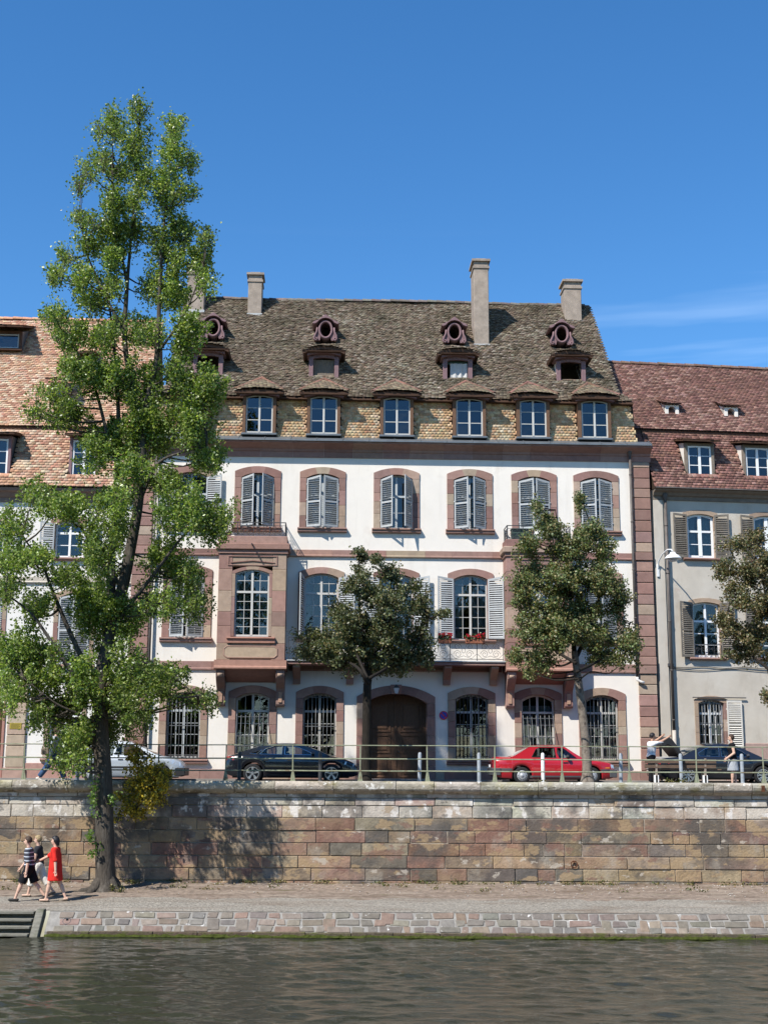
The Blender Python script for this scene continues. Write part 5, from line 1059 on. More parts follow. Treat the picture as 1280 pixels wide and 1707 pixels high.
# ------------------------------------------------------------------ trees
def smooth_path(pts, n=6):
    out = []; P = [Vector(p) for p in pts]
    for i in range(len(P) - 1):
        a, b, c, d = P[max(i - 1, 0)], P[i], P[i + 1], P[min(i + 2, len(P) - 1)]
        for k in range(n):
            t = k / n; out.append(.5 * ((2 * b) + (c - a) * t + (2 * a - 5 * b + 4 * c - d) * t * t + (3 * b - a - 3 * c + d) * t ** 3))
    out.append(P[-1]); return out
def limb(pts, r0, r1, n=6, sides=9, pw=1.0):
    p = smooth_path(pts, n); k = len(p); return p, [r0 + (r1 - r0) * (i / (k - 1)) ** pw for i in range(k)]
def clump_leaves(c, rad, n, up, rng, twigs=9, spread=.05):
    """leaves strung along short twigs that fan out of one clump"""
    out = []; tw = []
    c = np.array(c); rad = np.array(rad)
    for _ in range(twigs):
        d = rng.normal(0, 1, 3); d[2] += up; d /= np.linalg.norm(d)
        s = c - np.array([0, 0, rad[2] * .45]) + rng.normal(0, .16, 3) * rad; e = s + d * rad * rng.uniform(.7, 1.45)
        k = max(3, n // twigs); t = rng.beta(1.6, 1.1, k)[:, None]
        bend = rng.normal(0, .12, 3) * rad
        p = s + (e - s) * t + bend * (t * (1 - t)) * 2; out.append(p + rng.normal(0, 1, (k, 3)) * (spread + .05 * rad.mean())); tw.append((s, (s + e) / 2 + bend * .5, e))
    return np.concatenate(out), tw
def feather_leaves(c, rad, n, up, rng, shoots=12):
    """slender upright shoots set all through one region of the crown, leafy along their whole length"""
    out = []; tw = []; c = np.array(c); rad = np.array(rad)
    for _ in range(shoots):
        d = rng.normal(0, 1, 3); d *= rng.random() ** .4 / np.linalg.norm(d)
        L = rng.uniform(.45, 1.15) * max(.55, rad[2] * 1.25); v = np.array([d[0] * .55 + rng.normal(0, .28), d[1] * .45 + rng.normal(0, .28), 1.0]); v /= np.linalg.norm(v)
        s = c + d * rad - np.array([0, 0, L * .45]); k = max(4, int(n / shoots * rng.uniform(.5, 1.5))); t = rng.uniform(0.02, 1, k)[:, None]; bend = rng.normal(0, .10, 3) * L
        p = s + v * L * t + bend * t * t; out.append(p + rng.normal(0, 1, (k, 3)) * (.045 + .085 * (1 - t) ** .7) * np.array([1, 1, .8])); tw.append((s, s + v * L * .5 + bend * .25, s + v * L + bend))
    return np.concatenate(out), tw
def tree(name, label, trunk_paths, clumps, Y0, yspread, leaf_m, pal, leaf, per_m2, group=None, bark='bark', twig_bark='bark', up=.6, seed=3, copies=3, attach=None, front=None, cat='tree', fat=1.0, twigs=9):
    rng = np.random.default_rng(seed)
    base = trunk_paths[0][0][0]
    e = tag(empty(name, base), label, cat, group); B = Vector(base)
    nodes = []
    tm = MB(); bm_ = MB()
    for i, (pts, r0, r1, kind) in enumerate(trunk_paths):
        p, rr = limb(pts, r0, r1)
        if i == 0:   # root flare
            rr = [r_ * (1 + (.75 * max(0, 1 - (q - B).length / .55) ** 2)) for q, r_ in zip(p, rr)]
        (tm if kind == 't' else bm_).tube([q - B for q in p], rr, 12 if kind == 't' else 8)
        for q, r_ in zip(p[len(p) // 4 if i == 0 else 0:], rr[len(p) // 4 if i == 0 else 0:]): nodes.append((q, r_))
    tr = tm.build('trunk', bark, e, smooth=True)
    A = []; cols = []; twm = MB()
    NP = np.array([tuple(q) for q, _ in nodes])
    for (u, v, ru, rv) in clumps:
        for k in range(copies):
            ysp = yspread(v) if callable(yspread) else yspread; y = Y0 + (0 if copies == 1 else rng.uniform(-1, 1) * ysp * (.35 if k == 0 else 1.0))
            if front: y = min(y, front(v))
            c = at(u + rng.normal(0, ru * .30), v + rng.normal(0, rv * .30), y); sc = y / FPX
            rad = np.array([ru * sc * (.9 if up > 1 else 1), (ru + rv) * .5 * sc, rv * sc * (1.25 if up > 1 else 1)]) * rng.uniform(.75, 1.1) * (fat(v) if callable(fat) else fat)
            n = int(per_m2 * (rad[0] * rad[2]) * 3.14 * rng.uniform(.55, 1.2)) + 14
            P, tws = (feather_leaves if up > 1 else clump_leaves)(c, rad, n, up, rng, twigs); A.append(P)
            shade = rng.uniform(.82, 1.18); pc = pal_cols(pal, len(P)) * shade; cols.append(pc)
            # a twig from the nearest lower limb
            d = np.linalg.norm((NP - np.array(c)) * np.array([1, .7, 1]), axis=1) + np.where(NP[:, 2] > c.z - rad[2] * .2, 3.0, 0); j = int(np.argmin(d)); s = Vector(NP[j])
            if d[j] < 6: 
                mid = s.lerp(c, .5) + Vector((0, 0, -.08 * (c - s).length)); pth = smooth_path([s, mid, c + Vector((0, 0, rad[2] * .4))], 3); r_ = min(.055, .016 + .012 * (c - s).length); twm.tube([q - B for q in pth], [r_ * (1 - .8 * i / (len(pth) - 1)) for i in range(len(pth))], 5)
            for (a, b, c2) in tws[::2]: twm.tube([Vector(a) - B, Vector(b) - B, Vector(c2) - B], [.011, .008, .004], 4, cap=False)
    if bm_.v: bm_.build('limbs', twig_bark, e, smooth=True)
    tag(twm.build('twigs', twig_bark, e, smooth=True), kind='stuff')
    P = np.concatenate(A) - np.array(B); C = np.concatenate(cols)
    link('crown', leaf_mesh('crown', leaf_m, P, leaf, C), e)
    print(name, 'leaves', len(P))
    return e
Y = 38.5
def pa(*uv, y=Y): return [at(u, v, yy) for (u, v, yy) in [(q[0], q[1], q[2] if len(q) > 2 else y) for q in uv]]
root = Vector((at(176, 1480, Y).x, Y, path_z(Y) - .12))
POP = [
 (pa((175, 1400), (173, 1300), (168, 1220), (168, 1150), (180, 1080), (193, 1020)), .30, .20, 't'),
 (pa((193, 1020), (206, 975, 38.45), (219, 910, 38.4), (231, 840, 38.4), (236, 770, 38.4), (239, 700, 38.45)), .185, .12, 't'),
 (pa((190, 1030), (186, 960, 38.8), (191, 880, 38.9), (196, 790, 38.9), (198, 700, 38.9), (193, 600, 38.9), (182, 500, 38.9)), .14, .03, 'l'),
 (pa((238, 720), (224, 660), (209, 574), (212, 480), (216, 430), (226, 317), (234, 170)), .115, .012, 'l'),
 (pa((239, 700, 38.45), (247, 660, 38.4), (262, 590, 38.3), (268, 450, 38.3), (278, 330, 38.3), (290, 195, 38.3)), .12, .012, 'l'),
 (pa((170, 1140), (142, 1105, 38.2), (113, 1045, 38.0), (88, 985, 37.9), (70, 940, 37.8), (35, 890, 37.7)), .10, .02, 'l'),
 (pa((168, 1180), (120, 1120, 37.7), (80, 1060, 37.4), (50, 1020, 37.3), (10, 990, 37.2)), .08, .02, 'l'),
 (pa((236, 830, 38.4), (262, 775, 38.2), (300, 755, 38.1), (345, 745, 38)), .06, .015, 'l'),
 (pa((190, 1050), (215, 1010, 38.1), (255, 960, 38), (300, 900, 37.9), (340, 860, 37.8)), .085, .018, 'l'),
 (pa((205, 980, 38.6), (165, 930, 38.8), (130, 870, 39), (90, 830, 39)), .07, .018, 'l'),
 (pa((232, 840, 38.4), (190, 760, 38.7), (160, 650, 38.8), (140, 615, 38.8), (120, 560, 38.8)), .075, .015, 'l'),
 (pa((210, 560), (165, 470, 38.6), (140, 400, 38.6), (135, 310, 38.6)), .045, .01, 'l'),
 (pa((262, 590, 38.3), (310, 520, 38.2), (340, 440, 38.1)), .05, .012, 'l'),
 (pa((172, 1150), (215, 1110, 38), (260, 1110, 37.8), (330, 1160, 37.6)), .06, .012, 'l'),
 (pa((168, 1210), (130, 1190, 37.8), (90, 1170, 37.5), (40, 1130, 37.4)), .055, .012, 'l'),
 (pa((212, 470), (195, 380, 38.4), (188, 290, 38.4), (190, 205, 38.4)), .05, .01, 'l'),
]
POP[0] = ([root + Vector((0, 0, 0)), root + Vector((-.0, 0, .35))] + POP[0][0], .30, .19, 't')
CL = [(233, 180, 11, 26), (195, 215, 12, 34), (226, 245, 19, 34), (166, 218, 8, 14), (290, 215, 16, 24), (172, 268, 18, 22), (200, 285, 22, 30), (236, 290, 15, 30), (288, 262, 24, 34), (316, 272, 8, 16), (145, 282, 14, 16), (190, 335, 24, 30), (226, 335, 14, 28), (280, 322, 28, 34), (318, 318, 16, 14), (134, 312, 9, 14),
 (192, 388, 30, 28), (228, 388, 12, 22), (266, 390, 20, 28), (300, 380, 22, 26), (150, 368, 18, 13), (130, 362, 9, 9), (150, 410, 22, 18), (185, 430, 26, 24), (292, 430, 32, 28), (338, 432, 20, 20), (112, 430, 15, 12), (96, 460, 16, 13), (135, 462, 26, 20), (186, 480, 22, 26), (256, 482, 18, 26), (298, 482, 34, 28), (342, 470, 18, 20), (340, 400, 12, 14),
 (95, 528, 18, 14), (150, 505, 22, 16), (120, 560, 34, 22), (186, 555, 26, 28), (246, 555, 34, 32), (308, 555, 38, 36), (130, 610, 30, 18), (92, 655, 30, 12), (100, 690, 40, 24), (62, 690, 16, 8), (190, 640, 44, 36), (250, 640, 42, 38), (300, 625, 30, 28), (345, 650, 30, 34), (325, 690, 30, 24),
 (150, 738, 34, 22), (200, 735, 44, 36), (258, 730, 34, 36), (316, 725, 32, 30), (352, 768, 30, 22), (225, 780, 30, 26), (68, 822, 28, 15), (112, 850, 38, 22), (168, 845, 44, 36), (200, 880, 24, 30), (298, 850, 40, 36), (350, 860, 30, 32), (20, 872, 26, 24), (275, 800, 24, 20),
 (22, 925, 28, 24), (60, 930, 28, 20), (164, 930, 36, 34), (270, 925, 32, 32), (310, 955, 28, 26), (110, 962, 22, 16), (12, 985, 18, 26), (66, 1010, 22, 26), (148, 1015, 38, 38), (208, 1035, 36, 36), (260, 1005, 34, 26), (318, 1005, 22, 34), (22, 1080, 32, 34), (70, 1085, 26, 22),
 (16, 1145, 22, 38), (70, 1122, 38, 24), (148, 1125, 44, 36), (208, 1125, 36, 36), (62, 1185, 24, 26), (225, 1180, 26, 28), (110, 1185, 28, 28), (130, 1232, 36, 32), (178, 1215, 34, 30), (118, 1268, 22, 18), (200, 1160, 30, 24), (290, 1125, 30, 14), (332, 1165, 26, 13), (270, 1150, 22, 16), (248, 1130, 24, 18)]
PGREEN = [(.155, .22, .045), (.20, .27, .06), (.12, .18, .038), (.25, .31, .085), (.09, .145, .033), (.33, .36, .125), (.17, .24, .05)]
pop = tree('poplar_tree', 'very tall leafy poplar with forked trunk growing from the riverside path', POP, CL, 38.5, lambda v: 1.2 if v < 700 else 1.2 + 1.1 * min(1, (v - 700) / 250), 'leaf_poplar', PGREEN, .075, 1300, up=1.15, seed=3, fat=lambda v: .78 if v < 350 else (.84 if v < 640 else .89), copies=4, twigs=12, front=lambda v: 39.4 if v > 1180 else 60)
P = np.concatenate([clump_leaves(at(u, v, 38.15), (.14, .14, .34), 60, .6, np.random.default_rng(u), 5)[0] for u, v in ((158, 1335), (160, 1310), (150, 1395), (157, 1412), (190, 1325))]) - np.array(pop.location)
tag(link('trunk_shoots', leaf_mesh('trunk_shoots', 'leaf_poplar', P, .085, pal_cols([(.14, .22, .05), (.18, .26, .07), (.10, .17, .04)], len(P))), pop), kind='stuff')
# roots
rm = MB()
for a, L in ((200, 1.0), (230, .8), (330, .7), (20, .6), (170, .7)):
    d = Vector((math.cos(R(a)), math.sin(R(a)), 0)); rm.tube(smooth_path([Vector((0, 0, .5)) + d * .12, Vector((0, 0, .18)) + d * .38, Vector((0, 0, .10)) + d * L * .75, Vector((0, 0, .03)) + d * L], 4), [.14] * 4 + [.10] * 4 + [.05] * 4 + [.03], 7)
rm.build('roots', 'bark', pop, smooth=True)

# yellowing shrub that hangs over the coping
SH = [(240, 1262, 22, 20), (262, 1272, 18, 22), (275, 1300, 10, 30), (245, 1300, 28, 26), (225, 1330, 24, 22), (255, 1325, 20, 20), (212, 1350, 14, 14), (238, 1345, 16, 16), (230, 1290, 18, 18)]
sp = [(pa((247, 1315, 39.55), (243, 1292, 39.3), (246, 1250, 39.2), (240, 1190, 39.1)), .025, .008, 't'), (pa((247, 1312, 39.5), (230, 1270, 39.2), (247, 1215, 39)), .016, .006, 'l'), (pa((247, 1312, 39.5), (236, 1340, 39.25), (215, 1352, 39.2)), .014, .005, 'l')]
tree('hanging_shrub', 'yellowing shrub hanging over the quay coping beside the poplar trunk', sp, SH, 39.3, .28, 'leaf_shrub', [(.40, .31, .03), (.48, .36, .04), (.20, .19, .035), (.12, .13, .03), (.30, .24, .04), (.58, .44, .06)], .075, 900, up=.2, seed=8, copies=2, cat='shrub')

YT = 40.9
def st_base(u): return Vector((at(u, 1303, YT).x, YT, .0))
TM = [([st_base(609)] + pa((611, 1220), (612, 1150), (614, 1132), y=YT), .15, .12, 't'), (pa((614, 1135), (625, 1090), (640, 1040), (650, 980), (655, 935), y=YT), .085, .012, 'l'), (pa((613, 1140), (598, 1115), (575, 1100, 40.8), (545, 1075, 40.7), (515, 1070, 40.6)), .06, .012, 'l'),
      (pa((613, 1130), (608, 1080), (600, 1020), (598, 960), (600, 915), y=YT), .07, .01, 'l'), (pa((617, 1130), (650, 1110, 40.8), (690, 1080, 40.75), (715, 1030, 40.7)), .055, .01, 'l'), (pa((612, 1130), (580, 1060, 41.3), (555, 1010, 41.5)), .05, .01, 'l')]
CM = [(598, 925, 12, 12), (592, 960, 22, 20), (645, 950, 20, 12), (618, 985, 32, 22), (655, 990, 32, 26), (690, 1000, 20, 24), (560, 1012, 16, 20), (596, 1030, 36, 26), (650, 1040, 40, 28), (698, 1045, 20, 26), (520, 1062, 26, 15), (555, 1065, 34, 26), (612, 1080, 40, 26), (668, 1085, 38, 24), (508, 1085, 20, 10), (560, 1098, 28, 14), (640, 1108, 30, 10), (705, 1085, 14, 18), (737, 1022, 10, 7), (630, 930, 10, 10), (590, 1055, 26, 20)]
MG = [(.074, .096, .039), (.097, .119, .048), (.062, .083, .034), (.131, .135, .059), (.148, .120, .051), (.088, .107, .046), (.188, .188, .087)]
tree('street_tree', 'dark-leaved young street tree in front of the carriage door', TM, CM, YT, .85, 'leaf_maple', MG, .072, 1500, 'street trees along the quay', bark='bark_dark', twig_bark='bark_dark', up=.25, seed=21, fat=1.04, copies=3, twigs=12)
TRT = [([st_base(979)] + pa((976, 1240), (968, 1170), (960, 1110), (957, 1085), y=YT), .155, .10, 't'), (pa((957, 1090), (952, 1030), (948, 960), (935, 900), (925, 850), y=YT), .08, .01, 'l'), (pa((958, 1100), (985, 1040), (1000, 980), (990, 900), (972, 840), y=YT), .07, .01, 'l'), (pa((959, 1105), (920, 1080, 40.8), (890, 1040, 40.7), (875, 980, 40.6)), .055, .01, 'l'), (pa((961, 1120), (1000, 1100, 40.8), (1030, 1075, 40.7), (1050, 1040, 40.6)), .05, .01, 'l'), (pa((963, 1135), (985, 1120, 40.7), (1015, 1122, 40.6), (1040, 1100, 40.8)), .03, .008, 'l'), (pa((958, 1100), (930, 1110, 40.75), (895, 1090, 40.6), (860, 1085, 40.6)), .04, .008, 'l')]
CR = [(895, 845, 7, 16), (968, 838, 7, 18), (915, 872, 22, 18), (985, 882, 22, 22), (885, 905, 18, 16), (945, 905, 42, 26), (1008, 912, 18, 26), (885, 950, 28, 30), (938, 955, 40, 32), (998, 960, 34, 34), (868, 1000, 18, 24), (918, 1005, 40, 32), (975, 1010, 40, 28), (1030, 1000, 20, 28), (880, 1055, 34, 26), (935, 1055, 38, 28), (995, 1055, 36, 28), (1045, 1072, 20, 26), (858, 1088, 14, 16), (900, 1098, 26, 18), (1030, 1098, 22, 10), (1000, 1095, 22, 14), (920, 880, 16, 14), (880, 1120, 12, 10)]
RG = [(.108, .142, .048), (.137, .177, .059), (.171, .180, .073), (.087, .116, .044), (.211, .171, .068), (.148, .199, .068), (.251, .211, .091)]
tree('street_tree', 'tall green and bronze street tree standing in front of the red car', TRT, CR, YT, .9, 'leaf_maple', RG, .068, 1750, 'street trees along the quay', bark='bark_mottled', twig_bark='bark_dark', up=.5, seed=22, fat=1.04, copies=3, twigs=12)
TE = [([st_base(1298)] + pa((1297, 1220), (1290, 1150), (1283, 1115), y=YT), .15, .10, 't'), (pa((1284, 1120), (1282, 1040), (1270, 960), (1262, 900), y=YT), .07, .01, 'l'), (pa((1284, 1118), (1255, 1095, 40.8), (1230, 1070, 40.7), (1212, 1020, 40.6)), .05, .01, 'l'), (pa((1286, 1110), (1310, 1040), (1335, 960), (1340, 900), y=YT), .06, .01, 'l')]
CE = [(1225, 905, 22, 14), (1262, 895, 20, 16), (1210, 945, 18, 22), (1252, 940, 32, 28), (1290, 930, 30, 28), (1222, 990, 24, 28), (1265, 1000, 32, 30), (1225, 1042, 24, 22), (1270, 1050, 32, 26), (1310, 1000, 32, 30), (1320, 1060, 32, 26), (1205, 1030, 12, 16), (1240, 1085, 24, 12), (1290, 1090, 26, 16), (1340, 960, 28, 30), (1277, 1155, 9, 16), (1315, 900, 22, 20)]
EG = [(.11, .11, .045), (.08, .085, .036), (.155, .13, .058), (.19, .13, .058), (.10, .12, .045), (.24, .19, .095)]
tree('street_tree', 'bronze-tinged street tree in front of the stucco house', TE, CE, YT, .9, 'leaf_maple', EG, .068, 1500, 'street trees along the quay', bark='bark_dark', twig_bark='bark_dark', up=.4, seed=23, fat=1.02, copies=3, twigs=12)
# unseen trees added behind the viewer to dim pane reflections and sky fill
for k, (x, y, h) in enumerate(((-42, -8, 15), (-31, -10, 17), (-20.5, -9, 15.5), (-10.5, -11, 16.5), (0, -10, 15), (10, -11, 17), (20.5, -9, 15.5), (31, -10.5, 16.5), (42, -9, 15))):
    e = tag(empty('added_plane_tree', (x, y, -1.15)), 'broad leafy plane tree added unseen behind the viewer to dim reflections and sky fill', 'tree', 'added plane trees behind the viewer'); rg = np.random.default_rng(50 + k); m_ = MB()
    m_.tube(smooth_path([(0, 0, -.1), (.1, 0, 2.2), (0, .1, 4.5), (.2, 0, h * .7)], 4), [.34] * 4 + [.28] * 4 + [.18] * 4 + [.06], 9)
    for a in range(6): d = Vector((math.cos(a * 1.05), math.sin(a * 1.05), 0)); m_.tube([Vector((0, 0, 3.6 + a * .5)), d * 2 + Vector((0, 0, 6 + a * .6)), d * 3.8 + Vector((0, 0, 8 + a * .7))], [.14, .09, .03], 6)
    m_.build('trunk', 'bark', e, smooth=True); A = []
    for _ in range(64):
        d = rg.normal(0, 1, 3); d /= np.linalg.norm(d); A.append(clump_leaves(np.array([0, 0, h * .60]) + d * np.array([5.0, 4.2, h * .33]) * rg.uniform(.45, 1), (1.8, 1.8, 1.5), 100, .3, rg, 6, .25)[0])
    P = np.concatenate(A); link('crown', leaf_mesh('crown', 'leaf_maple', P, .60, pal_cols([(.05, .075, .02), (.07, .10, .03), (.04, .06, .02)], len(P))), e)
# weeds
wp_ = []
for _ in range(70):
    x = random.uniform(-12.5, 12.5); y = 39.93 - abs(random.gauss(0, .12)) if random.random() < .75 else random.uniform(38.3, 39.6)
    wp_.append(np.array([x, y, path_z(y) + .05]) + LEAF_RNG.normal(0, 1, (26, 3)) * np.array([.10, .03, .045]))
for x, y, z in ((8.85, 41.0, .1), (4.95, 41.2, .06), (-7.6, 38.2, -2.9), (-7.4, 38.1, -2.95), (9.25, 41.1, .1)): wp_.append(np.array([x, y, z]) + LEAF_RNG.normal(0, 1, (60, 3)) * np.array([.10, .05, .06]))
P = np.concatenate(wp_); tag(link('weeds', leaf_mesh('weeds', 'leaf_shrub', P, .055, pal_cols([(.10, .11, .03), (.16, .14, .05), (.07, .09, .025), (.22, .18, .08)], len(P)))), 'low weeds and dry grass along the wall foot', 'weeds', kind='stuff')
fl_ = np.stack([RNG.uniform(-11, 12.5, 160), 39.9 - np.abs(RNG.normal(0, .9, 160)), np.zeros(160)], 1); fl_[:, 2] = [path_z(y) + .045 for y in fl_[:, 1]]
tag(link('fallen_leaves', leaf_mesh('fallen_leaves', 'leaf_shrub', fl_, .07, pal_cols([(.25, .17, .09), (.16, .10, .05), (.34, .28, .18)], 160), up=3)), 'dry fallen leaves scattered on the riverside path', 'leaves', kind='stuff')

# ------------------------------------------------------------------ cars
def wheel(car, x, ys_, r_, w, style):
    wh = empty('wheel', (x, ys_, r_), 0, car); s = 1 if ys_ > 0 else -1
    ri = r_ * (.70 if style != 'cover' else .62)
    MB().lathe([(ri, -w / 2), (ri + .02, -w / 2 - .005), (r_ - .025, -w / 2), (r_ - .004, -w / 2 + .025), (r_, -w / 4), (r_, w / 4), (r_ - .004, w / 2 - .025), (r_ - .025, w / 2), (ri + .02, w / 2 + .005), (ri, w / 2)], 30, axis='y').build('tyre', 'tyre', wh, smooth=True)
    m_ = MB(); o = s * w / 2
    m_.lathe([(ri - .004, o), (ri - .022, o), (ri - .03, o - s * .03), (ri - .035, o - s * .12)], 30, axis='y')
    if style == 'cover':
        m_.lathe([(ri - .022, o), (ri * .80, o + s * .012), (ri * .62, o + s * .018), (ri * .30, o + s * .018), (ri * .26, o + s * .03), (0, o + s * .03)], 30, axis='y')
        m_.build('rim', 'wheel_cover', wh, smooth=True); h = MB()
        for k in range(14):
            a = k * 2 * math.pi / 14; c = Vector((math.cos(a) * ri * .72, o + s * .016, math.sin(a) * ri * .72)); h.obox(c, Vector((math.cos(a), 0, math.sin(a))) * ri * .085, (0, .003, 0), Vector((-math.sin(a), 0, math.cos(a))) * ri * .05)
        h.build('vents', 'plastic_black', wh)
    else:
        n = {'five': 5, 'multi': 7}[style]; m_.lathe([(.055, o - s * .03), (.05, o - s * .012), (0, o - s * .008)], 14, axis='y')
        for k in range(n):
            a = k * 2 * math.pi / n + .3
            for da in ((-.16, .16) if style == 'multi' else (-.10, .10)):
                p0 = Vector((math.cos(a) * .04, o - s * .02, math.sin(a) * .04)); p1 = Vector((math.cos(a + da) * (ri - .02), o - s * .012, math.sin(a + da) * (ri - .02)))
                t = (p1 - p0); q = Vector((-math.sin(a), 0, math.cos(a))); m_.obox((p0 + p1) / 2, t / 2, (0, .014, 0), q * (.020 if style == 'five' else .012))
        m_.build('rim', 'alloy', wh); MB().lathe([(0, o - s * .07), (ri - .04, o - s * .07)], 24, axis='y').build('brake_disc', 'plastic_grey', wh)
def car(name, label, loc, rz, L, W, H, wb, xr, wr, paint, shoulder, deck, roofl, belt, wins, rear_g, front_g, style, sill=.22, dec=None, k_in=.34, glass='car_glass', boot_open=False):
    """x runs rear (0) to front (L); side facing -y is seen"""
    c = tag(empty(name, loc, rz), label, 'car', 'parked cars'); hw = W / 2; xf = xr + wb; Ra = wr + .055
    def half(x):
        t = x / L; return hw * (1 - .14 * max(0, (.14 - t) / .14) ** 2 - .20 * max(0, (t - .84) / .16) ** 2)
    def zb(x):
        z = interp([(0, sill + .10), (.25, sill + .02), (.6, sill), (L - .7, sill), (L - .2, sill + .0), (L, sill + .06)], x)
        for xw in (xr, xf):
            if abs(x - xw) < Ra: z = max(z, wr + math.sqrt(Ra * Ra - (x - xw) ** 2) * 1.0)
        return z
    xs = sorted(set([round(v, 3) for v in lin(0, L, 60)] + [round(xw + Ra * math.cos(a), 3) for xw in (xr, xf) for a in lin(0, math.pi, 17)]))
    rows = []
    for x in xs:
        h_, b_, s_, d_ = half(x), zb(x), sinterp(shoulder, x), sinterp(deck, x); s_ = max(s_, b_ + .02); d_ = max(d_, s_ + .005)
        pr = [(h_ - .05, b_), (h_ - .015, b_ + .03 * (s_ - b_) / .5), (h_, b_ + (s_ - b_) * .45), (h_ - .005, b_ + (s_ - b_) * .75), (h_ - .03, s_), (h_ - .09, s_ + (d_ - s_) * .55), (h_ * .55, d_ - .005), (0, d_ + .01)]
        rows.append([(x, -a, b) for a, b in pr] + [(x, a, b) for a, b in pr[-2::-1]])
    bd = MB().grid(rows)
    for r_ in (rows[0], rows[-1]):
        n = len(r_); bd.add(r_, [tuple(range(n))])
    body = bd.build('body', paint, c, smooth=True)
    ub = MB().box(.25, L - .3, -hw + .30, hw - .30, sill - .04, .55); ub.build('underbody', 'plastic_black', c)
    # greenhouse
    zB = interp(belt, L / 2)
    def gy(x, z): return half(L / 2) - .07 - (z - interp(belt, x)) * k_in
    x0, x1 = roofl[0][0], roofl[-1][0]
    rx = [v for v in lin(x0, x1, 41)]
    outl = [(x, interp(belt, x) - .03) for x in lin(x1, x0, 8)] + [(x, sinterp(roofl, x)) for x in rx]
    for s in (-1, 1):
        loops = [[Vector((p[0], p[1], 0)) for p in outl]] + [[Vector((p[0], p[1], 0)) for p in w_] for w_ in wins]
        flat = [p for lp_ in loops for p in lp_]; tris = tessellate_polygon(loops)
        m_ = MB(); vs = [(p.x, s * gy(p.x, p.y), p.y) for p in flat]; vs2 = [(a, b - s * .03, d) for a, b, d in vs]; n = len(vs)
        m_.add(vs + vs2, [tuple(t) for t in tris] + [tuple(i + n for i in t) for t in tris])
        k0 = 0
        for lp_ in loops:
            q = len(lp_); m_.f += [(k0 + i, k0 + (i + 1) % q, n + k0 + (i + 1) % q, n + k0 + i) for i in range(q)]; k0 += q
        m_.build('side_frame', paint, c)
        for w_ in wins:
            MB().add([(x, s * (gy(x, z) - .012), z) for x, z in w_], [tuple(range(len(w_)))]).build('side_window', glass, c)
            MB().tube([(x, s * (gy(x, z) + .001), z) for x, z in w_ + w_[:1]], .007, 5, cap=False).build('window_trim', 'chrome' if dec and dec.get('chrome') else 'plastic_black', c)
    def across(xa, xb, nm, mt):
        r_ = []
        for x in lin(xa, xb, 14):
            z = sinterp(roofl, x); y = gy(x, z); r_.append([(x, -y, z), (x, -y * .82, z + .022), (x, -y * .4, z + .036), (x, 0, z + .04), (x, y * .4, z + .036), (x, y * .82, z + .022), (x, y, z)])
        return MB().grid(r_).build(nm, mt, c, smooth=True)
    across(x0, rear_g[0], 'tail_panel', paint) if rear_g[0] > x0 + .02 else None
    across(*rear_g, 'rear_window', glass); across(rear_g[1], front_g[0], 'roof_panel', paint); across(*front_g, 'windscreen', glass)
    if x1 > front_g[1] + .02: across(front_g[1], x1, 'cowl', paint)
    # inside
    fx = (front_g[0] + rear_g[1]) / 2
    box('dashboard', 'plastic_black', c, (front_g[1] - .75, front_g[1] - .2, -hw + .2, hw - .2, .6, interp(belt, L / 2) + .02), .03)
    for sy in (-.36, .36):
        MB().box(fx + .05, fx + .20, sy - .22, sy + .22, .5, zB + .12).box(fx + .07, fx + .17, sy - .11, sy + .11, zB + .15, zB + .30).box(fx + .05, fx + .6, sy - .22, sy + .22, .42, .56).build('seat', 'seat_cloth', c, bevel=.03)
    MB().box(rear_g[1] - .15, rear_g[1] + .05, -hw + .25, hw - .25, .5, zB + .08).build('rear_seat', 'seat_cloth', c, bevel=.04)
    MB().lathe([(.17, -.012), (.185, 0), (.17, .012), (.155, 0), (.17, -.012)], 18, axis='x', c=(front_g[1] - .85, -.36, zB - .02)).build('steering_wheel', 'plastic_black', c)
    for x in (xr, xf):
        for s in (-1, 1): wheel(c, x, s * (hw - .115), wr, .20, style)
    # seams, handles, lamps, mirror
    def sidey(x, z): 
        b_, s_ = zb(x), sinterp(shoulder, x); t = (z - b_) / max(.05, s_ - b_); return half(x) - interp([(0, .05), (.06, .015), (.45, 0), (.75, .005), (1, .03)], t)
    for s in (-1, 1):
        for poly in (dec or {}).get('seams', []):
            MB().tube([(x, s * (sidey(x, z) + .0005), z) for x, z in poly], .005, 4).build('door_seam', 'plastic_black', c)
        for (x, z) in (dec or {}).get('handles', []):
            MB().box(x - .09, x + .09, *sorted((s * (sidey(x, z) - .01), s * (sidey(x, z) + .03))), z - .016, z + .016).build('door_handle', (dec or {}).get('handle_m', paint), c, bevel=.008)
        mx_ = front_g[1] - .48; mz = zB + .07
        MB().ball((mx_, s * (hw + .07), mz), (.07, .10, .075), 10, 7).build('mirror', (dec or {}).get('mirror_m', paint), c, smooth=True)
        for nm, mt, quad in (dec or {}).get('lamps', []):
            MB().add([(x, s * (sidey(x, z) + .006), z) for x, z in quad] + [(x, s * (sidey(x, z) - .25), z) for x, z in quad], [tuple(range(len(quad)))] + [(i, (i + 1) % len(quad), len(quad) + (i + 1) % len(quad), len(quad) + i) for i in range(len(quad))]).build(nm, mt, c)
        for nm, mt, xa, xb, za, zz in (dec or {}).get('trims', []):
            r_ = [[(x, s * (sidey(x, z) + .008), z) for z in (za, (za + zz) / 2, zz)] for x in lin(xa, xb, 12)]
            MB().grid(r_).build(nm, mt, c)
    for nm, mt, b in (dec or {}).get('boxes', []): box(nm, mt, c, b, .02)
    return c
ZR = -.050
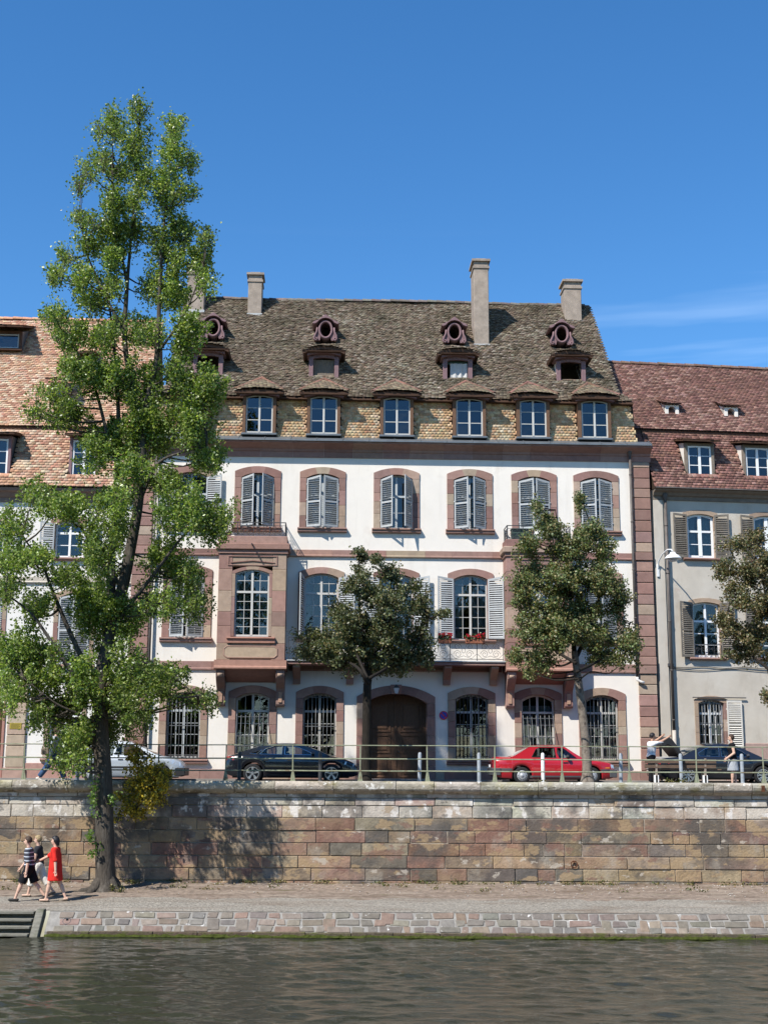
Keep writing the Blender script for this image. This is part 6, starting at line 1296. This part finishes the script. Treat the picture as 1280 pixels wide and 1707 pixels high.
AUD = dict(seams=[[(1.12, .34), (1.20, .55), (1.22, .95)], [(2.02, .30), (2.04, .93)], [(3.18, .32), (3.22, .6), (3.16, .93)]], handles=[(1.45, .80), (2.28, .79)], chrome=True,
           lamps=[('tail_lamp', 'lamp_red', [(.02, .74), (.30, .80), (.34, .92), (.06, .92)]), ('headlight', 'lamp_clear', [(4.22, .66), (4.56, .58), (4.60, .66), (4.26, .76)])],
           trims=[('sill_trim', 'plastic_black', 1.42, 3.40, .235, .30)], boxes=[('rear_plate', 'cloth_white', (-.012, .0, -.26, .26, .62, .73)), ('front_grille', 'plastic_black', (4.66, 4.71, -.32, .32, .34, .60))])
car('fastback_car', 'glossy black fastback saloon with alloy wheels parked under the left oriel', (-5.62, 47.75, ZR), R(2.2), 4.70, 1.85, 1.39, 2.79, .98, .335, 'paint_black',
    [(0, .66), (.06, .84), (.3, .93), (1.2, .945), (2.5, .93), (3.5, .90), (4.2, .80), (4.55, .67), (4.7, .50)], [(0, .70), (.05, .92), (.3, 1.0), (1.0, 1.0), (3.1, .98), (3.7, .96), (4.2, .87), (4.55, .72), (4.7, .53)],
    [(.35, 1.0), (.75, 1.13), (1.2, 1.27), (1.7, 1.36), (2.15, 1.385), (2.55, 1.36), (2.95, 1.25), (3.4, 1.08), (3.68, .97)], [(0, .97), (4.7, .95)],
    [[(2.10, 1.0), (3.12, .99), (2.95, 1.10), (2.60, 1.245), (2.42, 1.29), (2.12, 1.305)], [(1.22, 1.01), (2.00, 1.0), (2.03, 1.305), (1.72, 1.29), (1.42, 1.20)], [(.86, 1.03), (1.10, 1.015), (1.30, 1.16), (1.15, 1.12)]],
    (.42, 1.45), (2.62, 3.58), 'five', dec=AUD)
ALF = dict(seams=[[(1.42, .30), (1.44, .84)], [(2.30, .28), (2.32, .85)], [(3.28, .30), (3.24, .86)]], handles=[(1.72, .76), (2.55, .76)], handle_m='plastic_black', mirror_m='plastic_black',
           lamps=[('tail_lamp', 'lamp_red', [(.02, .62), (.16, .62), (.16, .80), (.05, .80)]), ('headlight', 'lamp_clear', [(4.20, .56), (4.31, .56), (4.29, .68), (4.18, .70)]), ('side_reflector', 'lamp_orange', [(3.98, .56), (4.14, .56), (4.14, .60), (3.98, .60)])],
           trims=[('sill_trim', 'plastic_grey', 1.20, 3.08, .20, .30), ('side_strip', 'plastic_grey', .05, .62, .47, .55), ('side_strip', 'plastic_grey', 3.80, 4.2, .45, .53)],
           boxes=[('rear_bumper', 'plastic_grey', (-.08, .22, -.83, .83, .30, .56)), ('front_bumper', 'plastic_grey', (4.14, 4.40, -.78, .78, .24, .52)), ('rear_plate', 'cloth_white', (-.09, -.078, -.26, .26, .58, .68))])
car('saloon_car', 'bright red boxy old saloon with grey wheel covers parked behind a street tree', (3.95, 48.02, ZR), R(2.2), 4.33, 1.66, 1.36, 2.51, .98, .30, 'paint_red',
    [(0, .80), (.05, .86), (.5, .865), (1.4, .85), (2.8, .83), (3.4, .81), (4.0, .74), (4.25, .69), (4.33, .56)], [(0, .90), (.06, .955), (.5, .96), (1.2, .94), (3.0, .90), (3.5, .88), (4.0, .80), (4.25, .73), (4.33, .58)],
    [(.62, .94), (.85, 1.06), (1.15, 1.24), (1.35, 1.325), (1.8, 1.355), (2.3, 1.35), (2.55, 1.31), (2.85, 1.12), (3.2, .90)], [(0, .93), (1.4, .905), (4.33, .86)],
    [[(2.34, .92), (2.98, .905), (2.62, 1.18), (2.50, 1.265), (2.28, 1.285), (2.26, 1.10)], [(1.34, .945), (2.22, .925), (2.18, 1.285), (1.62, 1.285), (1.50, 1.22)]],
    (.70, 1.30), (2.50, 3.10), 'cover', sill=.19, dec=ALF, k_in=.28)
BMW = dict(seams=[[(1.32, .32), (1.42, .95)], [(2.22, .30), (2.24, .93)], [(3.30, .32), (3.28, .93)]], handles=[(1.70, .80), (2.55, .80)], chrome=True,
           lamps=[('tail_lamp', 'lamp_red', [(.02, .70), (.34, .74), (.34, .88), (.05, .88)]), ('headlight', 'lamp_clear', [(4.30, .62), (4.66, .58), (4.68, .68), (4.34, .74)])], trims=[('sill_trim', 'plastic_black', 1.45, 3.45, .235, .29)], boxes=[])
bmw = car('executive_saloon', 'black executive saloon with its boot lid raised beside the bench', (9.84, 48.30, ZR), R(5.5), 4.80, 1.84, 1.46, 2.78, 1.02, .335, 'paint_dark',
    [(0, .66), (.06, .84), (.3, .93), (1.2, .95), (2.5, .93), (3.5, .91), (4.3, .82), (4.65, .68), (4.8, .50)], [(0, .68), (.05, .86), (.3, .95), (1.0, 1.0), (3.1, .99), (3.8, .97), (4.3, .88), (4.65, .73), (4.8, .53)],
    [(.85, 1.0), (1.2, 1.17), (1.65, 1.36), (2.1, 1.44), (2.5, 1.445), (2.85, 1.40), (3.2, 1.26), (3.8, .98)], [(0, .97), (4.8, .95)],
    [[(2.30, 1.0), (3.34, .99), (3.10, 1.18), (2.85, 1.30), (2.72, 1.35), (2.32, 1.37)], [(1.48, 1.015), (2.21, 1.0), (2.24, 1.37), (2.0, 1.36), (1.72, 1.27), (1.45, 1.12)]],
    (.95, 1.72), (2.90, 3.70), 'multi', dec=BMW)
MB().prism([(.94, 1.0), (.90, 1.10), (.72, 1.38), (.56, 1.60), (.42, 1.69), (.27, 1.68), (.16, 1.55), (.12, 1.38), (.24, 1.35), (.38, 1.42), (.54, 1.34), (.72, 1.12), (.84, .99)], -.68, .68).build('boot_lid', 'plastic_black', bmw, bevel=.02); box('boot_lining', 'seat_light', bmw, (.12, .75, -.6, .6, .80, .985), .02)
SIL = dict(seams=[[(1.35, .34), (1.4, .92)], [(2.55, .34), (2.5, .92)]], handles=[(1.62, .80)], handle_m='plastic_black', mirror_m='plastic_black', lamps=[('tail_lamp', 'lamp_red', [(.02, .78), (.18, .78), (.2, 1.0), (.08, 1.0)]), ('headlight', 'lamp_clear', [(3.42, .66), (3.74, .58), (3.74, .70), (3.44, .80)])],
           trims=[('side_strip', 'plastic_black', .42, 3.25, .50, .56)], boxes=[('front_bumper', 'plastic_black', (3.50, 3.90, -.78, .78, .24, .52)), ('rear_bumper', 'plastic_black', (-.06, .2, -.78, .78, .26, .52))])
car('hatchback_car', 'small silver hatchback parked behind the poplar trunk', (-10.95, 47.6, ZR), R(3), 3.86, 1.64, 1.43, 2.44, .62, .29, 'paint_silver',
    [(0, .70), (.06, .88), (.4, .92), (2.6, .90), (3.2, .85), (3.7, .70), (3.86, .55)], [(0, .74), (.05, .95), (.4, .97), (2.4, .95), (2.9, .94), (3.3, .89), (3.7, .75), (3.86, .58)],
    [(.10, .96), (.22, 1.15), (.45, 1.33), (.9, 1.41), (1.5, 1.425), (1.95, 1.39), (2.35, 1.22), (2.95, .93)], [(0, .94), (3.86, .91)],
    [[(1.42, .965), (2.62, .95), (2.30, 1.17), (1.98, 1.32), (1.46, 1.345)], [(.42, .98), (1.34, .97), (1.37, 1.34), (.92, 1.33), (.55, 1.24)]],
    (.12, .50), (1.98, 2.85), 'cover', sill=.2, dec=SIL)

# ------------------------------------------------------------------ people: distance-field bodies meshed by surface nets
def sd_cap(P, a, b, ra, rb):
    a, b = np.array(a), np.array(b); ab = b - a; t = np.clip(((P - a) @ ab) / (ab @ ab + 1e-9), 0, 1)
    return np.linalg.norm(P - a - t[..., None] * ab, axis=-1) - (ra + (rb - ra) * t)
def sd_ell(P, c, r_):
    q = (P - np.array(c)) / np.array(r_); k = np.linalg.norm(q, axis=-1); return (k - 1) * min(r_)
def smin(a, b, k):
    h = np.clip(.5 + .5 * (b - a) / k, 0, 1); return b * (1 - h) + a * h - k * h * (1 - h)
def net(f, lo, hi, res):
    """naive surface nets of f over the box lo..hi"""
    n = np.ceil((np.array(hi) - np.array(lo)) / res).astype(int) + 1
    ax = [lo[i] + np.arange(n[i]) * res for i in range(3)]; G = np.stack(np.meshgrid(*ax, indexing='ij'), -1); D = f(G)
    inside = D < 0; c = np.zeros(n - 1, int)
    off = [(i, j, k) for i in (0, 1) for j in (0, 1) for k in (0, 1)]
    def sh(A, o): return A[o[0]:A.shape[0] - 1 + o[0], o[1]:A.shape[1] - 1 + o[1], o[2]:A.shape[2] - 1 + o[2]]
    for o in off: c += sh(inside, o)
    act = (c > 0) & (c < 8); idx = -np.ones(act.shape, int); ids = np.argwhere(act); idx[tuple(ids.T)] = np.arange(len(ids))
    acc = np.zeros((len(ids), 3)); cnt = np.zeros(len(ids)); base = ids
    for a in off:
        for d in range(3):
            if a[d]: continue
            b = list(a); b[d] = 1; da = D[tuple((base + a).T)]; db = D[tuple((base + b).T)]; x = (da < 0) != (db < 0)
            t = np.where(x, da / np.where(x, da - db, 1), 0); p = np.array(a, float)[None].repeat(len(ids), 0); p[:, d] = t; acc[x] += p[x]; cnt[x] += 1
    V = np.array(lo) + (ids + acc / np.maximum(cnt, 1)[:, None]) * res; F = []
    for d in range(3):
        e1, e2 = [q for q in range(3) if q != d]; sl0 = [slice(None)] * 3; sl1 = [slice(None)] * 3; sl0[d] = slice(0, -1); sl1[d] = slice(1, None)
        cr = np.argwhere(inside[tuple(sl0)] != inside[tuple(sl1)]); cr = cr[(cr[:, e1] > 0) & (cr[:, e2] > 0) & (cr[:, e1] < act.shape[e1]) & (cr[:, e2] < act.shape[e2])]
        q = []
        for (i, j) in ((1, 1), (0, 1), (0, 0), (1, 0)):
            s = cr.copy(); s[:, e1] -= i; s[:, e2] -= j; q.append(idx[tuple(s.T)])
        q = np.stack(q, 1); F.append(q[(q >= 0).all(1)])
    return V, np.concatenate(F)
def net_mesh(name, f, lo, hi, res, m, extra=None):
    V, F = net(f, lo, hi, res); mb_v = [tuple(v) for v in V]; mb_f = [tuple(q) for q in F.tolist()]
    me = bpy.data.meshes.new(name)
    if extra: k = len(mb_v); mb_v += extra.v; mb_f += [tuple(i + k for i in q) for q in extra.f]
    me.from_pydata(mb_v, [], mb_f); bm = bmesh.new(); bm.from_mesh(me); bmesh.ops.recalc_face_normals(bm, faces=bm.faces); bm.to_mesh(me); bm.free()
    me.polygons.foreach_set('use_smooth', [True] * len(me.polygons)); me.materials.append(MATS[m]); me.update(); return me
def person(label, loc, rz, H, legs, arms, lean, outfit, female=False, head_turn=0.0, skin='skin'):
    """faces +x; legs: (hip swing, knee bend) left,right; arms: (swing, elbow bend, abduct) left,right, degrees"""
    e = tag(empty('person', loc, rz), label, 'person'); s = H / 1.75
    th, sk, ft = .43 * s, .42 * s, .09 * s; hip = .085 * s; sh = (.175 if female else .195) * s
    J = {}; ft_z = []
    for i, (sw, kn) in enumerate(legs):
        a = R(sw); b = R(sw - kn); k = np.array([math.sin(a) * th, 0, -math.cos(a) * th]); q = k + np.array([math.sin(b) * sk, 0, -math.cos(b) * sk]); ft_z.append(q[2]); J['k', i] = k; J['a', i] = q
    pz = -min(ft_z) + .075 * s; pel = np.array([0, 0, pz])
    for i in (0, 1):
        o = np.array([0, hip * (1 if i == 0 else -1), 0]); J['h', i] = pel + o; J['k', i] = pel + o + J['k', i]; J['a', i] = pel + o * .8 + J['a', i]
        b = R(legs[i][0] - legs[i][1]); tilt = max(-.75, min(.3, b * .9)) if J['a', i][2] > .10 * s else 0
        J['t', i] = J['a', i] + np.array([math.cos(tilt) * .155 * s, 0, math.sin(tilt) * .155 * s - .045 * s]); J['e', i] = J['a', i] + np.array([-.05 * s, 0, -.04 * s])
    L = R(lean); up = np.array([math.sin(L), 0, math.cos(L)]); ch = pel + up * .30 * s; nk = pel + up * .50 * s; hd = nk + up * .19 * s + np.array([.02 * s, 0, 0])
    for i, (sw, el, ab) in enumerate(arms):
        d = 1 if i == 0 else -1; so = nk - up * .045 * s + np.array([0, d * sh, 0]); a, A = R(sw), R(ab)
        v = np.array([math.sin(a) * math.cos(A), d * math.sin(A), -math.cos(a) * math.cos(A)]); eb = so + v * .29 * s
        a2 = R(sw + el); v2 = np.array([math.sin(a2) * math.cos(A), d * math.sin(A) * .6, -math.cos(a2) * math.cos(A)]); wr_ = eb + v2 * .25 * s; J['s', i], J['b', i], J['w', i], J['v', i] = so, eb, wr_, v2
    def torso(P, g=0.0):
        D = sd_cap(P, pel + np.array([0, .035 * s, 0]), pel - np.array([0, .035 * s, 0]), .125 * s + g, .125 * s + g)
        D = smin(D, sd_cap(P, pel + up * .12 * s + np.array([0, .04 * s, 0]), ch + np.array([0, .055 * s, 0]), .10 * s + g, .11 * s + g), .06 * s); D = smin(D, sd_cap(P, pel + up * .12 * s - np.array([0, .04 * s, 0]), ch - np.array([0, .055 * s, 0]), .10 * s + g, .11 * s + g), .06 * s)
        D = smin(D, sd_cap(P, J['s', 0] * .82 + nk * .18 - up * .03 * s, J['s', 1] * .82 + nk * .18 - up * .03 * s, .075 * s + g, .075 * s + g), .07 * s)
        if female: D = smin(D, sd_ell(P, ch + np.array([.085 * s, 0, .02 * s]), (.06 * s + g, .12 * s + g, .065 * s + g)), .05 * s)
        return D
    def leg(P, i, g0, g1, end=1.0):
        D = sd_cap(P, J['h', i], J['k', i], .088 * s + g0, .058 * s + g1)
        if end > 1: D = smin(D, sd_cap(P, J['k', i], J['k', i] + (J['a', i] - J['k', i]) * (end - 1), .058 * s + g1, (.058 - .02 * (end - 1)) * s + g1), .03 * s)
        return D
    def arm(P, i, g, end=1.0):
        if end <= 1: return sd_cap(P, J['s', i], J['s', i] + (J['b', i] - J['s', i]) * end, .056 * s + g, .046 * s + g)
        D = sd_cap(P, J['s', i], J['b', i], .056 * s + g, .044 * s + g); return smin(D, sd_cap(P, J['b', i], J['b', i] + (J['w', i] - J['b', i]) * (end - 1), .044 * s + g, .034 * s + g), .02 * s)
    ht = R(head_turn); hx = np.array([math.cos(ht), math.sin(ht), 0]); hy = np.array([-math.sin(ht), math.cos(ht), 0])
    def head(P, g=0.0):
        Q = P - hd; q = np.stack([Q @ hx, Q @ hy, Q[..., 2]], -1)
        D = sd_ell(q, (-.008 * s, 0, .025 * s), (.095 * s + g, .075 * s + g, .105 * s + g)); D = smin(D, sd_ell(q, (.028 * s, 0, -.045 * s), (.058 * s + g, .052 * s + g, .065 * s + g)), .03 * s); return D, q
    def body(P):
        D = torso(P)
        for i in (0, 1):
            D = smin(D, leg(P, i, 0, 0), .04 * s); calf = sd_cap(P, J['k', i], J['a', i], .056 * s, .034 * s); calf = smin(calf, sd_cap(P, J['k', i] * .75 + J['a', i] * .25 - np.array([.014 * s, 0, 0]), J['k', i] * .5 + J['a', i] * .5 - np.array([.008 * s, 0, 0]), .052 * s, .044 * s), .03 * s); D = smin(D, calf, .025 * s)
            D = smin(D, sd_cap(P, J['e', i], J['t', i], .034 * s, .026 * s), .03 * s); D = smin(D, arm(P, i, 0, 2), .035 * s)
            w = J['w', i]; v = J['v', i]; D = smin(D, sd_cap(P, w, w + v * .075 * s, .026 * s, .030 * s), .015 * s)
        D = smin(D, sd_cap(P, nk - up * .02 * s, hd - up * .02 * s, .050 * s, .050 * s), .03 * s); hD, q = head(P)
        hD = smin(hD, sd_ell(q, (.098 * s, 0, -.012 * s), (.022 * s, .013 * s, .022 * s)), .012 * s)
        for d in (-1, 1): hD = smin(hD, sd_ell(q, (-.005 * s, d * .078 * s, 0), (.020 * s, .010 * s, .030 * s)), .006 * s)
        return smin(D, hD, .02 * s)
    pts = np.array([J[k] for k in J if k[0] != 'v'] + [hd, nk, pel]); lo = pts.min(0) - .2 * s; hi = pts.max(0) + .2 * s; lo[2] = -.03
    fg = MB()
    for i in (0, 1):                       # five fingers of different lengths
        w, v = Vector(J['w', i]), Vector(J['v', i]); d = 1 if i == 0 else -1; side = Vector((1, 0, 0)) - v * v.x; side = side.normalized() if side.length > .2 else Vector((0, 0, 1)); inn = v.cross(side) * -d; pm = w + v * .095 * s
        for k, ln_ in enumerate((.062, .075, .070, .055)):
            o = pm + side * (.026 - .0175 * k) * s; fg.tube([o - v * .02 * s, o + v * ln_ * .45 * s, o + v * ln_ * .8 * s + inn * .014 * s, o + v * ln_ * .95 * s + inn * .03 * s], [.0095 * s, .009 * s, .008 * s, .006 * s], 6)
        o = w + v * .035 * s + side * .024 * s; fg.tube([o, o + side * .025 * s + v * .02 * s, o + side * .034 * s + v * .05 * s + inn * .01 * s], [.012 * s, .011 * s, .008 * s], 6)
    link('body', net_mesh('body', body, lo, hi, .0135, skin, fg), e)
    for d in (-1, 1):
        p = hd + hx * .082 * s + hy * d * .032 * s + np.array([0, 0, .022 * s]); MB().ball(p, .011 * s, 6, 5).build('eye', 'eye_dark', e, smooth=True)
    p = hd + hx * .080 * s + np.array([0, 0, -.055 * s]); MB().ball(p, (.012 * s, .022 * s, .007 * s), 8, 5).build('mouth', 'lip', e, smooth=True)
    hm, hl = outfit['hair']
    def hair(P):
        D, q = head(P, .016 * s); lim = np.maximum(q[..., 0] - (.055 * s + np.clip((q[..., 2] - .05 * s), -1, .06 * s) * .7), -(q[..., 2] + hl * s)); 
        if hl > .1: D = smin(D, sd_cap(P, hd - hx * .04 * s, hd - hx * .05 * s - np.array([0, 0, hl * s]), .085 * s, .075 * s), .03 * s)
        lim2 = np.where((q[..., 0] > .02 * s) & (q[..., 2] < .045 * s), .02, -1); return np.maximum(np.maximum(D, lim), np.maximum(lim2, -head(P, .004 * s)[0]))
    link('hair', net_mesh('hair', hair, hd - .24 * s, hd + .2 * s, .012, hm), e)
    tp, tl, sl_ = outfit['top']         # material, hem drop below pelvis, sleeve length (0..2)
    def top(P):
        D = torso(P, .020 * s)
        for i in (0, 1):
            if sl_ > 0: D = smin(D, arm(P, i, .020 * s, sl_), .03 * s)
        if outfit.get('dress'):
            bot = outfit['dress']; D = smin(D, sd_cap(P, ch, pel + np.array([0, 0, -bot * .9 * s]), .15 * s, .205 * s), .05 * s); D = np.maximum(D, pz - bot * s - P[..., 2])
        else: D = np.maximum(D, (pz - tl * s) - P[..., 2])
        nD = (P - nk) @ up - .035 * s; nr = np.linalg.norm((P - nk) - ((P - nk) @ up)[..., None] * up, axis=-1) - .075 * s
        return np.maximum(D, np.minimum(nD, 1e3) if True else nr)
    link(outfit.get('top_name', 'shirt'), net_mesh('shirt', top, lo, hi, .0135, tp), e)
    if 'bottom' in outfit:
        bt, ln_, fl = outfit['bottom']
        def bottom(P):
            if outfit.get('skirt'):
                D = sd_cap(P, pel + np.array([0, .03, .06 * s]), pel + np.array([0, .0, -ln_ * s]), .135 * s, .20 * s); return np.maximum(np.maximum(D, pz - ln_ * s - P[..., 2]), P[..., 2] - pz - .13 * s)
            D = sd_cap(P, pel + np.array([0, .035 * s, 0]), pel - np.array([0, .035 * s, 0]), .145 * s, .145 * s); D = np.maximum(D, P[..., 2] - pz - .12 * s)
            for i in (0, 1):
                g = leg(P, i, .024 * s, .026 * s + fl, ln_ if ln_ > 1 else 1)
                if ln_ <= 1: 
                    ax = (J['k', i] - J['h', i]); ax = ax / np.linalg.norm(ax); g = np.maximum(g, (P - J['h', i]) @ ax - th * ln_)
                else:
                    ax = (J['a', i] - J['k', i]); ax = ax / np.linalg.norm(ax); g = np.maximum(g, (P - J['k', i]) @ ax - sk * (ln_ - 1))
                D = smin(D, g, .03 * s)
            return D
        link('skirt' if outfit.get('skirt') else 'trousers', net_mesh('trousers', bottom, lo, hi, .0135, bt), e)
    shm = outfit.get('shoes')
    for i in (0, 1):
        def shoe(P):
            D = smin(sd_cap(P, J['e', i] - np.array([0, 0, .004]), J['t', i], .040 * s, .034 * s), sd_cap(P, J['a', i] + (J['k', i] - J['a', i]) * .03, J['e', i], .044 * s, .042 * s), .02 * s); cut = outfit.get('shoe_cut', .03); return np.maximum(D, (P - J['e', i]) @ np.array([0, 0, 1.0]) - cut * s)
        c = (J['e', i] + J['t', i]) / 2; link('shoe', net_mesh('shoe', shoe, c - .2 * s, c + .2 * s, .011, shm), e)
    return e, J, pz, s
def gp(u, y, z=None): return Vector((at(u, 1300, y).x, y, path_z(y) + .012 if z is None else z))
person('man in striped polo shirt and black shorts walking along the riverside path', gp(58, 36.55), R(183), 1.76, [(24, 4), (-20, 20)], [(-8, 14, 8), (16, 22, 8)], 5, dict(hair=('hair_brown', .03), top=('striped_cloth', .06, .95), bottom=('cloth_black', .98, .035), shoes='shoe_dark'))
person('blond walker in dark top and white cropped trousers beside the striped shirt', gp(73, 37.35), R(182), 1.68, [(20, 6), (-22, 16)], [(10, 15, 6), (-10, 12, 8)], 4, dict(hair=('hair_blond', .06), top=('cloth_charcoal', .12, .35), bottom=('cloth_cream', 1.45, .02), shoes='leather', shoe_cut=.0), female=True)
person('black-haired woman in a loose red dress striding along the path', gp(101, 36.5), R(178), 1.74, [(17, 6), (-15, 10)], [(-14, 8, 10), (52, 12, 6)], 3, dict(hair=('hair_black', .13), top=('dress_red', .3, .95), top_name='dress', dress=.36, shoes='leather', shoe_cut=-.01), female=True)
wj = person('walker in blue jeans and grey top with a shoulder bag on the promenade', gp(88, 42.0, .05), R(4), 1.76, [(26, 4), (-22, 14)], [(12, 15, 8), (-14, 12, 8)], 4, dict(hair=('hair_brown', .05), top=('cloth_grey', .10, 1.9), bottom=('denim', 1.95, .012), shoes='shoe_light'))
bag = tag(empty('shoulder_bag', Vector(wj[0].location) + Vector((-.22, -.20, .80)), R(4)), 'tan leather shoulder bag carried by the walker in jeans', 'bag')
MB().box(-.13, .13, -.05, .05, 0, .22).build('pouch', 'leather', bag, bevel=.03); MB().tube([(-.11, 0, .2), (-.02, .05, .5), (.14, .14, .68), (.2, .2, .6)], .012, 5).build('strap', 'leather', bag)
person('man in white shirt and dark trousers reaching up to the raised boot lid', gp(1086, 46.7, -.038), R(12), 1.80, [(4, 2), (-4, 2)], [(112, 12, 8), (106, 14, 4)], 5, dict(hair=('hair_black', .04), top=('cloth_shirt', .12, 1.85), bottom=('cloth_black', 1.95, .014), shoes='shoe_dark'), skin='skin_tan')
person('woman in black sleeveless top and grey skirt standing by the black car', gp(1222, 44.3, -.038), R(172), 1.70, [(5, 3), (-4, 4)], [(-6, 62, 8), (-4, 48, 6)], 0, dict(hair=('hair_brown', .08), top=('cloth_black', .04, .12), bottom=('cloth_grey', .42, 0), skirt=True, shoes='leather', shoe_cut=-.005), female=True)
